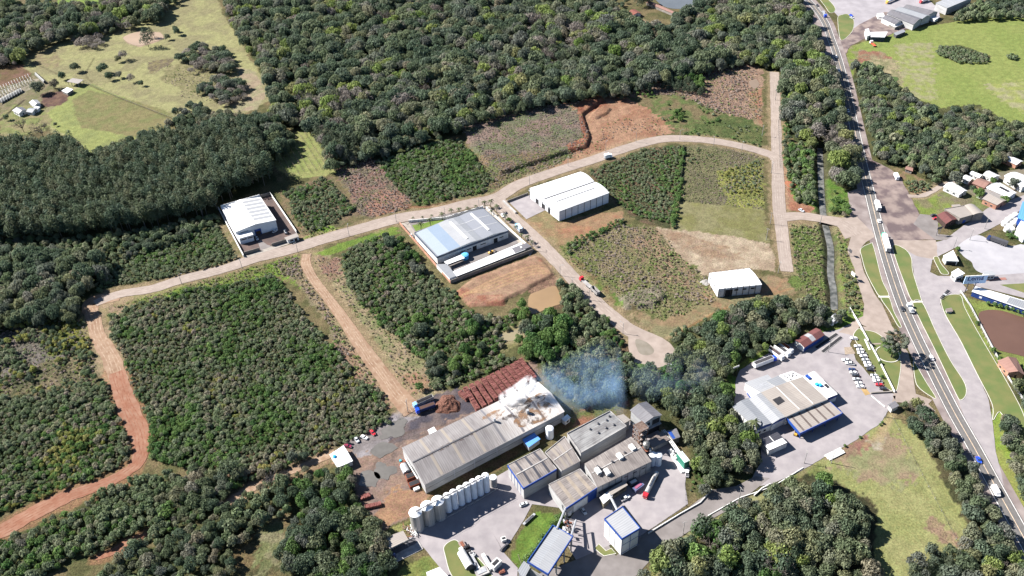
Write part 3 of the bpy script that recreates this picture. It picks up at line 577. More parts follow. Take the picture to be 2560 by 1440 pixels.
LM = {'dark': leafmat('leaves_dark', [GS(83,99,72), GS(92,108,80), GS(98,111,88), GS(78,96,70), GS(106,117,83), GS(109,113,99), GS(87,103,74)]),
 'mixed': leafmat('leaves_mixed', [GS(99,112,78), GS(112,122,86), GS(121,125,97), GS(91,107,73), GS(130,132,93), GS(128,126,110), GS(103,119,80), GS(136,130,105)]),
 'scrub': leafmat('leaves_scrub', [GS(113,127,92), GS(123,134,100), GS(102,120,79), GS(128,137,102), GS(132,133,104), GS(99,118,76), GS(120,132,95), GS(110,128,81)]),
 'pale': leafmat('leaves_pale', [GS(142,142,112), GS(150,144,120), GS(134,140,100), GS(146,136,118)]),
 'green': leafmat('leaves_green', [GS(79,112,57), GS(96,124,64), GS(110,136,70), GS(84,109,59)]),
 'weed': leafmat('leaves_weed', [GS(125,150,75), GS(149,148,104), GS(110,139,65), GS(157,144,116), GS(131,124,102), GS(138,151,89)]),
 'yellow': leafmat('leaves_yellow', [GS(147,147,75), GS(123,132,67), GS(157,151,90)]),
 'eucalypt': leafmat('leaves_eucalypt', [GS(80,98,72), GS(96,106,74), GS(74,92,70), GS(104,108,78)]),
 'lime': leafmat('leaves_lime', [GS(122,142,74), GS(136,148,80), GS(112,136,66), GS(140,140,92)]),
 'pine': leafmat('leaves_pine', [GS(66,82,60), GS(78,90,65), GS(86,95,70)]),
 'bare': leafmat('bare_twigs', [GS(135,126,113), GS(144,138,126), GS(125,119,105)]),
 'debris': leafmat('brush_debris', [GS(164,144,132), GS(148,136,122), GS(129,122,111), GS(174,160,143)])}
M_BARK = mat('bark', C(120,106,92), C(84,74,64), rough=.95, scale=.6)
M_PALEBARK = mat('pale_bark', C(190,182,170), C(150,140,128), rough=.9, scale=1)
def leaves(name, m, lobes, n, size, seed, up=.25, zsq=1.0, fill=.2, drop=-.35):
    """leaf-clump faces over a set of lobes (x,y,z,r)"""
    r = np.random.default_rng(seed); L = np.array(lobes); w = L[:, 3]**2; w = w/w.sum()
    k = r.choice(len(L), n, p=w); d = r.normal(size=(n, 3)); d[:, 2] += up; d /= np.linalg.norm(d, axis=1)[:, None]
    d[:, 2] = np.where(d[:, 2] < drop, -d[:, 2]*.5, d[:, 2]); rr = np.where(r.random(n) < fill, r.uniform(.55, .95, n), r.uniform(.92, 1.08, n))
    p = L[k, :3]+d*L[k, 3:4]*rr[:, None]*np.array([1, 1, zsq])
    nn = d+r.normal(size=(n, 3))*.38; nn /= np.linalg.norm(nn, axis=1)[:, None]
    a = np.cross(nn, r.normal(size=(n, 3))); a /= np.linalg.norm(a, axis=1)[:, None]; b = np.cross(nn, a)
    s = size*r.uniform(.6, 1.35, n)[:, None]; s2 = s*r.uniform(.5, 1, n)[:, None]
    V = np.stack([p-a*s, p-b*s2, p+a*s, p+b*s2], 1)*.72
    V = (V/.72-p[:, None])*.72+p[:, None]
    me = bpy.data.meshes.new(name); me.from_pydata(V.reshape(-1, 3).tolist(), [], np.arange(4*n).reshape(-1, 4).tolist())
    at = me.attributes.new('leaf', 'FLOAT', 'FACE'); lobe = r.random(len(L))[k]; at.data.foreach_set('value', np.clip(lobe*.45+r.random(n)*.55, 0, 1))
    me.materials.append(m); return me
def lobes_round(seed, R=1.0, H=1.0, n=9):
    r = np.random.default_rng(seed); out = [(0, 0, .62*H, .62*R)]
    for i in range(n):
        t = i*2.4+r.uniform(-.3, .3); q = r.uniform(.35, .72)*R; z = (.58+.34*r.random()-.3*(q/R))*H
        out.append((q*math.cos(t), q*math.sin(t), z, r.uniform(.26, .42)*R))
    return out
def lobes_tall(seed):
    r = np.random.default_rng(seed); out = []
    for i in range(7): z = .42+.53*i/6; w = .2*(1-.6*abs(i/6-.35)); out.append((r.uniform(-.04, .04), r.uniform(-.04, .04), z, w*.9))
    return out
def lobes_pine(seed):
    r = np.random.default_rng(seed); out = []
    for i in range(16):
        z = .25+.72*i/15; q = .26*(1-(i/15)**1.3)+.03; t = i*2.4; out.append((q*math.cos(t)*.7, q*math.sin(t)*.7, z, .07+q*.42))
    return out
# unit crowns: height 1 and spread about +-1 (round) ; scaled when placed
def twigs(name, seed, m, n=70):
    r = np.random.default_rng(seed); mb = MB()
    for i in range(5):
        t = i*1.256+r.uniform(-.3, .3); b = (0.45*math.cos(t)*.9, .45*math.sin(t)*.9, .62); mb.tube((0, 0, .3), b, .03, .018, 4, False)
        for j in range(9):
            u = t+r.uniform(-.9, .9); q = r.uniform(.5, 1); e = (q*math.cos(u), q*math.sin(u), r.uniform(.55, 1)); mb.tube(b, e, .014, .008, 3, False)
            for k in range(4):
                f = (e[0]+r.uniform(-.22, .22), e[1]+r.uniform(-.22, .22), e[2]+r.uniform(-.08, .16)); mb.tube(e, f, .008, .006, 3, False)
    me = bpy.data.meshes.new(name); me.from_pydata(mb.v, [], mb.f); at = me.attributes.new('leaf', 'FLOAT', 'FACE'); at.data.foreach_set('value', r.random(len(mb.f))); me.materials.append(m); return me
PROTO = {}
for kd, mk_, nv in (('dark', 'dark', 5), ('mixed', 'mixed', 5), ('green', 'green', 3), ('lime', 'lime', 3)):
    PROTO[kd] = [leaves('tree_crown', LM[mk_], lobes_round(31*i+len(kd), n=11), 1150, .105, i, zsq=.62) for i in range(nv)]
PROTO['scrub'] = [leaves('shrub_crown', LM['scrub'], lobes_round(71+i, n=6), 300, .19, 40+i, zsq=.7) for i in range(5)]
PROTO['paleshrub'] = [leaves('shrub_crown', LM['pale'], lobes_round(371+i, n=6), 300, .19, 65+i, zsq=.7) for i in range(3)]
PROTO['yellow'] = [leaves('shrub_crown', LM['yellow'], lobes_round(171+i, n=6), 260, .19, 50+i, zsq=.7) for i in range(3)]
PROTO['greenscrub'] = [leaves('shrub_crown', LM['green'], lobes_round(271+i, n=6), 300, .18, 60+i, zsq=.7) for i in range(3)]
PROTO['grey'] = [leaves('tree_crown', LM['bare'], lobes_round(471+i, n=11), 620, .09, 85+i, zsq=.62) for i in range(2)]
PROTO['weed'] = [leaves('weed_tuft', LM['weed'], lobes_round(91+i, n=3), 46, .34, 70+i, zsq=.6) for i in range(4)]
PROTO['debris'] = [leaves('brush_heap', LM['debris'], lobes_round(191+i, n=3), 40, .36, 80+i, zsq=.4) for i in range(3)]
PROTO['eucalypt'] = [leaves('eucalyptus_crown', LM['eucalypt'], lobes_tall(i), 420, .035, 90+i, up=.4, fill=.3) for i in range(4)]
PROTO['pine'] = [leaves('pine_crown', LM['pine'], lobes_pine(i), 900, .035, 110+i, up=.5) for i in range(3)]
PROTO['bare'] = [twigs('bare_crown', 130+i, LM['bare']) for i in range(2)]
def trunkmesh(m, r=.035, top=.7, tall=False):
    mb = MB(); mb.tube((0, 0, -.04), (0, 0, top), r, r*.5, 6, False)
    if not tall:
        for i in range(4):
            t = i*1.7; mb.tube((0, 0, .3), (.4*math.cos(t), .4*math.sin(t), .62), r*.6, r*.3, 5, False)
    me = bpy.data.meshes.new('trunk'); me.from_pydata(mb.v, [], mb.f); me.materials.append(m); return me
TR = {'round': trunkmesh(M_BARK), 'tall': trunkmesh(M_PALEBARK, .012, .95, True), 'pine': trunkmesh(M_BARK, .014, .95, True)}
FORM = {'grey': 'round', 'lime': 'round', 'dark': 'round', 'mixed': 'round', 'green': 'round', 'bare': 'round', 'eucalypt': 'tall', 'pine': 'pine', 'scrub': 'round', 'paleshrub': 'round', 'yellow': 'round', 'greenscrub': 'round'}
NAME = {'grey': 'broadleaf_tree', 'lime': 'broadleaf_tree', 'dark': 'broadleaf_tree', 'mixed': 'broadleaf_tree', 'green': 'broadleaf_tree', 'bare': 'bare_tree', 'eucalypt': 'eucalyptus_tree', 'pine': 'pine_tree', 'scrub': 'shrub', 'paleshrub': 'shrub', 'yellow': 'shrub', 'greenscrub': 'shrub', 'weed': 'weed', 'debris': 'brush'}
CROWNTOP = .62
def inside_paved(x, y, margin=0.0):
    bad = np.zeros(x.shape, bool)
    for p in PAVED+[PAVED_STREAM]:
        A = np.array(p); m = (x > A[:, 0].min()-margin) & (x < A[:, 0].max()+margin) & (y > A[:, 1].min()-margin) & (y < A[:, 1].max()+margin) & ~bad
        if not m.any(): continue
        xs, ys = x[m], y[m]; b = inpoly(xs, ys, p)
        if margin: b |= segdist(xs, ys, p, True) < margin
        bad[m] |= b
    return bad
PLANTS = []   # rows: x, y, height, spread radius, kind, group id
GROUPS = []
def plant(pts, mix, sp, h, rad_k, desc, margin=1.0, jit=.42, clump=0.0, hole=None):
    """scatter plants in the outline; mix {kind: share}; h (min,max) height; rad_k spread as share of height"""
    poly = WP(pts) if not isinstance(pts, np.ndarray) else pts; A = np.array(poly); x0, y0 = A.min(0)[:2]; x1, y1 = A.max(0)[:2]
    gx, gy = np.meshgrid(np.arange(x0, x1, sp), np.arange(y0, y1, sp*.87)); gx = gx+(np.arange(gx.shape[0])[:, None] % 2)*sp/2
    gx = (gx+RNG.uniform(-jit, jit, gx.shape)*sp).ravel(); gy = (gy+RNG.uniform(-jit, jit, gy.shape)*sp).ravel()
    jx = gx+5*(fbm(gx/9, gy/9+3, 2)-.5); jy = gy+5*(fbm(gx/9+8, gy/9, 2)-.5)
    k = inpoly(jx, jy, poly)
    if clump: k &= fbm(gx/12+3, gy/12+9, 3) > clump
    gx, gy = gx[k], gy[k]; hh = h[0]+(h[1]-h[0])*RNG.random(len(gx))**1.3*(.6+.8*fbm(gx/20, gy/20, 2)); rr = hh*rad_k*RNG.uniform(.8, 1.25, len(gx))
    k = ~inside_paved(gx, gy, margin); gx, gy, hh, rr = gx[k], gy[k], hh[k], rr[k]
    kinds = list(mix); pr = np.array([mix[q] for q in kinds], float); pr /= pr.sum()
    # kinds come in drifts
    f = .5*fbm(gx/14+40, gy/14, 2)+.5*fbm(gx/34+4, gy/34, 2)+RNG.uniform(-.14, .14, len(gx)); order = np.argsort(np.argsort(f))/max(1, len(f)); ki = np.searchsorted(np.cumsum(pr), order).clip(0, len(kinds)-1)
    g = len(GROUPS); GROUPS.append(desc)
    if desc and sp < 8 and not clump: FLOORS.append(poly)
    for a in range(len(gx)): PLANTS.append((gx[a], gy[a], hh[a], rr[a], kinds[ki[a]], g))
_inst = {}
def set_plants():
    N = len(PLANTS); X = np.array([p[0] for p in PLANTS]); Y = np.array([p[1] for p in PLANTS]); Hh = np.array([p[2] for p in PLANTS]); Rr = np.array([p[3] for p in PLANTS])
    K = [p[4] for p in PLANTS]; G = [p[5] for p in PLANTS]; Zb = basez(X, Y)*.9-.15
    px, py = Pj(np.stack([X, Y, Hh*.6], 1)); vis = (px > 8) & (px < 2552) & (py > 8) & (py < 1434)
    dist = np.sqrt(X**2+Y**2+CAMH**2); size = Rr/dist
    single = np.zeros(N, bool)
    for nm, lim in (('broadleaf_tree', 288), ('shrub', 285), ('eucalyptus_tree', 240), ('pine_tree', 90), ('bare_tree', 60)):
        idx = np.array([i for i in range(N) if NAME[K[i]] == nm and vis[i]], int)
        if len(idx): single[idx[np.argsort(-size[idx])[:lim]]] = True
    rot = RNG.uniform(0, 6.283, N)
    for i in np.nonzero(single)[0]:
        kd = K[i]; fm = FORM[kd]; nm = NAME[kd]; d = GROUPS[G[i]]; word = {'broadleaf_tree': 'Broad-crowned tree', 'shrub': 'Bushy shrub', 'eucalyptus_tree': 'Slim tall eucalyptus', 'pine_tree': 'Dark conical pine', 'bare_tree': 'Leafless grey-brown tree'}[nm]
        r = thing(nm, (word+' '+d).strip(), {'shrub': 'shrub'}.get(nm, 'tree'), (X[i], Y[i], Zb[i]), rot[i], nm.replace('_', ' ')+'s '+d)
        sc = (Rr[i], Rr[i], Hh[i]) if fm == 'round' else (Hh[i], Hh[i], Hh[i]); r.scale = sc
        a = bpy.data.objects.new('crown', PROTO[kd][i % len(PROTO[kd])]); a.parent = r; SC.collection.objects.link(a)
        b = bpy.data.objects.new('trunk', TR[fm]); b.parent = r; SC.collection.objects.link(b)
        if fm == 'round': b.scale = (1.2*Hh[i]/Rr[i]*.5,)*2+(1,)
    # the rest: one object of each kind, built by instancing
    STN = {'broadleaf_tree': ('forest', 'Closed canopy of broadleaf forest seen from above', 'forest'), 'shrub': ('scrub', 'Dense low scrub covering the undeveloped plots', 'scrub'),
           'eucalyptus_tree': ('eucalyptus_plantation', 'Tight plantation of slim eucalyptus left of the lots', 'plantation'), 'pine_tree': ('pine_wood', 'Dark pines standing inside the forest', 'pine wood'),
           'bare_tree': ('bare_wood', 'Leafless grey trees scattered in the woods', 'bare trees'), 'weed': ('weeds', 'Rough weeds and tussocks over the open ground', 'weeds'), 'brush': ('brushwood', 'Cleared brown brushwood lying on the plots', 'brushwood')}
    for nm, (on, lab, cat) in STN.items():
        idx = np.array([i for i in range(N) if NAME[K[i]] == nm and not single[i]], int)
        if not len(idx): continue
        kinds = sorted(set(K[i] for i in idx)); objs = []; off = {}
        for kd in kinds:
            off[kd] = len(objs)
            for q, me in enumerate(PROTO[kd]): objs.append(me)
        col = bpy.data.collections.new('plants_'+on)
        for q, me in enumerate(objs):
            o = bpy.data.objects.new('%s_form_%03d' % (on, q), me); col.objects.link(o)
        me = bpy.data.meshes.new(on); me.vertices.add(len(idx)); me.vertices.foreach_set('co', np.stack([X[idx], Y[idx], Zb[idx]], 1).ravel().astype(np.float32))
        fm = [FORM.get(K[i], 'round') for i in idx]
        scl = np.array([(Rr[i], Rr[i], Hh[i]) if f == 'round' else (Hh[i],)*3 for i, f in zip(idx, fm)], np.float32)
        for an, ty, dat in (('variant', 'INT', np.array([off[K[i]]+i % len(PROTO[K[i]]) for i in idx], np.int32)), ('spin', 'FLOAT_VECTOR', np.stack([idx*0, idx*0, rot[idx]], 1).astype(np.float32)), ('stretch', 'FLOAT_VECTOR', scl)):
            at = me.attributes.new(an, ty, 'POINT'); at.data.foreach_set('vector' if ty == 'FLOAT_VECTOR' else 'value', dat.ravel())
        ob = bpy.data.objects.new(on, me); SC.collection.objects.link(ob); tag(ob, lab, cat, kind='stuff')
        g = bpy.data.node_groups.new('grow_'+on, 'GeometryNodeTree'); g.interface.new_socket('Geometry', in_out='INPUT', socket_type='NodeSocketGeometry'); g.interface.new_socket('Geometry', in_out='OUTPUT', socket_type='NodeSocketGeometry')
        gi = g.nodes.new('NodeGroupInput'); go = g.nodes.new('NodeGroupOutput'); ip = g.nodes.new('GeometryNodeInstanceOnPoints'); ci = g.nodes.new('GeometryNodeCollectionInfo')
        ci.inputs['Collection'].default_value = col; ci.inputs['Separate Children'].default_value = True; ci.inputs['Reset Children'].default_value = True
        def na(nm_, ty): q = g.nodes.new('GeometryNodeInputNamedAttribute'); q.data_type = ty; q.inputs[0].default_value = nm_; return q.outputs[0]
        ip.inputs['Pick Instance'].default_value = True
        g.links.new(gi.outputs[0], ip.inputs['Points']); g.links.new(ci.outputs[0], ip.inputs['Instance']); g.links.new(na('variant', 'INT'), ip.inputs['Instance Index'])
        g.links.new(na('spin', 'FLOAT_VECTOR'), ip.inputs['Rotation']); g.links.new(na('stretch', 'FLOAT_VECTOR'), ip.inputs['Scale']); g.links.new(ip.outputs[0], go.inputs[0])
        md = ob.modifiers.new('grow', 'NODES'); md.node_group = g
    print('plants', N, 'single', single.sum())
# ---------------------------------------------------------------- building kit
def roofmat(name, col, dirt, amt=.5, rib=1.1, rough=.45, metal=0.0, patch=9.0, ribc=.12, spec=.4, grad=None):
    if name in MATS: return MATS[name]
    m = bpy.data.materials.new(name); m.use_nodes = True; n = m.node_tree.nodes; l = m.node_tree.links; b = n['Principled BSDF']
    b.inputs['Roughness'].default_value = rough; b.inputs['Metallic'].default_value = metal; b.inputs['Specular IOR Level'].default_value = spec
    uv = n.new('ShaderNodeUVMap'); uv.uv_map = 'UVMap'
    def nz(sx, sy, de):
        mp = n.new('ShaderNodeMapping'); mp.inputs['Scale'].default_value = (sx, sy, 1); l.new(uv.outputs[0], mp.inputs[0]); k = n.new('ShaderNodeTexNoise'); k.inputs['Scale'].default_value = 1; k.inputs['Detail'].default_value = de; l.new(mp.outputs[0], k.inputs['Vector']); return k.outputs[0]
    def math_(op, a, bb):
        k = n.new('ShaderNodeMath'); k.operation = op
        for i, q in enumerate((a, bb)):
            if isinstance(q, (int, float)): k.inputs[i].default_value = q
            else: l.new(q, k.inputs[i])
        return k.outputs[0]
    st = nz(1.6, .09, 5); pa = nz(1/patch, 1/patch, 6)
    s = math_('ADD', math_('MULTIPLY', st, .5), math_('MULTIPLY', pa, .5))
    mr = n.new('ShaderNodeMapRange'); l.new(s, mr.inputs[0]); mr.inputs[1].default_value = .40; mr.inputs[2].default_value = .62; mr.inputs[3].default_value = 0; mr.inputs[4].default_value = amt
    mx = n.new('ShaderNodeMix'); mx.data_type = 'RGBA'; l.new(mr.outputs[0], mx.inputs[0]); mx.inputs[6].default_value = (*col, 1); mx.inputs[7].default_value = (*dirt, 1)
    sp = n.new('ShaderNodeSeparateXYZ'); l.new(uv.outputs[0], sp.inputs[0]); base_ = mx.outputs[2]
    if grad:
        g1 = n.new('ShaderNodeMapRange'); l.new(math_('ADD', sp.outputs[0], math_('MULTIPLY', pa, 24)), g1.inputs[0]); g1.inputs[1].default_value = grad[0]; g1.inputs[2].default_value = grad[1]
        m3 = n.new('ShaderNodeMix'); m3.data_type = 'RGBA'; l.new(mr.outputs[0], m3.inputs[0]); m3.inputs[6].default_value = (*grad[2], 1); m3.inputs[7].default_value = (*grad[3], 1)
        m4 = n.new('ShaderNodeMix'); m4.data_type = 'RGBA'; l.new(g1.outputs[0], m4.inputs[0]); l.new(base_, m4.inputs[6]); l.new(m3.outputs[2], m4.inputs[7]); base_ = m4.outputs[2]
    w = math_('SINE', math_('MULTIPLY', sp.outputs[0], 6.2832/rib), 0); wv = math_('ADD', math_('MULTIPLY', w, ribc/2), 1-ribc/2)
    vm = n.new('ShaderNodeVectorMath'); vm.operation = 'SCALE'; l.new(base_, vm.inputs[0]); l.new(wv, vm.inputs['Scale']); l.new(vm.outputs[0], b.inputs['Base Color'])
    bu = n.new('ShaderNodeBump'); bu.inputs['Distance'].default_value = .05; bu.inputs['Strength'].default_value = .4; l.new(w, bu.inputs['Height']); l.new(bu.outputs[0], b.inputs['Normal'])
    MATS[name] = m; return m
WHITE = (.56, .57, .58)
M_WALLW = mat('white_wall', (.55,.55,.54), (.42,.42,.41), rough=.8, scale=2.5, streak=(1,1,.3))
M_WALLP = mat('precast_panel_wall', (.56,.57,.59), (.46,.47,.5), rough=.85, scale=2, streak=(.3,.3,2))
M_WALLG = mat('grey_panel_wall', (.33,.33,.33), (.24,.24,.24), rough=.85, scale=3, streak=(.5,.5,2))
M_WALLB = mat('brick_wall', (.34,.19,.13), (.24,.12,.085), rough=.9, scale=2)
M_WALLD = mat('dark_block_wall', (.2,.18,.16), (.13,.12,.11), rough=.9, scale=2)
M_BLUE = mat('blue_trim_paint', (.016,.055,.24), amt=.25, rough=.5, scale=3)
M_GLASS = mat('dark_glass', (.03,.035,.045), rough=.2, scale=1, spec=.6)
M_DARK = mat('dark_opening', (.02,.02,.024), rough=.9)
M_STEEL = mat('painted_steel', (.35,.36,.38), rough=.5, scale=1, metal=.3)
M_DSTEEL = mat('dark_steel', (.08,.08,.09), rough=.6, scale=1, metal=.3)
M_RUST = mat('rusty_steel', (.2,.07,.04), (.11,.045,.03), rough=.9, scale=1.2)
M_CONCW = mat('weathered_concrete', (.3,.29,.28), (.19,.18,.18), rough=.95, scale=2.5, detail=8)
R_WHITE = roofmat('white_metal_roof', WHITE, (.36,.36,.37), .6, ribc=.2, rib=2.2)
R_PALE = roofmat('pale_grey_roof', C(236,238,242), C(206,210,216), .6)
R_BEIGE = roofmat('beige_sheet_roof', C(226,216,206), C(204,192,184), .6, rib=1.0)
R_GREY = roofmat('light_grey_roof', C(206,210,216), C(184,188,196), .6)
R_MID = roofmat('grey_sheet_roof', C(176,174,180), C(140,136,140), .9)
R_DARK = roofmat('dark_grey_roof', C(110,110,120), C(80,80,88), .7)
R_OLD = roofmat('stained_cement_roof', C(206,196,190), C(140,130,128), .95, patch=7, rib=1.1, rough=.9)
R_OLDP = roofmat('pale_stained_roof', C(206,206,206), C(130,126,128), .9, patch=6, rough=.8)
R_TILE = roofmat('clay_tile_roof', C(190,116,100), C(150,84,72), .8, rib=.5, rough=.9)
R_TILEP = roofmat('faded_tile_roof', C(206,160,146), C(176,130,118), .8, rib=.5, rough=.9)
R_RED = roofmat('rust_red_roof', C(160,96,92), C(118,74,74), .8, rib=1, rough=.8)
R_BLUEW = roofmat('blue_sheet_roof', (.08,.22,.55), (.06,.16,.42), .5)
class B:
    """a building on four eave corners given as photo positions at height z"""
    def __init__(s, name, label, cat, q, z, prof=None, rise=1.5, axis=0, wall=None, roof=None, over=.35, thick=.16, group=None, walls=True, z0=0.0, roofpart='roof', end_over=None, legs=None):
        if axis: q = q[1:]+q[:1]
        s.w = [U(x, y, z) for x, y in q]; s.z = z; s.axis = axis
        s.base = tuple((s.w[0]+s.w[1]+s.w[2]+s.w[3])/4*np.array([1, 1, 0])+np.array([0, 0, z0])); s.t = thing(name, label, cat, s.base, 0, group)
        if prof is None or prof == 'flat': prof = [(0, 0), (1, 0)]
        elif prof == 'gable': prof = [(0, 0), (.5, rise), (1, 0)]
        elif prof == 'arch': prof = [(i/10, rise*(1-(2*i/10-1)**2)) for i in range(11)]
        elif prof == 'arch2': prof = [(i/16, rise*(1-(2*((i % 8)/8 if i < 16 else 0)-1)**2)) for i in range(17)]
        elif prof == 'shed': prof = [(0, 0), (1, rise)]
        s.prof = prof; L = np.linalg.norm(s.w[1]-s.w[0]); D = np.linalg.norm(s.w[3]-s.w[0]); s.L = L; s.D = D
        if walls:
            mb = MB(); w = s.w; n = len(prof)
            pr0 = [s.R(0, t) for t, _ in prof]; pr1 = [s.R(1, t) for t, _ in prof]
            mb.add([(w[0][0], w[0][1], z0), (w[1][0], w[1][1], z0), pr1[0], pr0[0]], [(0, 1, 2, 3)])
            mb.add([(w[2][0], w[2][1], z0), (w[3][0], w[3][1], z0), pr0[-1], pr1[-1]], [(0, 1, 2, 3)])
            mb.add([(w[1][0], w[1][1], z0), (w[2][0], w[2][1], z0)]+pr1[::-1], [tuple(range(n+2))])
            mb.add([(w[3][0], w[3][1], z0), (w[0][0], w[0][1], z0)]+pr0, [tuple(range(n+2))])
            s.wall = mb.build('wall', wall or M_WALLW, s.t, s.base)
        so_ = over/L if end_over is None else end_over/L; to = over/D
        P = [(-to, prof[0][1]-(prof[1][1]-prof[0][1])/max(prof[1][0]-prof[0][0], .01)*to)]+list(prof[1:-1])+[(1+to, prof[-1][1]-(prof[-2][1]-prof[-1][1])/max(prof[-1][0]-prof[-2][0], .01)*to)]
        mb = MB(); mb.uv = []; n = len(P); top = []; bot = []
        for ss in (-so_, 1+so_):
            for t, dz in P: p = s.pt(ss, t); top.append((p[0], p[1], z+dz+thick)); bot.append((p[0], p[1], z+dz+.02))
        mb.v = top+bot; N = 2*n; arc = [0]
        for i in range(1, n): arc.append(arc[-1]+math.hypot((P[i][0]-P[i-1][0])*D, P[i][1]-P[i-1][1]))
        for i in range(n-1):
            mb.f.append((i, n+i, n+i+1, i+1)); mb.uv.append([(0, arc[i]), (L, arc[i]), (L, arc[i+1]), (0, arc[i+1])])
            mb.f.append((N+i+1, N+n+i+1, N+n+i, N+i)); mb.uv.append([(0, 0)]*4)
            mb.f.append((i+1, N+i+1, N+i, i)); mb.uv.append([(0, 0)]*4); mb.f.append((n+i, N+n+i, N+n+i+1, n+i+1)); mb.uv.append([(0, 0)]*4)
        mb.f.append((0, N, N+n, n)); mb.uv.append([(0, 0)]*4); mb.f.append((2*n-1, N+2*n-1, N+n-1, n-1)); mb.uv.append([(0, 0)]*4)
        s.roof = mb.build(roofpart, roof or R_WHITE, s.t, s.base)
        if legs:
            for a in np.linspace(0.03, .97, legs):
                for t in (.03, .97):
                    p = s.pt(a, t); s.part('post', MB().box((p[0], p[1], z/2), (.3, .3, z)), M_CONCW)
    def pt(s, a, t):
        w = s.w; return (w[0]*(1-a)+w[1]*a)*(1-t)+(w[3]*(1-a)+w[2]*a)*t
    def hz(s, t):
        P = s.prof; t = min(max(t, 0), 1)
        for i in range(len(P)-1):
            if t <= P[i+1][0]+1e-9: k = (t-P[i][0])/(P[i+1][0]-P[i][0]); return P[i][1]*(1-k)+P[i+1][1]*k
        return P[-1][1]
    def R(s, a, t, dz=0): p = s.pt(a, t); return (p[0], p[1], s.z+s.hz(t)+dz)
    def part(s, name, mb, m, parent=None, sm=False, label=None):
        o = mb.build(name, m, parent or s.t, s.base, sm)
        if label: o['label'] = label
        return o
    def side(s, i): return s.w[i], s.w[(i+1) % 4]
    def panel(s, i, a0, a1, z0, z1, m, name='window', out=.07, depth=.14):
        """box standing proud of wall i between shares a0..a1 of its length"""
        p, q = s.side(i); c = s.pt(.5, .5); d = q-p; L = np.linalg.norm(d[:2]); d = d/L; n = np.array([d[1], -d[0], 0])
        mid = (p+q)/2
        if np.dot(n[:2], (mid-c)[:2]) < 0: n = -n
        k = p+d*(a0+a1)/2*L+n*(out-depth/2); return s.part(name, MB().box((k[0], k[1], (z0+z1)/2), ((a1-a0)*L, depth, z1-z0), math.atan2(d[1], d[0])), m)
    def strips(s, shares, wd, m, t0=0, t1=1, dz=.19, name='skylight_strip'):
        for a in shares:
            mb = MB(); e = wd/2/s.L; P = sorted(set([t0, t1]+[t for t, _ in s.prof if t0 < t < t1]))
            for i in range(len(P)-1):
                mb.add([s.R(a-e, P[i], dz), s.R(a+e, P[i], dz), s.R(a+e, P[i+1], dz), s.R(a-e, P[i+1], dz)], [(0, 1, 2, 3)])
            s.part(name, mb, m)
    def rline(s, t, a0, a1, wd, h, m, name='ridge_vent', dz=.1):
        p, q = np.array(s.R(a0, t)), np.array(s.R(a1, t)); c = (p+q)/2; L = np.linalg.norm((q-p)[:2])
        s.part(name, MB().box((c[0], c[1], c[2]+dz+h/2), (L, wd, h), math.atan2(q[1]-p[1], q[0]-p[0])), m)
    def rbox(s, a, t, sx, sy, h, m, name='roof_vent', dz=.1):
        c = s.R(a, t); d = s.w[1]-s.w[0]; return s.part(name, MB().box((c[0], c[1], c[2]+dz+h/2), (sx, sy, h), math.atan2(d[1], d[0])), m)
    def parapet(s, h, m, wd=.3, sides=(0, 1, 2, 3), name='parapet', below=0.0, out=0.0):
        for i in sides:
            p, q = s.side(i); c = (p+q)/2; L = np.linalg.norm((q-p)[:2])+wd*.98; d = (q-p)/L; n = np.array([d[1], -d[0], 0]); mc = s.pt(.5, .5)
            if np.dot(n[:2], (c-mc)[:2]) < 0: n = -n
            c = c+n*(out+.012*i); s.part(name, MB().box((c[0], c[1], s.z-below+(h+below)/2), (L, wd, h+below), math.atan2(d[1], d[0])), m)
def wallrun(name, label, pts, h, th, m, cat='wall', z=0, group=None, cap=None):
    w = WP(pts); c = np.mean(w, axis=0); base = (c[0], c[1], z); o = MB().strip(w, th, z, h=h).build(name, m, None, base); tag(o, label, cat, group)
    if cap: MB().strip(w, th+.2, z+h+.003, h=.12).build('coping', cap, o, base)
    return o
# ---- A: white warehouse beside the plantation
b = B('warehouse', 'White gabled warehouse in its own walled lot beside the eucalyptus plantation', 'warehouse', [(553,518),(588.7,580),(689,550),(649,491)], 7.6, 'gable', 1.6, axis=0, wall=M_WALLP, roof=R_WHITE)
b.strips([.13,.27,.41,.55,.69,.83], 3.2, R_GREY.copy() if False else R_PALE, .52, .98, name='translucent_strip')
b.parapet(1.6, M_WALLW, sides=(3,))
b.panel(1, .44, .6, 0, 4.8, M_BLUE, 'roller_door'); b.panel(1, .46, .58, .2, 3.2, mat('brown_door', C(120,96,80)), 'inner_door', .09); b.panel(1, .1, .3, 5.6, 6.0, M_GLASS)
b = B('office_annex', 'Small white flat office block with two slotted windows before the white walled-lot warehouse', 'building', [(591,587.5),(598,596),(632,586.5),(627,579)], 5.2, 'flat', wall=M_WALLP, roof=R_WHITE)
b.panel(1, .1, .5, 3, 3.9, M_GLASS); b.panel(1, .58, .95, 3, 3.9, M_GLASS)
wallrun('boundary_wall', 'White boundary wall left of the white warehouse lot', [(547,523),(610,643)], 2.2, .5, M_WALLW)
wallrun('boundary_wall', 'Pale boundary wall right of the white warehouse lot', [(676,486),(742,583)], 2.2, .35, M_WALLW)
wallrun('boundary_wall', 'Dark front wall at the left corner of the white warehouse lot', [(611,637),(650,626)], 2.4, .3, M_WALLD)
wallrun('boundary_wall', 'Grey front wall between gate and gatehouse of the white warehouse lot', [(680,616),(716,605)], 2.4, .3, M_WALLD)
wallrun('boundary_wall', 'Short grey back wall behind the white warehouse', [(651,494),(677,487)], 2.4, .3, M_WALLD)
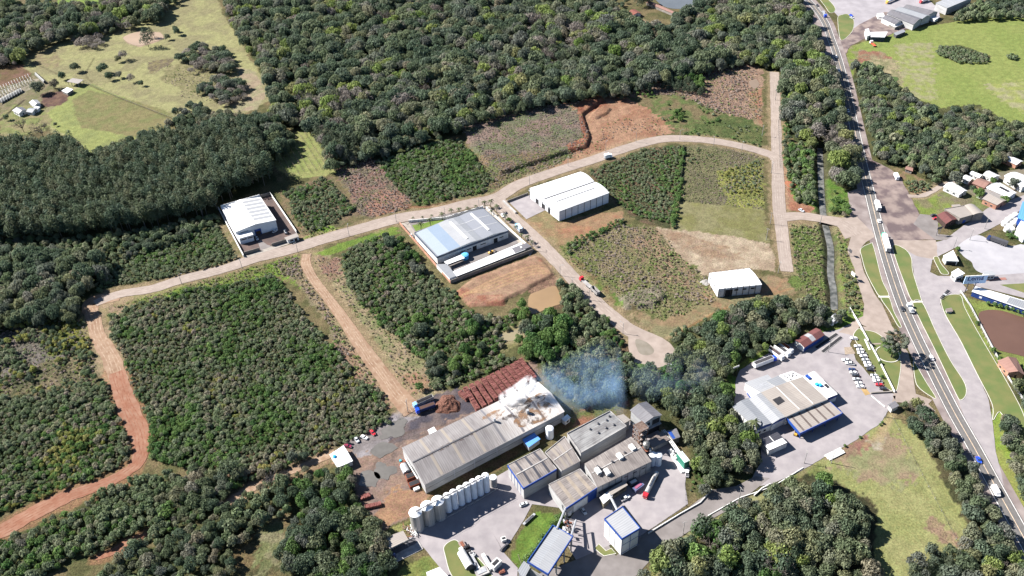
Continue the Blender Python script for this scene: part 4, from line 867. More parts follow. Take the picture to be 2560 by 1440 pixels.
b = B('gatehouse', 'Low flat gatehouse at the front right corner of the white warehouse lot', 'gatehouse', [(712,595),(719,600),(746,591),(741,584)], 3.0, 'flat', wall=M_WALLW, roof=R_BEIGE); b.panel(1, .2, .5, .8, 2.2, M_GLASS); b.panel(1, .6, .85, .1, 2.2, M_DARK, 'door')
# ---- B: middle factory
PB = [(0,0),(.2,.7),(.47,1.7),(.64,.9),(.79,1.5),(1,0)]
b = B('factory_hall', 'Large pale blue-grey roofed hall in the walled lot at the middle of the estate', 'factory', [(1036.7,583),(1092.5,642.5),(1270,577.5),(1208,522)], 5.8, PB, axis=0, wall=M_WALLW, roof=R_GREY, over=.1)
# ridge runs along the first edge: bands of different sheet
def band(b, t0, t1, m, name='roof_sheet', a0=0.01, a1=.99, dz=.185):
    mb = MB(); mb.uv = []; P = sorted(set([t0, t1]+[t for t, _ in b.prof if t0 < t < t1]))
    for i in range(len(P)-1):
        mb.add([b.R(a0, P[i], dz), b.R(a1, P[i], dz), b.R(a1, P[i+1], dz), b.R(a0, P[i+1], dz)], [(0, 1, 2, 3)]); mb.uv.append([(a0*b.L, P[i]*b.D), (a1*b.L, P[i]*b.D), (a1*b.L, P[i+1]*b.D), (a0*b.L, P[i+1]*b.D)])
    b.part(name, mb, m)
R_BLUEP = roofmat('pale_blue_roof', C(226,240,252), C(208,226,244), .5); R_SKY = roofmat('sky_blue_roof', C(196,216,240), C(180,204,232), .5)
band(b, .02, .17, R_BLUEP); band(b, .17, .33, R_SKY); band(b, .33, .55, R_PALE); band(b, .62, .98, roofmat('cool_grey_roof', C(200,204,214), C(188,192,204), .5))
for a in (.3, .62):
    b.strips([a], 1.0, R_PALE, .5, .98, dz=.22, name='pale_sheet_row')
b.rline(.47, .12, .85, 1.4, .5, M_WALLW); b.rline(.79, .08, .82, 1.4, .5, M_WALLW)
M_FASC = mat('steel_blue_fascia', C(132,150,178), rough=.5)
b.parapet(.5, M_FASC, below=.9, out=.12)
for a0, a1 in ((.49, .545), (.79, .845)): b.panel(1, a0, a1, 0, 3.6, M_DARK, 'roller_door')
for a0, a1 in ((.31,.385),(.41,.47),(.6,.68),(.87,.93)): b.panel(1, a0, a1, 2.4, 3.1, M_GLASS)
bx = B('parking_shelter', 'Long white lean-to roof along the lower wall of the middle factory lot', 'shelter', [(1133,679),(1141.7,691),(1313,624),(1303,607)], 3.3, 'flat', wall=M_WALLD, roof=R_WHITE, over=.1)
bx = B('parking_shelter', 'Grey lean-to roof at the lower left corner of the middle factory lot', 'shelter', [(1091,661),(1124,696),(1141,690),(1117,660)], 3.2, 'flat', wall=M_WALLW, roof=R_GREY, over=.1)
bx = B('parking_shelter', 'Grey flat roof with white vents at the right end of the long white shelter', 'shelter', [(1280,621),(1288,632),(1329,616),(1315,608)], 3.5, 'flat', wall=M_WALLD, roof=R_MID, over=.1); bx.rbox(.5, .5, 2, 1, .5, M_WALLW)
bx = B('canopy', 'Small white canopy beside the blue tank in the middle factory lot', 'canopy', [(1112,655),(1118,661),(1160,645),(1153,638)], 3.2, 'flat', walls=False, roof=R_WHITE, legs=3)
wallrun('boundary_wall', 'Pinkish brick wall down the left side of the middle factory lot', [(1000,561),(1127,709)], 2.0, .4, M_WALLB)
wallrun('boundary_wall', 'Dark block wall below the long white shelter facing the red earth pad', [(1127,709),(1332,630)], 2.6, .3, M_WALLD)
wallrun('boundary_wall', 'White roadside wall behind the pale blue-grey roofed hall', [(1022,556),(1115,548),(1208,520)], 2.0, .5, M_WALLW)
wallrun('boundary_wall', 'White wall along the side road right of the middle factory lot', [(1215,520),(1270,572),(1315,612)], 1.6, .35, M_WALLW)
# ---- C: arched white warehouse
b = B('arched_warehouse', 'White twin-vaulted warehouse with ribbed panel wall at the bend of the side road', 'warehouse', [(1398,528),(1522,482),(1451,430),(1325,471)], 8.4, 'arch2', 1.5, axis=0, wall=M_WALLP, roof=R_WHITE, over=.3)
b.rline(.5, 0, 1, .9, .3, M_DSTEEL, 'valley_gutter', dz=.2); b.rline(.25, .1, .86, .7, .12, M_DSTEEL, 'roof_slot', dz=.16)
for k in range(1, 8): b.panel(0, k/8-.004, k/8+.004, 0, 8.3, M_DSTEEL, 'column', .12, .2)
b.panel(3, .2, .3, .1, 4, M_DARK, 'door'); b.panel(3, .42, .52, .1, 4, M_DARK, 'door'); b.panel(3, .62, .7, .1, 4, M_DARK, 'door')
B('canopy', 'Grey sloping canopy on the short face of the twin-vaulted warehouse', 'canopy', [(1322,476),(1372,519),(1380,516),(1331,472)], 5.4, 'flat', walls=False, roof=R_GREY, legs=4)
wallrun('retaining_wall', 'Dark retaining wall on the roadside of the yard before the twin-vaulted warehouse', [(1268,506),(1320,486)], 1.6, .5, M_WALLD)
wallrun('retaining_wall', 'Grey retaining wall stepping down to the side road before the twin-vaulted warehouse', [(1258,504),(1290,534)], 1.2, 1.2, M_CONCW)
# ---- D: small warehouse below the dry field
b = B('small_warehouse', 'Small white warehouse with bare pillars standing alone below the dry field', 'warehouse', [(1773,683),(1797,723),(1905,712),(1873,671)], 6.6, 'arch', 1.0, axis=1, wall=M_WALLP, roof=R_WHITE, over=.0)
for k in range(8): b.panel(0, k/7-.006, k/7+.006, 0, 7.5, M_DSTEEL, 'pillar', .16, .2); b.panel(2, k/7-.006, k/7+.006, 0, 7.5, M_DSTEEL, 'pillar', .16, .2)
for a in (.37, .56, .75): b.panel(0, a, a+.09, 4.0, 5.2, M_DARK)
b.panel(0, .16, .33, 0, 5.4, M_DARK, 'doorway')
for a in (.15, .37, .58, .8): b.panel(3, a, a+.06, 4.0, 5.2, M_DARK)
# ---- E: smoking kiln shed
R_KILN = roofmat('sooted_kiln_roof', C(192,187,187), C(150,143,144), .95, patch=12, rib=1.1, rough=.8, grad=(52, 76, (.42,.405,.39), (.25,.22,.2)))
def kilnmat():
    m = roofmat('kiln_roof_white', (.4,.385,.37), (.27,.25,.235), .9, patch=8, rib=1.1, rough=.8); return m
b = B('kiln_shed', 'Long grey to white gabled shed with smoke rising from its roof', 'factory', [(1006,1120),(1345,956),(1410,1029),(1062,1211)], 7.4, 'gable', 2.6, axis=0, wall=M_WALLG, roof=R_KILN, over=.3)
R_BROWN = roofmat('smoke_browned_roof', C(214,190,168), C(176,140,112), .9, patch=5, rib=1.1)
R_TRANS = roofmat('translucent_sheet', C(212,200,186), C(196,184,170), .5)
b.strips([.12,.27,.42], 1.5, R_TRANS, .01, .99, dz=.21); b.strips([.56,.70,.86], 1.2, R_MID, .01, .99, dz=.21)
def stain(b, a0, a1, t0, t1, m, name, n=22, j=.12):
    mb = MB(); mb.uv = []; vs = []; uvs = []; c = ((a0+a1)/2, (t0+t1)/2); r = np.random.default_rng(int(a0*977))
    for i in range(n):
        q = 2*math.pi*i/n; k = 1-j*2*r.random(); a = c[0]+(a1-a0)/2*math.cos(q)*k; t = c[1]+(t1-t0)/2*math.sin(q)*k; vs.append(b.R(a, t, .235)); uvs.append((a*b.L, t*b.D))
    vs.append(b.R(*c, .235)); uvs.append((c[0]*b.L, c[1]*b.D))
    for i in range(n): mb.f.append((i, (i+1) % n, n)); mb.uv.append([uvs[i], uvs[(i+1) % n], uvs[n]])
    mb.v = vs; b.part(name, mb, m)
def sootmat(name, col, sc=.25, lo=.45, hi=.6):
    m = bpy.data.materials.new(name); m.use_nodes = True; n = m.node_tree.nodes; l = m.node_tree.links; p = n['Principled BSDF']; p.inputs['Base Color'].default_value = (*col, 1); p.inputs['Roughness'].default_value = .9
    uv = n.new('ShaderNodeUVMap'); uv.uv_map = 'UVMap'; k = n.new('ShaderNodeTexNoise'); k.inputs['Scale'].default_value = sc; k.inputs['Detail'].default_value = 6; l.new(uv.outputs[0], k.inputs['Vector'])
    r = n.new('ShaderNodeMapRange'); l.new(k.outputs[0], r.inputs[0]); r.inputs[1].default_value = lo; r.inputs[2].default_value = hi; r.inputs[4].default_value = .75; l.new(r.outputs[0], p.inputs['Alpha']); return m
S_BR = sootmat('brown_smoke_stain', C(196,150,110)); S_DK = sootmat('dark_soot', C(120,104,98), .3, .5, .62); S_DK2 = sootmat('soot_streak', C(140,124,120), .35)
stain(b, .66, .98, .5, .98, S_BR, 'smoke_stain'); stain(b, .5, .68, .18, .48, S_BR, 'smoke_stain'); stain(b, .62, .86, .38, .7, S_DK, 'soot_patch'); stain(b, .8, .97, .3, .6, S_BR, 'smoke_stain'); stain(b, .75, .84, .7, .97, S_DK2, 'soot_patch'); stain(b, .02, .5, .45, .56, S_DK2, 'soot_patch')
for a, t, s_ in ((.575, .5, 1.0), (.79, .66, 1.4)):
    p = b.R(a, t); b.part('chimney_hood', MB().box((p[0], p[1], p[2]+1.2), (s_, s_, 2.4), .5), M_STEEL)
b.rline(.5, .0, .58, .7, .25, M_DSTEEL, 'ridge_cap')
b.panel(2, .02, .98, 3.6, 3.75, M_DSTEEL, 'wall_rail', .1, .1)
for a in (.22, .5, .66, .8): b.panel(2, a, a+.006, .2, 7.2, M_STEEL, 'downpipe', .12, .14)
b.panel(3, .35, .6, 0, 4.5, M_DARK, 'doorway')
B('lean_to', 'Blue roofed lean-to on the shaded side of the smoking shed', 'canopy', [(1308,1100),(1322,1117),(1349,1098),(1335,1084)], 3.5, 'flat', walls=True, roof=R_BLUEW, wall=M_WALLG)
B('hut', 'Small white hut at the upper right corner of the smoking shed', 'hut', [(1405,1047),(1413,1053),(1425,1044),(1418,1038)], 3.2, 'flat', roof=R_WHITE).panel(1, .3, .7, 1, 2.2, M_GLASS)
B('hut', 'White hut on the upper side of the grey end of the smoking shed', 'hut', [(1071,1076),(1076,1085),(1090,1078),(1084,1069)], 3.0, 'flat', roof=R_WHITE)
# ---- F, G, H: process plant roofs
b = B('plant_hall', 'Blue-trimmed hall with stained roof at the left end of the process plant', 'factory', [(1270,1163),(1309,1220),(1391,1173),(1350,1123)], 8.8, 'gable', .9, axis=1, wall=M_WALLG, roof=R_OLD, over=.1)
b.strips([.22,.52,.8], 1.3, R_DARK, .02, .98, dz=.2, name='weathered_strip'); b.parapet(.3, M_BLUE, below=1.1, sides=(0, 3), out=.14); b.parapet(.5, M_CONCW, sides=(1, 2)); b.rline(.5, .02, .98, .6, .25, M_CONCW, 'ridge_cap')
for k in (.2, .4, .6, .8): b.panel(3, k, k+.01, 0, 7.6, M_BLUE, 'column', .12, .2)
b = B('plant_hall', 'Stepped grey-brown roofed hall beside the blue-trimmed plant hall', 'factory', [(1363,1132),(1404,1178),(1450,1153),(1412,1092)], 8.0, 'gable', .7, axis=1, wall=M_WALLG, roof=R_OLD, over=.1)
b.strips([.3,.62], 1.3, R_TRANS, .02, .98, dz=.2); b.parapet(.6, M_CONCW, sides=(2, 1, 3)); b.rline(.5, .02, .98, .5, .2, M_CONCW, 'ridge_cap')
b = B('plant_hall', 'Long pale stained roof with small round vents behind the process plant', 'factory', [(1418,1085),(1452,1134),(1566,1067),(1525,1029)], 8.2, 'flat', wall=M_WALLG, roof=R_OLDP, over=.0)
b.parapet(.7, M_CONCW); 
for a, t in ((.3,.42),(.62,.5),(.25,.62),(.6,.68),(.3,.8),(.65,.84),(.2,.9)):
    p = b.R(a, t); b.part('roof_vent', MB().lathe((p[0], p[1], p[2]), [(.45, .1), (.45, .7), (.7, .8), (.2, 1.1)], 10), M_DSTEEL)
b = B('plant_hall', 'Biggest beige-brown roof of the process plant with square white roof vents', 'factory', [(1462,1160),(1493,1218),(1628,1153),(1578,1093)], 8.2, 'gable', 1.2, axis=1, wall=M_WALLG, roof=R_OLD, over=.2)
b.rline(.5, .02, .98, .5, .2, M_CONCW, 'ridge_cap')
for a, t in ((.12,.45),(.25,.28),(.58,.55),(.86,.62)):
    b.rbox(a, t, 2.2, 3.6, 1.5, M_WALLW, 'square_vent')
for a, t in ((.18,.5),(.16,.62),(.2,.35),(.42,.52),(.7,.6),(.12,.3)): b.rbox(a, t, .8, .8, 1.0, M_DSTEEL)
for k in range(8): b.panel(0, .1+k*.115, .106+k*.115, 0, 8, M_DSTEEL, 'column', .14, .2)
for k in range(3): b.panel(0, .5+k*.16, .57+k*.16, 5.2, 5.9, M_GLASS)
b = B('plant_hall', 'Grey roofed hall with three pale skylight strips and blue band at the plant front', 'factory', [(1372,1212),(1415,1271),(1493,1219),(1450,1173)], 7.2, 'flat', wall=M_WALLG, roof=R_OLD, over=.1)
b.strips([.3], 1.5, R_TRANS, .02, .98, dz=.2, name='translucent_strip') if False else None
for k in (.27, .55, .82):
    mb = MB(); e = .9/b.D; mb.add([b.R(.04, k-e, .2), b.R(.04, k+e, .2), b.R(.98, k+e, .2), b.R(.98, k-e, .2)], [(3, 2, 1, 0)]); b.part('translucent_strip', mb, mat('cream_translucent', C(222,206,188), rough=.6))
b.parapet(.35, M_CONCW, sides=(0, 2, 3)); b.parapet(.4, M_BLUE, below=1.0, sides=(1,), out=.12)
b.panel(1, .24, .68, 0, 5.4, M_WALLW, 'sliding_door', .1); b.panel(1, .7, .99, 0, 5.6, M_BLUE, 'roller_door', .1)
b = B('storage_block', 'Small blocky store with beige top at the far corner of the pale plant roof', 'building', [(1544,1041),(1560,1058),(1574,1050),(1558,1037)], 7, 'flat', roof=R_BEIGE, wall=M_WALLG)
# ---- I: white tower block
b = B('white_tower', 'Tall white block with blue roof band and blue pillars beside the plant road', 'building', [(1512,1298),(1554.6,1347),(1598.8,1321),(1555.5,1268.5)], 13, 'flat', wall=M_WALLW, roof=R_PALE, over=0)
b.parapet(.5, M_BLUE, below=.8, out=.1)
for i, ks in ((0, (.3, .62)), (1, (.02, .5, .98))):
    for k in ks: b.panel(i, k-.008, k+.008, 0, 12.2, M_STEEL if i == 0 else M_BLUE, 'pillar', .12, .2)
b.panel(1, .02, .98, 7.2, 7.5, M_BLUE, 'belt'); b.panel(1, .02, .98, 1.0, 1.3, M_BLUE, 'belt')
for a0, a1, z_, m_ in ((.1,.4,9,M_WALLP),(.6,.9,9,M_WALLP)): b.panel(1, a0, a1, z_, z_+2.4, m_, 'panel', .09)
# ---- J: loading roof on stilts
b = B('loading_roof', 'Long grey-white roof with blue edge over the truck loading bay at the bottom', 'canopy', [(1320,1405.6),(1370,1436),(1431,1343),(1382,1316)], 11, 'gable', .7, axis=1, walls=False, roof=R_PALE, over=0)
mb = MB(); band(b, .51, .99, R_GREY, 'grey_roof_half'); b.parapet(.9, M_BLUE, below=.6, out=.12)
for a, t in ((.03,.03),(.35,.03),(.68,.03),(.97,.03),(.03,.97),(.35,.97),(.68,.97),(.97,.97)):
    p = b.pt(a, t); b.part('post', MB().box((p[0], p[1], 5.5), (.5, .5, 11), .5), M_CONCW)
b.panel(3, .05, .95, 0, 7, M_WALLG, 'hopper_wall') ; p = b.pt(.5, .5)
b.part('hopper', MB().lathe((p[0], p[1], 4), [(1, 0), (3.5, 4), (3.5, 6.4)], 4), M_DSTEEL)
b = B('grey_cabin', 'Plain grey metal box building at the foot of the blue-edged loading roof', 'building', [(1296,1427),(1309,1446),(1325,1417),(1310,1405)], 7.5, 'flat', wall=mat('grey_cladding', C(172,176,186), C(150,154,166), rough=.5, scale=3), roof=R_GREY)
# ---- K: container-like units in front of the big hall
b = B('cooling_unit', 'Beige oblong process cabin against the front of the biggest plant hall', 'building', [(1521,1228),(1527.5,1237),(1567,1212.6),(1559,1204)], 4.6, 'flat', wall=mat('beige_cladding', C(196,188,166), C(170,160,140), scale=2), roof=R_BEIGE)
b.panel(1, .1, .42, 2.4, 3.4, M_DARK); b.panel(1, .55, .9, 2.4, 3.4, M_DARK)
b = B('cooling_unit', 'White ribbed cabin at the left end of the beige process cabin', 'building', [(1501,1245),(1509,1258),(1530,1240),(1521,1230)], 4.2, 'flat', wall=mat('beige_cladding', WHITE), roof=R_WHITE)
b = B('duct_housing', 'Dark flat lean-to between the beige cabin and the big plant hall', 'building', [(1498,1231),(1503,1240),(1556,1206),(1550,1198)], 3.8, 'flat', wall=M_WALLG, roof=R_DARK)
# ---- L: grey-roofed tower house, lattice tower, columns
b = B('raised_loft', 'Grey gabled loft raised on columns at the upper end of the process plant', 'building', [(1578,1026),(1611,1056),(1652,1037),(1616,1006)], 11.5, 'gable', 1.6, axis=0, wall=M_WALLG, roof=R_MID, over=.5, z0=0)
b.panel(1, .1, .35, 7.6, 9.6, M_GLASS); b.panel(1, .5, .95, 6.5, 10.2, M_DARK, 'opening'); b.panel(1, .0, 1.0, 5.8, 6.1, M_CONCW, 'balcony', 1.3, 1.4); b.panel(1, .0, .99, 0, 5.6, M_DARK, 'undercroft', .05)
def lattice(name, label, px, h, w, m, levels=4, cat='tower', decks=True):
    p = U(*px); t = thing(name, label, cat, tuple(p), .5)
    for sx in (-1, 1):
        for sy in (-1, 1): MB().box((sx*w/2, sy*w/2, h/2), (.25, .25, h)).build('leg', m, t)
    for k in range(1, levels+1):
        z = h*k/levels
        if decks: MB().box((0, 0, z), (w+.8, w+.8, .2)).build('deck', mat('rusty_grating', C(176,150,136), C(130,104,92), scale=1), t)
        mb = MB(); z0 = h*(k-1)/levels
        for sx in (-1, 1): mb.tube((sx*w/2, -w/2, z0), (sx*w/2, w/2, z), .08, n=4); mb.tube((-w/2, sx*w/2, z0), (w/2, sx*w/2, z), .08, n=4)
        for (ax, ay, bx_, by) in ((-1,-1,1,-1),(1,-1,1,1),(1,1,-1,1),(-1,1,-1,-1)): mb.tube((ax*(w/2+.35), ay*(w/2+.35), z+1), (bx_*(w/2+.35), by*(w/2+.35), z+1), .05, n=4)
        mb.build('bracing', M_STEEL, t)
    return t
t = lattice('process_tower', 'Open rusty lattice tower with four decks between loft and plant hall', (1598,1112), 14, 5, M_RUST)
for dx, dy, h, r in ((0,0,13,.9),(1.2,-1,10,.5),(-1.3,1,11,.4)): MB().tube((dx, dy, 0), (dx, dy, h), r, n=10).build('vessel', M_STEEL, t)
t = thing('scrubber_column', 'Tall pale steel scrubber column with ribbed side beside the lattice tower', 'column', tuple(U(1612,1148)))
MB().lathe((0, 0, 0), [(1.1, 0), (1.1, 9), (1.7, 10), (1.7, 12.4), (.6, 13.2)], 14).build('vessel', mat('pale_steel', C(200,200,196), metal=.3, rough=.4), t, sm=False); MB().box((2.0, -1, 4.5), (.9, 1.6, 9)).build('ribbed_duct', M_STEEL, t)
for z in np.arange(1, 9, 1.0): MB().box((2.0, -1, z), (1.1, 1.8, .15)).build('rib', M_WALLW, t)
MB().lathe((0, 0, 8.2), [(1.7, 0), (2.2, .1), (2.2, .3), (1.2, .35)], 14).build('platform', M_RUST, t)
b = B('concrete_slab_roof', 'Low concrete roof with pipe rack between scrubber and white machinery', 'building', [(1621,1103),(1632,1119),(1672,1098),(1655,1080)], 3.5, 'flat', wall=M_CONCW, roof=roofmat('concrete_roof', C(190,174,166), C(160,146,140), .6))
b = B('machine_shed', 'Small grey and blue roofed machine shed at the edge of the wood', 'shed', [(1668,1079),(1682,1098),(1699,1092),(1690,1073)], 4.5, 'flat', wall=M_WALLD, roof=R_MID)
mb = MB(); mb.add([b.R(.0, .0, .2), b.R(1, 0, .2), b.R(1, .4, .2), b.R(0, .4, .2)], [(0, 1, 2, 3)]); b.part('blue_sheet', mb, M_BLUE)
t = thing('chiller', 'Green sided cooling unit with slatted white top beside the wood', 'machine', tuple(U(1706,1160)), heading((1700,1125),(1722,1152)))
MB().box((0, 0, 3), (7, 3.4, 5)).build('housing', mat('green_paint', (.02,.16,.11), rough=.5), t)
for k in range(4): MB().box((0, -1.3+k*.87, 5.6), (6.8, .45, .2)).build('slat', M_WALLW, t)
for k in (-3, 3): MB().box((k, 0, .25), (.4, 3, .5)).build('foot', M_CONCW, t)
t = thing('equipment_slab', 'White plinth crowded with pale machinery beside the green cooling unit', 'machine', tuple(U(1697,1152)), heading((1683,1130),(1705,1165)))
MB().box((0, 0, .5), (15, 5, 1)).build('plinth', M_WALLW, t)
for k in range(5): MB().tube((-6+k*1.4, -1.6+.5*(k % 2), 1), (-6+k*1.4, -1.6+.5*(k % 2), 2.8), .55, n=10).build('canister', M_WALLW, t)
t = thing('pipe_rack', 'White pipe rack running from the machine shed down to the plinth', 'machine', tuple(U(1676,1112)), heading((1664,1098),(1690,1135)))
for dy in (-.8, 0, .8): MB().tube((-8, dy, 3), (8, dy, 3), .22, n=8).build('pipe', M_WALLW, t)
for dx in (-7, -2.3, 2.3, 7): MB().box((dx, 0, 1.4), (.2, 2.2, 2.8)).build('trestle', M_STEEL, t)
# ---- silos
def silo(name, label, top, h, r, m, dome=1.0, group=None, cone=True):
    p = U(top[0], top[1], h+dome*.5); t = thing(name, label, 'silo', (p[0], p[1], 0), 0, group)
    MB().lathe((0, 0, 0), [(r*1.08, 0), (r*1.08, .35), (r, .36), (r, h)], 28).build('shell', m, t)
    MB().lathe((0, 0, h), [(r*1.03, -.05), (r*1.03, .12), (r*.5, dome*.72), (.3, dome), (.3, dome+.12), (.1, dome+.15)], 28).build('roof', M_SILOTOP, t)
    mb = MB(); mb.box((r+.12, .25, h/2), (.08, .06, h)); mb.box((r+.12, -.25, h/2), (.08, .06, h))
    for z in np.arange(.5, h, .8): mb.box((r+.12, 0, z), (.06, .5, .06))
    mb.build('ladder', M_STEEL, t); return t
M_SILOS = mat('stainless_shell', (.5,.49,.47), (.32,.31,.3), rough=.35, metal=.4, scale=1.2, streak=(3,3,.02))
M_SILOTOP = mat('silo_top', (.7,.71,.72), (.55,.56,.58), rough=.4, scale=1)
M_SILOW = mat('white_silo_shell', (.62,.65,.7), (.46,.49,.55), rough=.6, scale=1.5, streak=(1,1,.25), contrast=(.3,.55))
for i, (x, y) in enumerate([(1038,1278),(1067,1262),(1094,1249)]):
    silo('steel_silo', ['Broad stainless silo at the lower left end of the silo row','Broad stainless silo second from the lower left end of the row','Broad stainless silo next to the first slim white silo'][i], (x, y), 12.2, 3.0, M_SILOS, 1.6, 'broad stainless silos')
ords = ['first','second','third','fourth','fifth','sixth','seventh']
for i, (x, y) in enumerate([(1116.7,1237),(1132.5,1228.5),(1149.5,1219.5),(1166,1211),(1181.7,1202.5),(1197.5,1195),(1213,1187)]):
    silo('white_silo', 'Slim white silo, %s after the broad stainless ones' % ords[i], (x, y), 11.6, 1.72, M_SILOW, .9, 'slim white silos')
silo('grey_silo', 'Short grey silo closing the right end of the silo row', (1232.5,1192), 6.4, 1.75, M_CONCW, .7)
silo('white_silo', 'Squat pale silo against the shaded wall of the smoking shed', (1374,1069), 6.6, 2.0, M_SILOW, 1.0)
silo('white_silo', 'Left of the two pale tanks at the corner of the biggest plant hall', (1632,1135), 7, 1.9, M_SILOW, .8); silo('white_silo', 'Right of the two pale tanks at the corner of the biggest plant hall', (1647,1136), 7, 1.7, M_SILOW, .8)
t = thing('catwalk', 'Narrow steel catwalk running over the tops of the silos', 'walkway', tuple(U(1130,1270)*np.array([1,1,0]))); bs = tuple(t.location)
mb = MB(); P_ = [U(1040,1279,14), U(1068,1263,14), U(1095,1250,13.9), U(1117,1239,12.8), U(1213,1189,12.8)]
for a_, b_ in zip(P_[:-1], P_[1:]):
    c = (a_+b_)/2; d = b_-a_; mb.box(tuple(c), (np.linalg.norm(d[:2]), .7, .12), math.atan2(d[1], d[0]))
mb.build('deck', M_DSTEEL, t, bs)
for q in (.4, -.4):
    mb = MB()
    for a_, b_ in zip(P_[:-1], P_[1:]):
        d = (b_-a_)/np.linalg.norm(b_-a_); n_ = np.array([-d[1], d[0], 0])*q; mb.tube(a_+n_+[0,0,1], b_+n_+[0,0,1], .03, n=4)
    mb.build('handrail', M_DSTEEL, t, bs)
wallrun('silo_plinth', 'Concrete plinth kerb along the foot of the silo row', [(1042,1330),(1100,1302),(1140,1282),(1245,1222)], .4, .5, M_DARK if False else M_CONCW, 'plinth')
# ---- white shed of the timber yard
b = B('yard_office', 'Small white gabled office with a blue water tank at the edge of the timber yard', 'building', [(826,1137),(846,1167),(880,1152),(858,1116)], 3.4, 'gable', .6, axis=1, wall=M_WALLW, roof=R_WHITE)
b.panel(1, .3, .45, .1, 2.2, M_DARK, 'door'); b.panel(1, .6, .8, 1.1, 2.1, M_GLASS)
p = U(836, 1142, 4.2); b.part('water_tank', MB().lathe((p[0], p[1], 3.6), [(.9, 0), (1.0, 1.0), (.4, 1.4)], 12), mat('blue_plastic', (.03,.3,.6), rough=.4))
# ---- weighing shed bottom left
b = B('weighbridge_roof', 'Pale flat roof over the truck weighbridge at the bottom left of the yard', 'canopy', [(953,1349),(975,1370),(1019,1349),(1007,1329)], 5.5, 'flat', walls=False, roof=R_BEIGE, legs=3)
t = thing('weighbridge', 'Dark weighbridge deck in the shade beside the pale flat roof', 'weighbridge', tuple(U(1000,1372)), heading((980,1385),(1028,1360))); MB().box((0,0,.15),(16,3.2,.3)).build('deck', M_DSTEEL, t); MB().box((0,1.8,.5),(16,.2,.5)).build('side_rail', M_STEEL, t)
b = B('white_shed', 'White roof cut by the bottom edge of the picture left of the scrap yard', 'building', [(1068,1432),(1075,1470),(1125,1450),(1098,1420)], 4, 'flat', roof=R_WHITE)
wallrun('concrete_strip', 'Concrete ramp slab below the weighbridge', [(985,1395),(1052,1362)], .25, 5.5, M_CONCW, 'slab')
# ---- M: factory at the haulage yard
b = B('haulage_hall', 'Outer light grey roof at the left of the blue and white haulage works', 'factory', [(1832.5,1016.7),(1891,1072),(1929,1056.7),(1871,996)], 6, 'gable', .8, axis=0, wall=M_WALLW, roof=R_GREY)
b.panel(1, .02, .98, 4.2, 5.8, M_BLUE, 'blue_band'); b.panel(0, .6, .98, 0, 2.2, M_BLUE, 'blue_dado'); b.panel(1, .2, .35, 1.2, 2.6, M_GLASS); b.panel(1, .55, .7, 1.2, 2.6, M_GLASS)
for k in range(7): b.panel(0, .05+k*.14, .065+k*.14, 0, 5.8, M_STEEL, 'pilaster', .2, .3)
b = B('haulage_hall', 'Second light grey roof from the left of the haulage works', 'factory', [(1875,998),(1931,1057.5),(1964,1041),(1905,981.7)], 6.2, 'gable', .8, axis=0, wall=M_WALLW, roof=R_PALE); b.panel(1, .02, .98, 4.6, 6.0, M_BLUE, 'blue_band')
b = B('haulage_hall', 'Broad beige roof in the middle of the haulage works', 'factory', [(1905,981.7),(1965,1041),(2068,998),(2008,943)], 6.8, [(0,0),(.33,.5),(.5,.2),(.66,.5),(1,0)], axis=0, wall=M_WALLW, roof=R_BEIGE)
b.rline(.33, .02, .98, .4, .15, M_WALLW, 'ridge_cap'); b.rline(.66, .02, .98, .4, .15, M_WALLW, 'ridge_cap'); b.rbox(.46, .16, 4.2, 6, .25, M_DARK, 'roof_opening', dz=.02); b.parapet(.3, M_WALLW, sides=(2,))
b = B('haulage_canopy', 'Beige canopy with dark stripes and deep blue fascia over the haulage loading yard', 'canopy', [(1965,1041.7),(2000,1083),(2105,1033),(2068,999)], 5.4, 'flat', walls=False, roof=R_BEIGE, over=0)
M_STRIPE = mat('brown_sheet', C(150,136,130), C(130,116,112), scale=2)
for k in (.1, .28, .46, .64, .83):
    mb = MB(); e = .55/b.D; mb.add([b.R(.03, k-e, .2), b.R(.03, k+e, .2), b.R(.97, k+e, .2), b.R(.97, k-e, .2)], [(3, 2, 1, 0)]); b.part('dark_strip', mb, M_STRIPE)
b.parapet(.25, M_BLUE, below=1.5, sides=(0, 1, 2), out=.12)
for a, t in ((.06,.05),(.94,.05),(.94,.35),(.94,.65),(.94,.95),(.06,.95)): p = b.pt(a, t); b.part('post', MB().box((p[0], p[1], 2.7), (.35, .35, 5.4)), M_BLUE)
b = B('haulage_office', 'Bright white office roof along the right side of the haulage works', 'building', [(2009,941.7),(2068,996),(2093,986),(2035,929)], 5.2, 'flat', wall=M_WALLW, roof=R_WHITE, over=.1)
b.panel(1, .0, 1, 3.2, 5.0, M_BLUE, 'blue_band'); b.rbox(.1, .2, 3, 1.5, 1.0, M_BLUE, 'roof_box'); b.rbox(.45, .25, 1.6, 1.6, 1.2, mat('blue_plastic'  , (.03,.3,.6)), 'water_tank'); b.rbox(.52, .4, 1.6, 1.6, 1.2, MATS['blue_plastic'], 'water_tank'); b.rbox(.62, .9, 3, 2.4, .2, M_DARK, 'skylight'); b.parapet(.35, M_WALLW)
b = B('haulage_annex', 'White slab roof dotted with small skylights behind the haulage works', 'building', [(1948,939),(1977,957),(2007,941),(1981,928)], 5.6, 'flat', wall=M_WALLW, roof=R_WHITE, over=.1)
for a, t in ((.25,.2),(.5,.2),(.75,.22),(.3,.5),(.55,.52),(.3,.8),(.6,.8),(.45,.65)): b.rbox(a, t, .9, .7, .2, M_DARK, 'skylight')
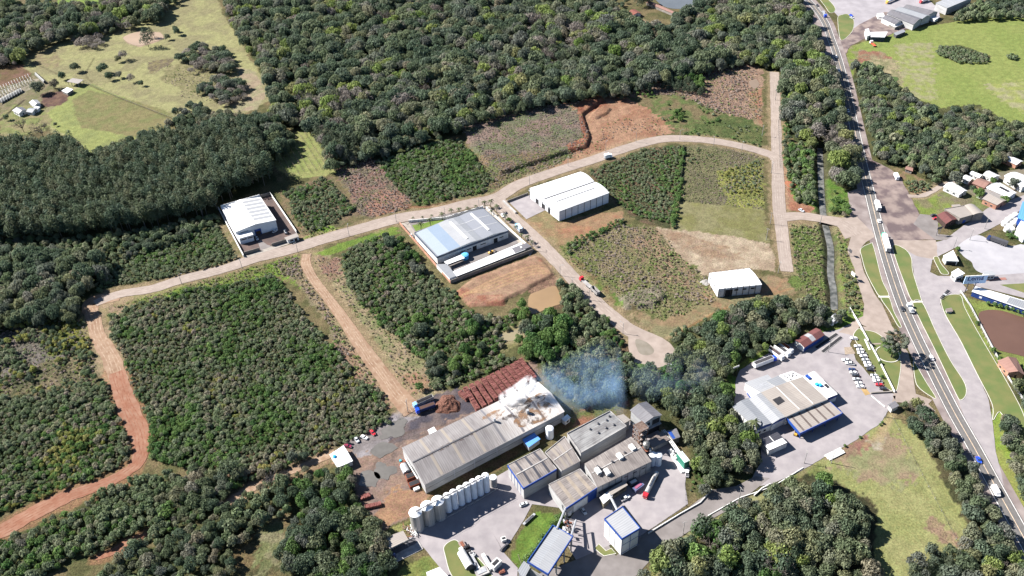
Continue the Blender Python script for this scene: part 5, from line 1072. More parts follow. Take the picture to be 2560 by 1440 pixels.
b = B('haulage_annex', 'Pale roof with louvre rows at the upper left of the haulage works', 'building', [(1863,957),(1903,982),(1946,963),(1919,937)], 5.6, 'flat', wall=M_WALLW, roof=R_PALE, over=.1); b.strips([.5,.62,.74], .5, M_STEEL, .15, .7, name='louvre')
b = B('haulage_annex', 'Grey slab roof between the louvred and the dotted haulage annexes', 'building', [(1917,952),(1943,967),(1968,956),(1945,940)], 6.0, 'flat', wall=M_WALLW, roof=R_GREY, over=.1)
b = B('porch', 'White lean-to at the left back corner of the haulage works', 'building', [(1868,972),(1882,992),(1899,985),(1888,968)], 3.2, 'flat', wall=M_WALLW, roof=R_WHITE); b.panel(0, .1, .9, 0, 1.2, M_BLUE, 'blue_dado')
b = B('gate_store', 'Black and white long store below the haulage works beside the wood', 'building', [(1903,1101),(1922,1127),(1968,1107),(1943,1082)], 3.8, 'flat', wall=M_WALLW, roof=R_DARK)
band(b, .0, .99, R_WHITE, 'white_roof_half', .52, .99, .2); b.rline(.5, .0, .5, .3, .3, M_WALLW, 'ridge_cap')
b = B('wash_bay', 'Red and white roofed long shed beside the truck pits of the haulage yard', 'shed', [(1988,851),(2011,868),(2060,837),(2040,821)], 3.8, 'gable', 1.0, axis=1, wall=M_WALLW, roof=R_RED)
b.strips([.45,.5,.55], 1.6, R_PALE, .02, .98, name='white_roof_bay'); b.panel(0, .0, 1, 0, 3.6, M_BLUE, 'blue_wall')
for k_, (a_, b_) in enumerate((((2041,870),(2092,835)),((2056,880),(2103,843)))):
    w = WP([a_, b_]); o = MB().strip(w, 1.6, 0, h=.35).build('service_pit', M_DARK, None, (w[0][0], w[0][1], 0)); tag(o, ['Dark narrow truck pit nearer the red and white shed','Dark narrow truck pit farther from the red and white shed'][k_], 'pit'); MB().strip(w, 2.4, .0, h=.2).build('rim', M_CONCW, o, (w[0][0], w[0][1], 0))
b = B('pump_house', 'Little white gabled pump house in the grass beside the stream', 'hut', [(2074,799),(2083,804),(2099,794),(2089,785)], 3.6, 'gable', 1.0, axis=0, wall=M_WALLW, roof=R_PALE); b.panel(1, .3, .5, .1, 2, M_DARK, 'door')
b = B('guard_hut', 'Tiny grey roofed guard hut under the tree at the lower yard gate', 'hut', [(2222,1012),(2230,1022),(2246,1014),(2237,1004)], 3, 'flat', wall=M_WALLW, roof=R_MID)
wallrun('yard_wall', 'Long white parapet wall between the parking lot and the highway lawns', [(2124,772),(2150,815)], 1.3, .3, M_WALLW); wallrun('yard_wall', 'White parapet wall running down beside the rows of parked cars', [(2150,816),(2192,893),(2236,982)], 1.3, .3, M_WALLW)
wallrun('planter_wall', 'Low hedge-topped wall closing the lower end of the parking rows', [(2177,984),(2230,981)], 1.0, .6, M_DARK if False else M_WALLD)
k = MB(); c = U(2219, 886); rr = 6.4
k.strip([(c[0]+rr*math.cos(q), c[1]+rr*math.sin(q)) for q in np.linspace(1.9, 6.5, 26)], .5, .12, h=.25); tag(k.build('stone_ring', M_KERB), 'White curved kerb ring around the tree between lawn and lane', 'kerb')
# ---- village and works at the right
def house(name, label, q, z, rise, roof, wall=M_WALLW, axis=0, parts=(), prof='gable', cat='house'):
    b = B(name, label, cat, q, z, prof, rise, axis=axis, wall=wall, roof=roof, over=.5)
    b.panel(0, .2, .35, 1, 2.1, M_GLASS); b.panel(0, .6, .75, 1, 2.1, M_GLASS); b.panel(1, .45, .58, .1, 2.1, M_DARK, 'door'); b.panel(3, .45, .6, 1, 2.1, M_GLASS); return b
house('house', 'Long white house with a white and dark grey roof at the village edge', [(2360,467),(2399,485),(2417,477),(2382,456)], 3.2, 1.4, R_WHITE)
house('house', 'Small square white-roofed house nearest the wood', [(2406,446),(2423,452),(2432,445),(2416,438)], 3.2, .8, R_WHITE)
house('house', 'White-roofed house second from the wood at the village top', [(2425,433),(2447,443),(2457,438),(2436,430)], 3.2, 1.0, R_WHITE)
house('house', 'Blue-white roofed house at the top of the village', [(2459,437),(2478,446),(2499,440),(2474,428)], 3.4, 1.2, R_WHITE)
house('house', 'House with a faded red roof in the village middle', [(2432,458),(2460,469),(2478,456),(2450,446)], 3.2, 1.4, R_TILEP, M_WALLB)
house('house', 'Big white roof at the right frame edge of the village', [(2513,440),(2557,466),(2590,450),(2545,432)], 5, 1.4, R_WHITE, prof='arch')
house('house', 'White flat-gabled roof with a long black skylight in the village', [(2468,470),(2520,493),(2540,482),(2500,458)], 4, 1.0, R_WHITE).rline(.5, .3, .8, 2.2, .1, M_DARK, 'skylight', .25)
house('house', 'White-roofed house left of the long black skylight', [(2468,468),(2490,478),(2512,464),(2492,457)], 3.6, .9, R_PALE)
house('house', 'Long pale roof at the lower side of the village with brick gable', [(2458,497),(2492,512),(2518,500),(2485,479)], 4, 1.2, R_BEIGE, M_WALLB)
house('house', 'Low pale roof left of the brick-gabled village house', [(2445,484),(2465,493),(2485,480),(2464,474)], 3.2, .7, R_BEIGE)
house('house', 'Brick-sided house with white roof on the lawn above the village', [(2507,396),(2541,411),(2556,403),(2520,388)], 3.6, 1.0, R_WHITE, M_WALLB)
house('shed', 'Tiny grey-pink shed at the wood edge above the dusty lot', [(2264,422),(2280,427),(2281,420),(2268,416)], 2.6, .5, R_TILEP, M_WALLD, cat='shed')
b = B('workshop', 'Rust-red roofed brick front building of the roadside restaurant lot', 'building', [(2344,538),(2365,559),(2391,548),(2373,529)], 4, 'gable', 1.2, axis=0, wall=mat('dark_brick', C(110,84,76), C(84,66,62), scale=1), roof=R_RED); b.panel(1, .2, .3, 1, 2.2, M_GLASS); b.panel(1, .6, .7, 1, 2.2, M_GLASS)
b = B('workshop', 'Beige stepped hall behind the rust-red roofed front building', 'building', [(2362,523),(2400,545),(2436,535),(2413,514)], 5.4, 'flat', wall=M_WALLD, roof=R_BEIGE); b.parapet(.5, M_WALLD, sides=(3,)); b.panel(1, .3, .5, 0, 2.5, M_BLUE, 'door')
b = B('workshop', 'Beige arched hall at the right end of the restaurant lot', 'building', [(2413,514),(2434,536),(2459,533),(2435,512)], 5.8, 'arch', .8, axis=0, wall=M_WALLD, roof=R_BEIGE)
b = B('bus_shelter', 'Little beige slab roof on the lawn above the restaurant hall', 'shelter', [(2380,513),(2382,517),(2401,516),(2399,512)], 2.6, 'flat', roof=R_BEIGE, wall=M_WALLB)
b = B('gatehouse', 'White open-sided gatehouse left of the big blue company sign', 'gatehouse', [(2380,681),(2391,692),(2409,686),(2394,675)], 4, 'shed', .8, wall=M_WALLW, roof=R_WHITE); b.panel(0, .3, .6, 1.2, 2.4, M_DARK); b.panel(1, .2, .9, 0, 2.2, M_DARK, 'opening')
b = B('gatehouse', 'Small white guard house with two windows right of the company sign', 'gatehouse', [(2459,680),(2462,689),(2488,687),(2480,678)], 3.6, 'flat', wall=M_WALLW, roof=R_PALE); b.panel(1, .3, .58, 1, 2.4, M_GLASS); b.panel(1, .66, .92, 1, 2.4, M_GLASS)
b = B('pavilion', 'White sheet-roofed pavilion beside the kerbed triangle lawn', 'building', [(2359,640),(2366,651),(2395,652),(2383,628)], 3.5, 'flat', wall=M_WALLW, roof=R_WHITE); b.panel(1, .1, .9, 0, 2.4, M_DARK, 'opening')
b = B('office_range', 'Long low white-roofed range with blue wall beside the brown pond', 'building', [(2432,729),(2440,733),(2600,788),(2570,755)], 3.6, 'shed', .3, wall=M_BLUE, roof=R_WHITE) if False else None
b = B('office_range', 'Long low white-roofed range with dark blue front above the brown pond', 'building', [(2431,729),(2600,787),(2612,768),(2440,717)], 3.6, 'flat', wall=mat('navy_wall', (.02,.05,.2), rough=.6), roof=R_WHITE)
band(b, .03, .97, R_GREY, 'grey_roof_part', .5, .99)
for k in range(4): b.panel(0, .12+k*.22, .16+k*.22, .9, 2.2, M_WALLP)
house('house', 'Hipped red-tiled house at the right edge below the brown pond', [(2497,903),(2522,930),(2560,936),(2540,897)], 3.6, 2.0, R_TILEP, M_WALLB)
b = B('white_works', 'White roofed works at the right edge behind the blue-lidded tanks', 'factory', [(2541,573),(2563,588),(2640,560),(2575,522)], 6, 'flat', roof=R_WHITE)
b = B('blue_works', 'Bright blue roofed works cut by the right edge', 'factory', [(2545,545),(2580,560),(2600,520),(2558,505)], 7, 'flat', roof=R_BLUEW, wall=M_BLUE)
for i, (x, y) in enumerate([(2510,557),(2518,549),(2527,543),(2536,537),(2522,565),(2531,558),(2540,551),(2516,571),(2527,572)]):
    t = thing('white_tank', 'Domed white tank in the cluster beside the bright blue works', 'tank', tuple(U(x, y+6)), 0, 'domed white tanks'); MB().lathe((0,0,0), [(2, 0), (2, 2.4), (1.5, 3.2), (.3, 3.6)], 14).build('body', M_WALLW, t)
# ---- top right depot
b = B('depot_hall', 'Near grey gabled hall of the three joined halls at the top right depot', 'warehouse', [(2218,34),(2284,61),(2306,46),(2237,25)], 6, 'gable', 1.8, wall=M_WALLG, roof=R_MID)
b = B('depot_hall', 'Middle grey gabled hall of the three joined halls at the top right depot', 'warehouse', [(2237,25),(2305,47),(2326,40),(2258,19)], 6.4, 'gable', 1.8, wall=M_WALLG, roof=R_GREY)
b = B('depot_hall', 'Far dark-ridged hall of the three joined halls at the top right depot', 'warehouse', [(2258,19),(2320,38),(2344,30),(2275,13)], 6, 'gable', 1.8, wall=M_WALLG, roof=R_MID)
b = B('depot_house', 'Grey hip-roofed building before the joined depot halls', 'building', [(2205,45),(2238,61),(2257,51),(2224,38)], 4.5, 'gable', 1.2, wall=M_WALLW, roof=R_MID)
b = B('depot_house', 'White porch roof below the grey hip-roofed depot building', 'building', [(2222,60),(2238,68),(2262,58),(2245,50)], 2.8, 'flat', walls=True, wall=M_WALLD, roof=R_WHITE)
b = B('depot_office', 'White-roofed glazed office at the near corner of the depot', 'building', [(2175,81),(2178,93),(2211,94),(2218,80)], 4, 'flat', wall=mat('glazed_front', C(110,130,150), C(60,74,92), scale=1.5), roof=R_WHITE); b.parapet(.6, M_WALLW, sides=(1,))
b = B('depot_store', 'Narrow white box building left of the glazed depot office', 'building', [(2163,74),(2168,90),(2175,88),(2171,72)], 4.5, 'flat', roof=R_WHITE)
b = B('container', 'White container left of the joined depot halls', 'container', [(2193,34),(2196,41),(2212,44),(2208,33)], 2.8, 'flat', roof=R_WHITE)
b = B('container', 'Long dark-sided container at the meadow edge of the depot', 'container', [(2235,83),(2241,88),(2263,79),(2258,74)], 2.8, 'flat', roof=R_GREY, wall=M_DSTEEL)
b = B('container', 'White container at the right end of the joined depot halls', 'container', [(2325,44),(2338,49),(2346,44),(2333,39)], 2.8, 'flat', roof=R_WHITE)
b = B('depot_warehouse', 'Large white warehouse with grey skylight rows at the top frame edge', 'warehouse', [(2340,8),(2368,20),(2430,-6),(2395,-16)], 7, 'flat', wall=M_WALLG, roof=R_PALE)
for k in (.2, .4, .6, .8): b.rline(k, .1, .9, .9, .1, M_STEEL, 'skylight_strip', .15)
# ---- farm places
house('farmhouse', 'White farmhouse with a red tiled roof in the clearing above the forest', [(1570,32),(1583,37),(1602,33),(1588,24)], 3.2, 1.5, R_TILE, cat='farmhouse')
b = B('poultry_barn', 'Very long narrow brown-roofed barn beside the farm pond', 'barn', [(1616,6),(1681,33),(1690,31),(1626,3)], 2.8, 'gable', .8, wall=M_WALLD, roof=R_TILEP)
b = B('barn', 'Pale-roofed open barn at the corner of the fenced pasture', 'barn', [(168,204),(195,209),(208,200),(181,196)], 4, 'flat', walls=False, roof=R_BEIGE, legs=4)
b = B('shed', 'Small white sheet-roofed shed below the open barn', 'shed', [(155,227),(168,233),(182,224),(168,219)], 2.6, 'flat', roof=R_WHITE, wall=M_WALLD)
house('farmhouse', 'Grey-blue roofed farmhouse at the lower left of the farmyard', [(32,276),(47,284),(66,275),(55,268)], 3.2, 1.3, R_MID, cat='farmhouse')
house('farmhouse', 'Grey roofed farm building with white extension beside the grey-blue house', [(67,279),(80,281),(92,271),(76,270)], 3.0, .8, R_GREY, cat='farmhouse')
b = B('shed', 'White extension at the right end of the grey roofed farm building', 'shed', [(84,271),(92,274),(99,268),(90,266)], 2.8, 'flat', roof=R_WHITE)
house('farmhouse', 'White gabled farm cottage under the dark trees', [(74,256),(86,265),(100,258),(92,250)], 3.0, 1.2, R_PALE, cat='farmhouse')
def greenhouse(label, pts, m, hoops=9):
    w = WP(pts); a, b_, c_, d_ = [np.array(q) for q in w]; base = (float(a[0]), float(a[1]), 0); t = thing('greenhouse', label, 'greenhouse', base)
    for i in range(hoops+1):
        k = i/hoops; p = a*(1-k)+b_*k; q = d_*(1-k)+c_*k; mb = MB(); pr = None
        for j in range(7):
            u = j/6; r = p*(1-u)+q*u; z = 1.2+1.6*math.sin(math.pi*u); cur = (r[0], r[1], z)
            if pr: mb.tube(pr, cur, .16, n=4, caps=False)
            pr = cur
        mb.tube((p[0], p[1], 0), (p[0], p[1], 1.2), .16, n=4); mb.tube((q[0], q[1], 0), (q[0], q[1], 1.2), .16, n=4); mb.build('hoop', M_WALLW, t, base)
    if m:
        mb = MB()
        for j in range(6):
            u, v = j/6, (j+1)/6; mb.add([(*(a*(1-u)+d_*u), 1.25+1.6*math.sin(math.pi*u)), (*(b_*(1-u)+c_*u), 1.25+1.6*math.sin(math.pi*u)), (*(b_*(1-v)+c_*v), 1.25+1.6*math.sin(math.pi*v)), (*(a*(1-v)+d_*v), 1.25+1.6*math.sin(math.pi*v))], [(0, 1, 2, 3)])
        mb.build('film', m, t, base)
M_FILM = mat('greenhouse_film', C(196,196,190), C(176,176,170), rough=.6)
greenhouse('Film-covered greenhouse tunnel nearest the farm track', [(0,262),(56,232),(52,224),(-4,252)], M_FILM)
greenhouse('Bare white greenhouse frame above the covered tunnel', [(-4,246),(80,206),(76,198),(-8,236)], None, 12)
greenhouse('Farther bare white greenhouse frame beside the brown field', [(-8,232),(74,196),(70,189),(-12,223)], None, 12)
greenhouse('Short white greenhouse frame standing crosswise at the end of the tunnels', [(88,190),(110,210),(116,206),(94,186)], M_FILM, 4)
# ---------------------------------------------------------------- vehicles (length along +x)
def carpaint(name, c, rough=.3): return mat(name, c, amt=.06, rough=rough, spec=.6)
PAINT = {'white': carpaint('white_car_paint', (.72,.73,.74)), 'silver': carpaint('silver_car_paint', (.42,.44,.46)), 'black': carpaint('black_car_paint', (.025,.028,.035)), 'red': carpaint('red_car_paint', (.42,.02,.03)), 'wine': carpaint('wine_car_paint', (.2,.02,.05)),
 'blue': carpaint('blue_car_paint', (.01,.06,.55)), 'navy': carpaint('navy_car_paint', (.015,.03,.1)), 'orange': carpaint('orange_truck_paint', (.55,.09,.04)), 'green': carpaint('green_truck_paint', (.03,.4,.25)), 'yellow': carpaint('yellow_machine_paint', (.6,.33,.05)), 'lblue': carpaint('light_blue_truck_paint', (.2,.45,.7))}
M_TYRE = mat('tyre_rubber', (.02,.02,.022), rough=.9); M_LAMP = mat('lamp_glass', (.7,.7,.68), rough=.2); M_TAIL = mat('tail_lamp_glass', (.4,.02,.02), rough=.3)
def loft(mb, secs):
    """sections: (x, half width bottom, half width top, z bottom, z top)"""
    vs = []
    for x, wb, wt, zb, zt in secs: vs += [(x, -wb, zb), (x, wb, zb), (x, wt, zt), (x, -wt, zt)]
    fs = [(3, 2, 1, 0), tuple(len(vs)-4+k for k in (0, 1, 2, 3))]
    for i in range(len(secs)-1):
        o = 4*i
        for k in range(4): fs.append((o+k, o+(k+1) % 4, o+4+(k+1) % 4, o+4+k))
    return mb.add(vs, fs)
def wheels(t, xs, r=.34, y=.78, w=.24):
    for x in xs:
        for s in (-1, 1): o = MB().tube((x, s*(y-w/2), r), (x, s*(y+w/2), r), r, n=12).build('wheel', M_TYRE, t); MB().tube((x, s*(y+w/2), r), (x, s*(y+w/2+.02), r), r*.55, n=10).build('rim', M_STEEL, o)
def car(col, kind='car'):
    t = thing({'car': 'parked_car', 'pickup': 'pickup_truck', 'van': 'van'}[kind], 'x', {'car': 'car', 'pickup': 'pickup', 'van': 'van'}[kind], (0, 0, 0)); m = PAINT[col]
    if kind == 'car':
        loft(MB(), [(-2.1,.78,.72,.35,.8),(-1.9,.85,.8,.25,.95),(-.9,.88,.84,.22,1.0),(.8,.88,.84,.22,.98),(1.85,.84,.78,.24,.85),(2.1,.74,.7,.35,.7)]).build('body', m, t)
        loft(MB(), [(-1.75,.76,.6,.92,.98),(-1.2,.8,.62,.95,1.42),(.2,.8,.62,.95,1.44),(.95,.78,.66,.95,1.0)]).build('cabin', M_GLASS, t); MB().box((-.5,0,1.45), (1.5,1.18,.06)).build('car_roof', m, t)
    elif kind == 'pickup':
        loft(MB(), [(-2.5,.85,.85,.4,1.0),(-.4,.88,.86,.35,1.02),(1.3,.88,.84,.35,1.05),(2.5,.8,.76,.4,.9)]).build('body', m, t); MB().box((-1.5,0,1.04), (1.8,1.5,.06)).build('load_bed', M_DSTEEL, t)
        loft(MB(), [(-.6,.8,.66,1.0,1.68),(.5,.8,.66,1.0,1.7),(1.2,.8,.7,1.0,1.08)]).build('cabin', M_GLASS, t); MB().box((-.05,0,1.72), (1.3,1.3,.07)).build('car_roof', m, t)
    else:
        loft(MB(), [(-2.7,.95,.9,.4,2.3),(1.5,.95,.88,.35,2.3),(2.2,.93,.8,.35,1.5),(2.7,.85,.8,.4,1.1)]).build('body', m, t); loft(MB(), [(1.5,.9,.84,1.5,2.2),(2.15,.9,.84,1.45,1.6)]).build('windscreen', M_GLASS, t)
    L = {'car': 2.08, 'pickup': 2.48, 'van': 2.66}[kind]
    for s in (-1, 1): MB().box((L, s*.6, .72), (.1, .3, .16)).build('headlight', M_LAMP, t); MB().box((-L, s*.65, .8), (.1, .25, .16)).build('tail_light', M_TAIL, t)
    wheels(t, (-1.3 if kind == 'car' else -1.6, 1.35 if kind == 'car' else 1.6)); return t
CARS = {}
def put(kind, col, p0, p1, label, group=None, z=.08, sc=1.0):
    """p0 rear, p1 front in photo positions"""
    a = U(*p0); b = U(*p1); c = (a+b)/2; rz = math.atan2(b[1]-a[1], b[0]-a[0]); key = (kind, col)
    if key not in CARS: r = car(col, kind); CARS[key] = r; r.location = (c[0], c[1], z); r.rotation_euler = (0, 0, rz); r.scale = (sc,)*3; r['label'] = label; r.name = r.name
    else: r = dup(CARS[key], (c[0], c[1], z), rz, label, None, sc)
    if group: r['group'] = group
    elif 'group' in r: del r['group']
    return r
def off(cx, cy, dx=8, dy=1.5): return (cx-dx, cy-dy), (cx+dx, cy+dy)
PK = lambda x, y: (2080+x/6.545, 800+y/6.545)
G1 = 'cars in the parking rows'
rt_ = [(355,300,'white','car','White car parked alone at the top end of the right parking row'),(420,430,'white','car','White car heading the close-packed right parking row'),(463,490,'white','car','Second white car of the close-packed right parking row'),(485,545,'white','pickup','White pickup third in the right parking row'),(515,592,'white','car','White car fourth in the right parking row'),(548,655,'silver','car','Silver car in the middle of the right parking row'),(575,705,'white','car','White car below the silver one in the right parking row'),(605,755,'white','pickup','White pickup beside the round bush of the right parking row'),(628,810,'black','car','Black car before the gap in the right parking row'),
 (690,910,'silver','car','Silver car after the gap in the right parking row'),(720,955,'white','car','White car second after the gap in the right parking row'),(745,1005,'white','pickup','White pickup next to the red car'),(772,1060,'red','car','Red car in the right parking row'),(835,1120,'black','car','Black car at the lower end of the right parking row'),
 (235,660,'white','pickup','White pickup at the top of the left parking row'),(290,712,'white','pickup','White pickup second in the left parking row'),(330,812,'navy','car','Navy car after the gap in the left parking row'),(350,860,'white','car','White car between the two dark cars of the left row'),(385,905,'black','car','Black car in the middle of the left parking row'),(400,970,'silver','car','Silver car below the black one in the left row'),(440,1035,'white','car','White car last but one in the left parking row'),(465,1090,'white','car','White car at the lower end of the left parking row')]
for x, y, c, k_, l_ in rt_: p = PK(x, y+14); put(k_, c, (p[0]+8, p[1]+1.2), (p[0]-8, p[1]-1.2), l_, G1)
put('car', 'red', (928,1079),(936,1088), 'Small red car parked nearest the timber yard gate'); put('car', 'white', (902,1091),(920,1099), 'White car beside the small red one at the timber yard'); put('car', 'silver', (888,1095),(896,1107), 'Silver car between the white and the wine-red one'); put('car', 'wine', (860,1115),(880,1119), 'Wine-red car at the corner of the yard office')
put('car', 'silver', (1301,1266),(1317,1259), 'Silver car in the sun beside the broad gravel yard lawn'); put('car', 'silver', (1455,1273),(1464,1287), 'Silver car in the shade before the white sliding door'); put('pickup', 'white', (1555,1252),(1571,1243), 'White pickup in the shade below the beige process cabin'); put('pickup', 'white', (1717,1192),(1718,1178), 'White pickup at the edge of the wood by the green cooling unit')
put('car', 'silver', (1996,524),(2010,531), 'Silver car on the link road between the lots and the highway'); put('car', 'black', (2253,768),(2258,780), 'Black car on the highway beside the white crane truck'); put('car', 'white', (2331,903),(2326,890), 'White car on the highway below the broad tree shadow'); put('car', 'white', (2199,560),(2196,549), 'White car on the highway ahead of the green-cab truck')
put('car', 'blue', (2442,1144),(2450,1160), 'Bright blue car on the highway at the lower right'); put('van', 'white', (2482,1221),(2494,1242), 'White van on the highway below the blue car', sc=1.1)
put('car', 'white', (2088,138),(2092,148), 'White car on the highway near the top junction'); put('car', 'white', (2095,174),(2099,182), 'White car on the highway by the first tree shadows'); put('car', 'black', (2102,210),(2106,220), 'Black car on the highway in the tree shade'); put('car', 'white', (2118,274),(2122,284), 'White car on the highway half in the tree shadow'); put('car', 'black', (2041,11),(2045,19), 'Dark car on the highway near the top edge')
put('car', 'black', (2327,541),(2340,539), 'Black car on the restaurant lot'); put('car', 'red', (2332,549),(2346,547), 'Red car on the restaurant lot'); put('car', 'blue', (2124,38),(2131,42), 'Blue car parked beside the top grass island'); put('car', 'silver', (2125,44),(2133,47), 'Silver car parked next to the blue one beside the top grass island')
put('car', 'silver', (640,592),(646,603), 'Silver car in the shade before the office annex'); put('car', 'silver', (684,582),(692,577), 'Silver car in the shade at the right corner of the walled-lot warehouse'); put('car', 'white', (540+3,0+600),(552,601), 'x') if False else None
put('car', 'silver', (1026,588),(1031,594), 'Silver car on the pale lane left of the pale blue-grey hall'); put('car', 'white', (1254,536),(1259,544), 'White car parked by the palms beside the side road')
# trucks
def truck(name, label, cab, p0, p1, body, z=.08, w=2.5, bodym=None, bh=2.8, cargo=None, tarp=None, cat='truck', gap=.4):
    """p0 rear end, p1 front end"""
    a = U(*p0); b_ = U(*p1); L = float(np.linalg.norm(b_-a)); c = (a+b_)/2; t = thing(name, label, cat, (c[0], c[1], z), math.atan2(b_[1]-a[1], b_[0]-a[0])); h = L/2; cl = 2.0 if L > 7 else 1.6; m = PAINT[cab]
    loft(MB(), [(h-cl,w/2,w/2-.05,.5,3.0),(h-.4,w/2,w/2-.08,.5,3.05),(h,w/2-.05,w/2-.2,.5,1.9)]).build('cab', m, t)
    loft(MB(), [(h-.5,w/2-.15,w/2-.2,1.75,2.8),(h+.02,w/2-.15,w/2-.25,1.7,1.95)]).build('windscreen', M_GLASS, t)
    for s in (-1, 1): MB().box((h+.02, s*(w/2-.4), .9), (.08, .4, .25)).build('headlight', M_LAMP, t)
    MB().box((-cl/2-.1, 0, .85), (L-cl, 1.0, .3)).build('chassis', M_DSTEEL, t)
    bl = L-cl-gap; bc = -h+bl/2
    if body == 'box': MB().box((bc, 0, 1.05+bh/2), (bl, w, bh)).build('cargo_box', bodym or PAINT['white'], t); MB().box((-h-.03, 0, 1.05+bh/2), (.05, w-.2, bh-.2)).build('rear_door', M_STEEL, t)
    elif body == 'tank': MB().tube((bc-bl/2, 0, 2.1), (bc+bl/2, 0, 2.1), 1.15, n=20).build('tank', bodym or M_SILOS, t, sm=False); MB().box((bc, 0, 3.3), (bl*.5, .6, .12)).build('walkway', M_DSTEEL, t); MB().tube((bc,0,3.2),(bc,0,3.6),.4,n=10).build('hatch', M_DSTEEL, t)
    elif body in ('tip', 'tipc'):
        mb = MB(); mb.box((bc, 0, 1.1), (bl, w-.1, .12))
        for s in (-1, 1): mb.box((bc, s*(w/2-.05), 1.1+bh/2), (bl, .1, bh))
        mb.box((bc-bl/2+.05, 0, 1.1+bh/2), (.1, w-.2, bh)); mb.box((bc+bl/2-.05, 0, 1.1+bh/2), (.1, w-.2, bh)); mb.build('tipper_body', bodym or PAINT['white'], t)
        if tarp: MB().box((bc, 0, 1.1+bh-.1), (bl-.25, w-.3, .12)).build('tarpaulin', tarp, t)
        if cargo: mb = MB(); mb.lathe((bc, 0, 1.2), [(w/2-.15, 0), (w/2-.2, bh-.6), (.2, bh-.1)], 8); o = mb.build('load', cargo, t); o.scale = (1, 1, 1)
    elif body == 'flat': MB().box((bc, 0, 1.15), (bl, w, .2)).build('flatbed', bodym or M_STEEL, t)
    n = 2 if L < 9 else 4
    wheels(t, [h-1.2]+[-h+1.1+i*1.25 for i in range(n-1)], .5, w/2-.15, .35); return t
truck('box_truck', 'White box truck on the highway above the dusty truck stop', 'white', (2196,531), (2189,508), 'box')
truck('semi_trailer_truck', 'White semi-trailer with green cab on the highway', 'green', (2219,633), (2207,590), 'box', bh=3.0)
t = truck('crane_truck', 'White truck carrying a small crane on the highway beside the black car', 'white', (2280,786), (2270,765), 'flat'); MB().box((-1.5,0,1.9),(2.2,1.6,1.2)).build('crane_base', PAINT['white'], t); MB().tube((-1.5,0,2.4),(-3.4,.2,3.4),.25,n=8).build('crane_arm', M_DSTEEL, t)
truck('box_truck', 'White box truck on the loop road above the bushy plot', 'white', (1511,398), (1529,393), 'box')
truck('box_truck', 'Light blue and white box truck parked by the palms of the middle factory', 'lblue', (1303,583), (1291,567), 'box', bodym=carpaint('pale_blue_box', (.5,.62,.75)))
truck('tanker_truck', 'Red-cab silver tanker parked in the plant yard', 'red', (1641,1188), (1611,1248), 'tank')
t = truck('flatbed_truck', 'Red-cab empty flatbed lorry on the side road', 'red', (1478,722), (1451,699), 'flat', bodym=M_CONCW)
t = thing('grain_trailer', 'Grey open-top trailer behind the red-cab flatbed lorry', 'trailer', (*U(1488,733)[:2], .08), heading((1496,741),(1479,725))); MB().box((0,0,1.2),(7,2.5,.2)).build('floor_plate', M_DSTEEL, t)
for s in (-1, 1): MB().box((0, s*1.2, 2.3), (7, .1, 2)).build('side_board', M_CONCW, t); MB().box((s*3.45, 0, 2.3), (.1, 2.3, 2)).build('end_board', M_CONCW, t)
wheels(t, (-2.4,-1.2,2.4), .5, 1.1, .3)
T_DK = mat('dark_tarpaulin', C(130,110,110), C(100,84,86), scale=1.5); T_OR = mat('orange_tarpaulin', C(250,150,100), C(240,110,70), scale=1.5); T_BK = mat('black_tarpaulin', C(100,98,104), C(80,78,86), scale=1)
truck('tipper_truck', 'White tipper with dull red load, nearest the dark-topped semi-trailer', 'white', (1921,876), (1957,902), 'tip', tarp=T_DK, bh=1.9); truck('tipper_truck', 'White tipper with dark load, middle of the three in the haulage yard', 'white', (1937,869), (1972,894), 'tip', tarp=T_BK, bh=1.9); truck('tipper_truck', 'White-cab tipper under a bright orange tarpaulin', 'white', (1946,862), (1980,886), 'tip', tarp=T_OR, bh=1.9)
truck('semi_trailer_truck', 'Blue-cab semi-trailer with dark top at the upper left of the haulage yard', 'blue', (1884,921), (1938,900), 'tip', tarp=T_BK, bh=2.8)
truck('dump_truck', 'Blue dump truck with brown load beside the wood chip pile', 'blue', (1088,1017), (1040,1034), 'tip', bodym=PAINT['navy'], tarp=mat('chip_load', C(120,84,70)), bh=2.0)
truck('dump_truck', 'Long empty dark-bodied truck behind the blue dump truck at the timber gate', 'lblue', (1083,998), (1034,1020), 'tip', bodym=M_CONCW, bh=2.0)
truck('truck', 'Blue truck on the highway near the top junction', 'blue', (2057,30), (2063,45), 'flat'); truck('tanker_truck', 'White tanker lorry parked at the top truck stop', 'yellow', (2243,-2), (2215,10), 'tank', bodym=PAINT['white'])
truck('box_truck', 'Red-cab white lorry by the top right warehouse', 'red', (2318,2), (2299,9), 'box'); truck('farm_truck', 'Pale truck parked on the dusty verge by the wood', 'white', (2237,440), (2243,452), 'box', bh=2); truck('flatbed_truck', 'White-cab truck with orange bed at the meadow corner of the depot', 'white', (2187,118), (2176,108), 'flat', bodym=PAINT['orange'])
t = truck('bus', 'Long dark grey bus-like trailer on the pale truck park', 'navy', (2516,616), (2466,598), 'box', bodym=M_DSTEEL, bh=2.4)
truck('truck', 'Dark truck half hidden under the tree at the bottom left', 'navy', (978,1413), (985,1390), 'tip', bh=1.8, bodym=M_DSTEEL)
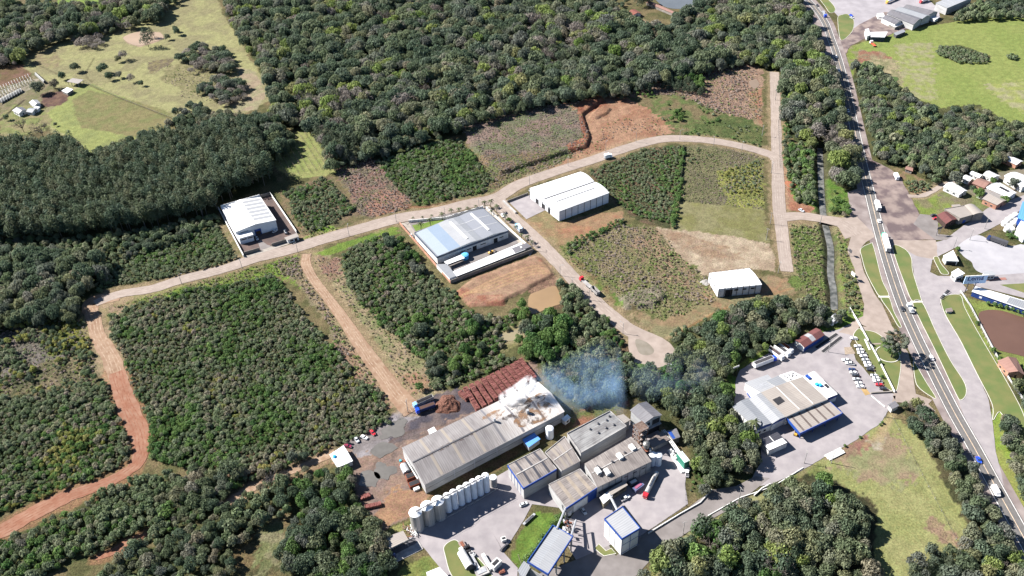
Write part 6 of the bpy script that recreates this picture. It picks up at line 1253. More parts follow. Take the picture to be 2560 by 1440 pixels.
# loader machines
def loader(name, label, px, rz, col='yellow'):
    t = thing(name, label, 'machine', (*U(*px)[:2], .08), rz); MB().box((0,0,1.2),(3.4,1.4,1.0)).build('body', PAINT[col], t); MB().box((-.3,0,2.2),(1.3,1.2,1.2)).build('cab', M_GLASS, t); MB().tube((1.5,0,1.4),(3.4,0,.8),.2,n=6).build('boom', PAINT[col], t); MB().box((3.6,0,.6),(.6,2.2,.8)).build('bucket', M_DSTEEL, t); wheels(t, (-1.1,1.1), .6, .8, .4)
loader('wheel_loader', 'Yellow loader working in the middle factory lot', (1227,634), .6); loader('forklift', 'Yellow forklift under the blue-edged haulage canopy', (1990,1086), 1.0); loader('backhoe', 'Pale backhoe parked in the walled-lot yard near the gatehouse', (715,583), 2.0, 'silver')
# water tank
t = thing('water_tank', 'Round bright blue water tank before the middle factory', 'tank', (*U(1163,646)[:2], 0)); MB().lathe((0,0,0),[(2.3,0),(2.5,3.2),(2.4,3.3)],18).build('drum', mat('blue_fibreglass', (.06,.32,.62), rough=.4), t); MB().lathe((0,0,3.3),[(2.5,0),(1.6,.5),(.5,.7)],18).build('lid', mat('blue_fibreglass_lid', (.1,.4,.7)), t)
# ---------------------------------------------------------------- log stacks
def logmat():
    return [mat('bark_logs', C(226,152,142), C(180,108,102), rough=.95, scale=1.2, detail=6), mat('log_ends', C(224,170,150), C(190,130,112), rough=.9, scale=.5)]
def logstack(name, label, p0, p1, wd, h, group=None, seed=1, lr=.17):
    """ridge-shaped row of logs laid across, from p0 to p1"""
    a = U(*p0); b_ = U(*p1); L = float(np.linalg.norm(b_-a)); r = np.random.default_rng(seed); c = (a+b_)/2; mb = MB(); x = -L/2
    while x < L/2:
        hh = h*(.75+.35*float(fbm(np.array([x/3+seed]), np.array([seed*1.7]), 2)[0])+.1*r.random()); z = lr; k = 0
        while z < hh:
            xx = x+(k % 2)*lr+r.normal()*.07; an = r.normal()*.07; dz = r.normal()*.06; q = wd/2*(1+r.normal()*.06)
            mb.tube((xx-an*q, -q, z-dz), (xx+an*q, q, z+dz), lr*r.uniform(.8, 1.25), n=5); z += lr*1.55; k += 1
        x += lr*2.1
    m = logmat(); o = mb.build(name, m, None); o.location = (c[0], c[1], 0); o.rotation_euler = (0, 0, math.atan2(b_[1]-a[1], b_[0]-a[0])); nf = len(o.data.polygons)
    mi = np.zeros(nf, np.int32); mi[5::7] = 1; mi[6::7] = 1; o.data.polygons.foreach_set('material_index', mi); tag(o, label, 'log stack', group); return o
NN = 13
lo = [(1150,985),(1163,974),(1178,967),(1192,960),(1206,953),(1218,947),(1230,941),(1243,935),(1256,928),(1268,922),(1280,917),(1290,911),(1301,905)]
hi = [(1168,1001),(1196,1029),(1212,1021),(1228,1013),(1242,1003),(1256,996),(1270,990),(1283,984),(1295,977),(1306,970),(1316,963),(1327,957),(1338,951)]
nth = ['first','second','third','fourth','fifth','sixth','seventh','eighth','ninth','tenth','eleventh','twelfth','thirteenth']
for i in range(NN): logstack('log_stack', 'Ridge of reddish logs, %s row from the wood chip pile' % nth[i], lo[i], hi[i], 2.5, 2.6, 'rows of stacked logs', i+1)
logstack('log_stack', 'Short log stack at the lower edge of the timber yard beside the wood', (901,1274), (953,1262), 2.2, 1.8, None, 31); logstack('log_stack', 'Small upper log stack behind the short one at the yard edge', (903,1248), (926,1240), 2.2, 1.6, None, 32)
# wood chip pile
def pile(name, label, px, r, h, m, seed=3, cat='pile'):
    c = U(*px); n = 40; rg = np.random.default_rng(seed); vs = []; fs = []; K = 14
    for k in range(K+1):
        for i in range(n):
            t = 2*math.pi*i/n; q = r*(k/K)*(1+.12*math.sin(3*t+seed)+.06*math.sin(7*t)); z = h*(1-(k/K)**1.3)+(.5*(rg.random()-.5)+.5*math.sin(5*t+k))*(h*.12 if k < K else 0)
            vs.append((q*math.cos(t), q*math.sin(t), max(z, 0) if k < K else -.1))
    for k in range(K):
        for i in range(n): fs.append((k*n+i, (k+1)*n+i, (k+1)*n+(i+1) % n, k*n+(i+1) % n))
    o = MB().add(vs, fs).build(name, m); o.location = (c[0], c[1], 0); tag(o, label, cat)
pile('wood_chip_pile', 'Reddish brown heap of wood chips beside the log rows', (1119,1012), 7.0, 3.8, mat('wood_chips', C(178,128,108), C(112,70,58), rough=1, scale=.8, detail=8, bump=.6))
pile('rubble_heap', 'Grey-white heap of rubble beside the small warehouse', (1763,706), 3, 1.2, mat('pale_rubble', C(230,226,220), C(190,186,180), scale=.8), 5)
pile('earth_heap', 'Red earth heap with a grey stone by the upper lot road', (1978,460), 4.5, 1.6, mat('red_earth', C(206,136,96), C(176,104,72), scale=1), 7)
# machinery at the kiln end
t = thing('wood_fired_boiler', 'Rusty boiler train with conveyor at the left end of the smoking shed', 'machine', (*U(1030,1200)[:2], 0), heading((1014,1170),(1036,1215)))
MB().tube((-9,-1,2.2),(-3.5,-1,2.2),2.0,n=18).build('drum', M_STEEL, t); MB().tube((-9.6,-1,2.2),(-9,-1,2.2),2.1,n=18).build('drum_ring', M_RUST, t); MB().box((-10.6,0,1.6),(1.8,2.4,3.2)).build('hopper', M_RUST, t); MB().box((-11.2,-1.6,3.6),(1.2,1.0,1.0)).build('motor', mat('teal_paint', (.05,.35,.42)), t)
MB().tube((-11,1.0,4.4),(3.5,2.2,3.6),.35,n=6).build('conveyor', M_WALLW, t); MB().box((-1,0,1.4),(3.4,5.2,2.8)).build('firebox', M_RUST, t); MB().box((-1,0,2.9),(2.6,4.4,.2)).build('grate', M_DARK, t)
MB().box((3.6,0,1.0),(3.0,5.6,2.0)).build('ash_bin', mat('orange_rust', C(180,88,54), C(130,64,42)), t); MB().box((3.6,0,2.06),(2.4,5.0,.1)).build('bin_interior', M_DARK, t); MB().box((6.6,0,.6),(1.6,3,1.2)).build('white_sack', M_WALLW, t)
t = thing('scrap_heap', 'Broken timber and white scrap at the foot of the first stainless silo', 'scrap', (*U(1024,1330)[:2], 0)); r = np.random.default_rng(9)
for i in range(26): x, y = r.uniform(-4, 4, 2); a = r.uniform(0, 3); MB().box((x, y, .4+r.random()), (r.uniform(1.5, 4), .25, .25), a).build('plank', [M_WALLW, mat('pinkish_timber', C(206,170,156)), M_RUST][i % 3], t)
# scrap machinery on the yard island
def scrap(label, px, rz, sz, m, m2, name='scrap_machine', tank=False):
    t = thing(name, label, 'machine', (*U(*px)[:2], .1), rz)
    if tank: MB().tube((-sz[0]/2,0,sz[2]*.6),(sz[0]/2,0,sz[2]*.6),sz[1]/2,n=16).build('drum', m, t); MB().tube((sz[0]/2,0,sz[2]*.6),(sz[0]/2+.3,0,sz[2]*.6),sz[1]/2*.98,n=16).build('drum_end', M_DSTEEL, t)
    else: MB().box((0,0,sz[2]/2+.3), sz).build('housing', m, t); MB().box((0,0,sz[2]+.42),(sz[0]*.7,sz[1]*.5,.2)).build('top_plate', m2, t)
    for s in (-1, 1): MB().box((s*sz[0]*.35,0,.2),(.4,sz[1]*.9,.4)).build('skid', M_DSTEEL, t)
hs = heading((1155,1395),(1175,1430)); W_ = M_WALLW
ZS = lambda x, y: (1100+x/10.667, 1330+y/10.667)
scrap('Pinkish steel frame at the top end of the scrap row', ZS(600,370), hs, (4,2.6,.9), mat('pinkish_steel', C(226,200,190)), M_RUST); scrap('White sheet box below the pinkish frame in the scrap row', ZS(600,560), hs, (4.4,1.8,1.4), W_, M_STEEL); scrap('Large white drum lying in the scrap row', ZS(690,820), hs, (9,4,4), W_, W_, 'scrap_drum', True)
scrap('White square hood in the middle of the scrap row', ZS(840,620), .6, (2,2,1.4), W_, M_DSTEEL); scrap('Smaller white hood right of the square one', ZS(890,640), .9, (1.7,1.7,1), W_, W_); scrap('Long white duct beside the large drum', ZS(930,830), hs, (8,1.4,1.2), W_, M_STEEL); scrap('Second long white duct at the right of the scrap row', ZS(1260,830), hs, (9,1.6,1.4), W_, M_STEEL)
scrap('Open blue-grey tank with dark side at the right end of the scrap row', ZS(1490,930), .8, (5,3,3.2), W_, M_DARK); scrap('Blackened burner block between the white hoods', ZS(730,440), .5, (2.4,1.4,1.6), M_DARK, M_DARK); scrap('Second blackened block in the scrap row', ZS(770,565), .2, (2.2,1.4,1.4), M_DARK, M_DARK); scrap('Dark pump unit right of the large drum', ZS(900,950), .2, (2.6,2.2,1.8), M_DSTEEL, M_STEEL)
scrap('Grey rubble-like heap of cast parts at the bottom of the scrap row', ZS(1120,1090), .4, (6,4,1.0), M_CONCW, M_STEEL); scrap('Red-brown casting at the lower right of the scrap row', ZS(1650,1090), .3, (2.8,1.6,1.0), mat('red_oxide', C(200,120,104)), M_RUST); scrap('White rounded hood alone at the right edge of the gravel yard', ZS(1700,240), .3, (2.2,2,1.8), W_, M_DARK); scrap('Dark steel beam lying at the lawn edge of the gravel yard', ZS(1710,430), heading((1255,1375),(1268,1362)), (5,1,.6), M_DSTEEL, M_DSTEEL)
scrap('Steel walkway section lying on the lawn edge by the silver car', (1323,1300), heading((1312,1312),(1338,1288)), (8,1.2,.6), M_STEEL, M_DSTEEL); scrap('Blue container of pink sacks before the big plant hall', (1595,1222), heading((1585,1228),(1606,1212)), (6,2.6,1.8), mat('pale_blue_steel', C(150,160,210)), mat('pink_sacks', C(236,140,180)), 'skip'); scrap('White-topped vat in the shade beside the pink sack container', (1583,1210), heading((1570,1215),(1592,1203)), (5,3,1.6), M_DSTEEL, W_, 'vat')
# conveyor gantry between plant and loading roof
t = thing('conveyor_gantry', 'Slanting lattice conveyor gantry from the plant hall to the loading roof', 'conveyor', tuple(U(1418,1325)*np.array([1,1,0]))); bs = tuple(t.location)
A_ = U(1413,1272,8); B_ = U(1392,1322,12); C_ = U(1440,1300,7)
for nm, p, q, r_ in (('conveyor_tube', A_, B_, .5), ('brace', U(1405,1262,7), U(1415,1300,3), .25), ('brace', A_, U(1430,1335,6), .25), ('brace', C_, U(1428,1340,10), .5), ('brace', C_, U(1412,1295,9), .2), ('brace', U(1412,1295,9), U(1436,1345,6), .2)): MB().tube(p, q, r_, n=6).build(nm, M_STEEL if r_ > .3 else M_DSTEEL, t, bs)
for i in range(7): u = i/6; p = A_*(1-u)+U(1430,1350,4)*u; MB().box((p[0], p[1], p[2]/2), (.25,.25,p[2])).build('leg', M_DSTEEL, t, bs)
for i in range(14): p = U(1408+random.random()*22, 1300+random.random()*40, .5+random.random()*5); MB().box(tuple(p), (1.6,.7,.9), i).build('machine_part', [M_RUST, M_WALLW, M_STEEL][i % 3], t, bs)
t = thing('conveyor', 'Straight covered conveyor from the white cabin to the tower block', 'conveyor', tuple(U(1540,1285)*np.array([1,1,0]))); bs = tuple(t.location); MB().tube(U(1524,1238,6), U(1544,1277,10), .6, n=6).build('conveyor_tube', M_STEEL, t, bs); p = U(1534,1256,7); MB().box((p[0], p[1], 3.5), (.4,.4,7)).build('leg', M_DSTEEL, t, bs)
t = thing('feed_tank', 'Small white tank at the lower corner of the plant front hall', 'tank', tuple(U(1421,1284)*np.array([1,1,0]))); MB().lathe((0,0,0),[(1.5,0),(1.6,2.4),(.4,3)],14).build('body', W_, t)
t = thing('leaning_pole', 'Yellow-white pole leaning at the bottom of the hedge bank', 'pole', tuple(U(1305,1413)*np.array([1,1,0]))); MB().tube((0,0,0),(-1.5,3,4),.25,n=6).build('shaft', mat('cream_paint', C(230,226,170)), t)
# concrete slab pile on paddock
t = thing('plank_stack', 'White slabs stacked on the paddock beside the hedge', 'stack', tuple(U(2087,1136)*np.array([1,1,0])), heading((2066,1146),(2110,1124)))
for k in range(4): MB().box((0, -1.4+k*.95, .3), (10+.5*(k % 2), .85, .5)).build('slab', W_, t)
# ---------------------------------------------------------------- street furniture
def pole(h=8.6, arm=1.6, r=.17, lamp=True):
    t = thing('street_lamp', 'x', 'street lamp', (0, 0, 0)); MB().tube((0,0,0),(0,0,h),r,r*.7,n=6).build('pole', M_CONCW, t); MB().tube((0,0,h-.2),(arm,0,h+.3),.06,n=5).build('arm', M_STEEL, t); o = MB().box((arm+.3,0,h+.3),(.8,.3,.14)).build('lamp_head', M_STEEL, t); return t
sl0 = None
SLP = [(455,711,'by the plot right of the dark wood'),(606,672,'below the lot left of the white warehouse'),(745,631,'at the fork of the dirt road'),(873,590,'between the fork and the middle factory'),(991,555,'at the corner of the middle factory wall'),(1113,543,'on the roadside verge opposite the palms'),(1198,522,'behind the palms of the middle factory'),(1264,557,'by the parked white car on the side road'),(1331,626,'at the lower corner of the middle factory'),(1400,689,'above the muddy pond on the side road'),(1473,750,'beside the grey open-top trailer'),(1557,834,'at the start of the turning circle'),(1420,415,'on the loop road before the box truck'),(1514,379,'just beyond the box truck on the loop road'),(1590,355,'on the outer side of the loop road bend'),(1699,350,'at the top of the loop road bend'),(1784,364,'at the head of the brown plot'),(1854,377,'near the upper crossing of the loop road'),(1324,462,'behind the twin-vaulted warehouse'),(1668,935,'at the wood below the turning circle'),(1938,250,'on the upper straight of the lot road')]
for x, y, w in SLP:
    l_ = 'Slim street lamp '+w
    if sl0 is None: sl0 = pole(); r = sl0; r.location = (*U(x, y)[:2], 0); r['label'] = l_
    else: r = dup(sl0, (*U(x, y)[:2], 0), random.uniform(0, 6.2), l_)
    r['group'] = 'street lamps along the lot roads'
def upole(h=9.5):
    t = thing('utility_pole', 'x', 'utility pole', (0, 0, 0)); MB().tube((0,0,0),(0,0,h),.2,.14,n=6).build('pole', M_CONCW, t); MB().box((0,0,h-.5),(2.2,.14,.14)).build('crossarm', M_CONCW, t)
    for k in (-.9, 0, .9): MB().tube((k,0,h-.4),(k,0,h-.1),.07,n=6).build('insulator', M_STEEL, t)
    return t
u0 = None
for x, y, w in [(2050,560,'beside the link road and stream'),(2383,622,'at the white pavilion by the right junction'),(2424,600,'beside the hedge of the pale truck park'),(2461,572,'on the lane up to the village'),(1961,855,'at the back of the three tippers'),(2078,1158,'beside the hedge below the haulage yard'),(2213,1042,'at the upper tip of the paddock'),(2010,1158,'at the start of the hedge near the bridge'),(1847,1250,'beside the plant road verge'),(1707,1335,'above the wood on the plant road'),(1945,683,'beside the small warehouse track'),(1928,432,'left of the lot road straight'),(1925,560,'at the lot road crossing'),(1915,600,'right of the dry field'),(1905,340,'left of the upper lot road'),(1020,1030,'at the timber yard gate'),(1430,725,'by the muddy slope of the side road'),(2070,880,'near the truck pits')]:
    l_ = 'Concrete utility pole '+w
    if u0 is None: u0 = upole(); r = u0; r.location = (*U(x, y)[:2], 0); r['label'] = l_
    else: r = dup(u0, (*U(x, y)[:2], 0), random.uniform(0, 3), l_)
    r['group'] = 'concrete utility poles'
# palms
def palm(h=5.0, seed=0):
    t = thing('palm_tree', 'x', 'palm', (0, 0, 0)); MB().tube((0,0,0),(.1,0,h),.2,.13,n=7).build('trunk', M_PALEBARK, t); mb = MB(); r = np.random.default_rng(seed)
    for i in range(13):
        a = i*.483+r.normal()*.1; pr = None; up_ = r.uniform(.3, 1.0)
        for j in range(6):
            u = j/5; q = 2.3*u; z = h+up_*u*1.5-2.6*u*u*(1.1-up_*.4); wd = .34*(1-u*.75); n = np.array([-math.sin(a), math.cos(a)])*wd; c = np.array([.1+q*math.cos(a), q*math.sin(a)]); cur = ((*(c+n), z-.12), (*c, z+.06), (*(c-n), z-.12))
            if pr: mb.add(list(pr)+list(cur), [(0, 3, 4, 1), (1, 4, 5, 2)])
            pr = cur
    mb.build('fronds', mat('palm_fronds', C(128,138,84), C(90,104,60), rough=.7, scale=1), t); return t
pm = None
for x, y, hh, w in [(1033,552,.6,'first along the back wall of the middle factory'),(1057,550,.6,'second along the back wall of the middle factory'),(1080,548,.7,'third along the back wall of the middle factory'),(1106,550,1.15,'tall one before the back wall lawn'),(1128,540,1.1,'at the left end of the long ridge vent wall'),(1148,535,1,'fifth along the back wall of the middle factory'),(1169,530,.8,'sixth along the back wall of the middle factory'),(1190,524,.7,'seventh along the back wall of the middle factory'),(1212,520,1.1,'at the upper corner of the middle factory wall'),(1227,518,1.2,'nearest the crossing above the middle factory'),(1242,531,1.2,'opposite the yard of the twin-vaulted warehouse'),(1229,538,.8,'inside the upper corner of the middle factory lot'),(1264,550,.9,'beside the parked white car'),(1290,578,.9,'beside the light blue truck'),(1304,598,.9,'second below the light blue truck'),(1318,606,1.1,'near the lower corner of the side road wall'),(1330,616,.9,'at the lower corner street lamp'),(1053,575,1.2,'on the bright lawn behind the hall'),(1077,565,1.2,'at the right of the bright lawn'),(1878,1085,1.9,'at the blue corner of the haulage works'),(1748,1425,1.3,'yellowish one in the wood at the bottom'),(2483,1385,1.2,'in the tree strip beside the highway')]:
    l_ = 'Feathery palm '+w
    if pm is None: pm = palm(); r = pm; r.location = (*U(x, y)[:2], 0); r['label'] = l_; r.scale = (hh,)*3
    else: r = dup(pm, (*U(x, y)[:2], 0), random.uniform(0, 6), l_, None, hh)
    r['group'] = 'palms'
# araucaria by the highway, crown of clumped tiers
def araucaria(name, label, px, h, seed=0):
    c = U(*px); t = thing(name, label, 'tree', (c[0], c[1], 0)); r = np.random.default_rng(seed); MB().tube((0,0,0),(0,0,h*.95),.45,.2,n=8).build('trunk', M_BARK, t); lob = []; mb = MB()
    for i in range(34):
        a = i*2.4; z = h*(.62+.36*(i/34)); q = (.52-.12*(i/34))*h*r.uniform(.45, 1); e = (q*math.cos(a), q*math.sin(a), z); mb.tube((0,0,z-.6*1.2), e, .12, .06, n=4, caps=False); lob.append((*e, h*.075*r.uniform(.8, 1.3)))
    mb.build('branches', M_BARK, t); o = bpy.data.objects.new('crown', leaves('araucaria_crown', LM['dark'], lob, 6000, .42, seed, zsq=.8, fill=.4)); o.parent = t; SC.collection.objects.link(o); return t
araucaria('araucaria_tree', 'Tall flat-topped araucaria casting its shadow on the highway', (2228,893), 15.5, 3)
# fences
def fence(label, pts, h=1.6, sp=3.0, m=None, name='fence', wires=3, group=None):
    w = WP(pts); base = (float(w[0][0]), float(w[0][1]), 0); t = thing(name, label, 'fence', base); mb = MB(); wr = MB(); k = 0
    for a, b_ in zip(w[:-1], w[1:]):
        L = np.linalg.norm(b_-a); n = max(1, int(L/sp))
        for i in range(n+1): p = a+(b_-a)*i/n; mb.box((p[0], p[1], h/2), (.14,.14,h))
        for z in np.linspace(h*.35, h*.95, wires): wr.tube((a[0], a[1], z), (b_[0], b_[1], z), .025, n=3, caps=False)
    mb.build('posts', m or M_CONCW, t, base); wr.build('wires', M_DSTEEL, t, base)
fence('Post and wire fence between the smoking shed and the wood', [(1455,1068),(1530,1022),(1580,995),(1645,965)]); fence('Fence of the timber yard beside the gate to the dirt road', [(965,1062),(1020,1032),(1060,1012)], 2.0); fence('Fence crossing the bushy bank above the highway lawns', [(1945,300),(1950,420)]); fence('Farm fence running down the pasture from the open barn', [(212,206),(300,246),(440,300)], 1.3)
fence('Fence between the silos and the lower clay yard', [(950,1362),(1025,1320)], 1.6); fence('Posts along the lawn beside the long white-roofed range', [(2412,742),(2440,800),(2480,880),(2530,960),(2560,1010)], 1.4, 3.4, M_WALLW); fence('Fence on the dry bank between plant yard and plant road', [(1602,1345),(1715,1265),(1712,1210)], 1.4, 3); fence('Paddock fence along the tree strip of the highway', [(2233,1048),(2290,1160),(2370,1310),(2410,1390)], 1.3, 6)
wallrun('boundary_wall', 'Dark wall along the inner side of the works lane right of the highway', [(2400,728),(2425,765),(2470,850),(2520,945),(2565,1010)], 1.2, .3, M_WALLG); wallrun('boundary_wall', 'White wall following the plant road below the dry bank', [(1620,1335),(1700,1286),(1750,1258),(1780,1225)], .9, .4, M_WALLW); wallrun('road_kerb_wall', 'White guard wall on the outer side of the plant road near the bridge', [(1770,1290),(1850,1245),(1930,1218),(2008,1170)], .5, .35, M_WALLW)
wallrun('bridge_parapet', 'White bridge parapet over the creek at the plant road', [(1885,1240),(1905,1222),(1925,1212)], 1.0, .5, M_WALLW); wallrun('field_wall', 'Dark bank hedge wall at the left of the brown plot', [(1709,366),(1704,430),(1690,500)], 1.5, 1.2, mat('dark_hedge', C(70,80,50), C(56,64,44), scale=.5, rough=1))  # hedge wall is mottled dark green all over
wallrun('boundary_wall', 'Low grey wall dividing the parking lane from the gate', [(2178,990),(2212,1018)], .5, .3, M_WALLW)
# vineyard rows
for i in range(9):
    u = i/8; a = (672+u*100+3, 362-u*32); b_ = (722+u*118, 448-u*20)
    w = WP([a, b_]); p, q = np.array(w[0]), np.array(w[1]); L = np.linalg.norm(q-p); base = (p[0], p[1], 0); t = thing('vine_row', 'Row of trained vines, %s from the left in the small vineyard' % nth[i], 'vine row', base, 0, 'vineyard rows'); mb = MB(); lf = []
    for k in range(int(L/3)): c = p+(q-p)*k*3/L; mb.box((c[0], c[1], .8), (.14,.14,1.6)); lf.append((c[0]-p[0], c[1]-p[1], 1.2, .5)); c2 = c+(q-p)*1.5/L; lf.append((c2[0]-p[0], c2[1]-p[1], 1.1, .38))
    mb.build('stakes', mat('vine_stakes', C(150,126,112)), t, base); o = bpy.data.objects.new('vines', leaves('vines', LM['debris'], lf, len(lf)*9, .22, i)); o.parent = t; SC.collection.objects.link(o)
# company sign on two posts
a = U(2412,731); b_ = U(2431,730); c = (a+b_)/2; t = thing('company_sign', 'Big pale blue sign reading Lemá on two dark posts at the works gate', 'sign', (c[0], c[1], 0), math.atan2(b_[1]-a[1], b_[0]-a[0])-.0)
L = float(np.linalg.norm(b_-a)); SH = 7.2; SW, SHh = 13.5, 6.0
for s in (-1, 1): MB().box((s*L/2, 0, SH/2), (.4, .4, SH)).build('post', M_DSTEEL, t)
bd = MB().box((1.2, 0, SH+SHh/2-.3), (SW, .35, SHh)).build('board', mat('pale_blue_board', (.5,.64,.85), (.44,.58,.8), scale=4), t); MB().box((1.2, 0, SH+SHh-.2), (SW+.2, .5, .15)).build('frame', M_WALLW, t)
def text(s, size, x, z, parent, m, bold=.03):
    cu = bpy.data.curves.new('lettering', 'FONT'); cu.body = s; cu.size = size; cu.extrude = .03; cu.offset = bold; cu.align_x = 'CENTER'; o = bpy.data.objects.new('lettering', cu); SC.collection.objects.link(o); o.rotation_euler = (math.pi/2, 0, 0); o.location = (x, -.22, z); cu.materials.append(m)
    dg = bpy.context.evaluated_depsgraph_get(); me = bpy.data.meshes.new_from_object(o.evaluated_get(dg)); n = bpy.data.objects.new('lettering', me); n.matrix_local = Matrix.Translation((x, -.22, z)) @ Matrix.Rotation(math.pi/2, 4, 'X'); SC.collection.objects.link(n); n.parent = parent; bpy.data.objects.remove(o); return n
M_NAVY = mat('navy_letters', (.01,.03,.16), rough=.5); text('Lemá', 4.6, 1.0, SH+2.3, t, M_NAVY, .07)
for k in range(9): MB().box((-2.2+k*.8, -.2, SH+1.5), (.4, .05, .3)).build('small_mark', M_NAVY, t)
MB().box((-1, -.2, SH+.35), (3.4, .05, .16)).build('underline', M_NAVY, t); MB().box((2.6, -.2, SH+.35), (2.6, .05, .34)).build('underline', M_NAVY, t)
def billboard(name, label, px, rz, w=3.5, h=1.8, ph=3.5, m=None, cat='sign'):
    t = thing(name, label, cat, (*U(*px)[:2], 0), rz)
    for s in ((-1, 1) if w > 3 else (0,)): MB().box((s*w*.3, 0, ph/2), (.2, .2, ph)).build('post', M_DSTEEL, t)
    MB().box((0, 0, ph+h/2), (w, .2, h)).build('board', m or M_WALLW, t)
billboard('roadside_sign', 'Dark slanted sign on a single post at the restaurant lot corner', (2344,588), .3, 4, 1.8, 5, M_DSTEEL); billboard('roadside_sign', 'White board on the stream bank beside the service road', (2129,700), 1.9, 3.5, 2.6, 3.5); billboard('roadside_sign', 'White board at the top of the stream bank by the service road', (2123,640), 1.9, 2.6, 2.2, 3, M_DSTEEL); billboard('hoop_frame', 'White frame with a board at the left end of the haulage yard', (1838,932), .4, 4, 1.2, 4, W_, 'sign')
billboard('roadside_sign', 'Square sign in the lawn beside the white yard wall', (2173,862), 1.9, 2.8, 1.4, 1.4, M_DARK)
# benches, bikes and small marks
o = MB().box((0,0,.15),(9,.9,.3)).build('white_bench_slab', W_); o.location = (*U(2168,862)[:2], .1); o.rotation_euler = (0,0,heading((2164,852),(2173,872))); tag(o, 'Long white slab lying on the lawn inside the parking lot wall', 'slab')
o = MB().box((0,0,.05),(5,1.1,.1)).build('paved_patch', M_CONC); o.location = (*U(2191,860)[:2], .12); tag(o, kind='structure')
o = tag(MB().sheet(WP([(2151,970),(2165,971),(2176,985),(2163,989)]), .09).build('yellow_crossing', mat('yellow_marking', C(246,206,140), rough=.8)), kind='structure')
o = tag(MB().sheet(rough_edge(WP([(2110,868),(2130,867),(2138,884),(2112,887)]), .4, 1), .07).build('sand_patch', mat('sand', C(236,214,190), C(200,180,160), scale=1)), kind='structure')
t = thing('motorcycle_row', 'Row of parked motorcycles at the corner of the works lawn', 'motorcycles', (*U(2362,738)[:2], .05), heading((2352,750),(2376,722)))
for k in range(7): MB().box((-5+k*1.6, 0, .7), (.35, 1.9, .7)).build('motorcycle', [M_DSTEEL, PAINT['black'], PAINT['black'], PAINT['silver']][k % 4], t)
b = B('bin_store', 'Little white concrete stand on the works lawn', 'structure', [(2365,773),(2368,779),(2381,778),(2378,771)], 1.6, 'flat', wall=M_CONCW, roof=roofmat('concrete_roof', C(190,174,166), C(160,146,140), .6))
wallrun('painted_kerb', 'Red and white striped median in the works entrance lane', [(2456,700),(2515,697)], .25, 2.2, mat('faded_red_paving', C(226,170,156), C(206,140,126), scale=2), 'kerb')
# crossings of the lawns
for p in ([(2196,742),(2224,742)],[(2276,755),(2306,754)]):
    tag(MB().strip(WP(p), 1.6, .13).build('footway', M_KERB), kind='structure')
tag(MB().sheet(rough_edge(smooth(WP([(2395,615),(2440,588),(2472,598),(2500,610),(2530,615),(2560,612),(2600,640),(2600,690),(2540,690),(2470,686),(2440,676),(2428,655),(2408,640)]), 4, True), .4), .05).build('pale_truck_park', mat('white_gravel', C(238,236,242), C(222,220,228), rough=1, scale=8, detail=8)), kind='structure')
tag(MB().sheet(WP([(2420,700),(2456,690),(2600,680),(2600,770),(2560,745),(2440,715)]), .062).build('works_lane', M_YARD), kind='structure')
tag(MB().sheet(WP([(2500,712),(2600,706),(2600,740),(2560,732),(2530,722)]), .1).build('works_lawn', M_LAWN), kind='structure')
PAVED.append(WP([(2395,615),(2440,588),(2600,610),(2600,770),(2440,720),(2408,640)]))
PAVED.append(WP([(1060,1120),(1345,950),(1420,1040),(1440,1060),(1270,1150),(1070,1235)])); PAVED.append(WP([(1270,1163),(1350,1120),(1420,1070),(1530,1015),(1580,1040),(1610,1000),(1660,1030),(1730,1140),(1720,1180),(1500,1290),(1310,1260)])); PAVED.append(WP([(1140,980),(1310,895),(1345,955),(1200,1040)])); PAVED.append(WP([(2440,735),(2600,790),(2600,760),(2440,715)]))
PAVED.append(WP([(820,1130),(858,1112),(885,1155),(850,1175)]))
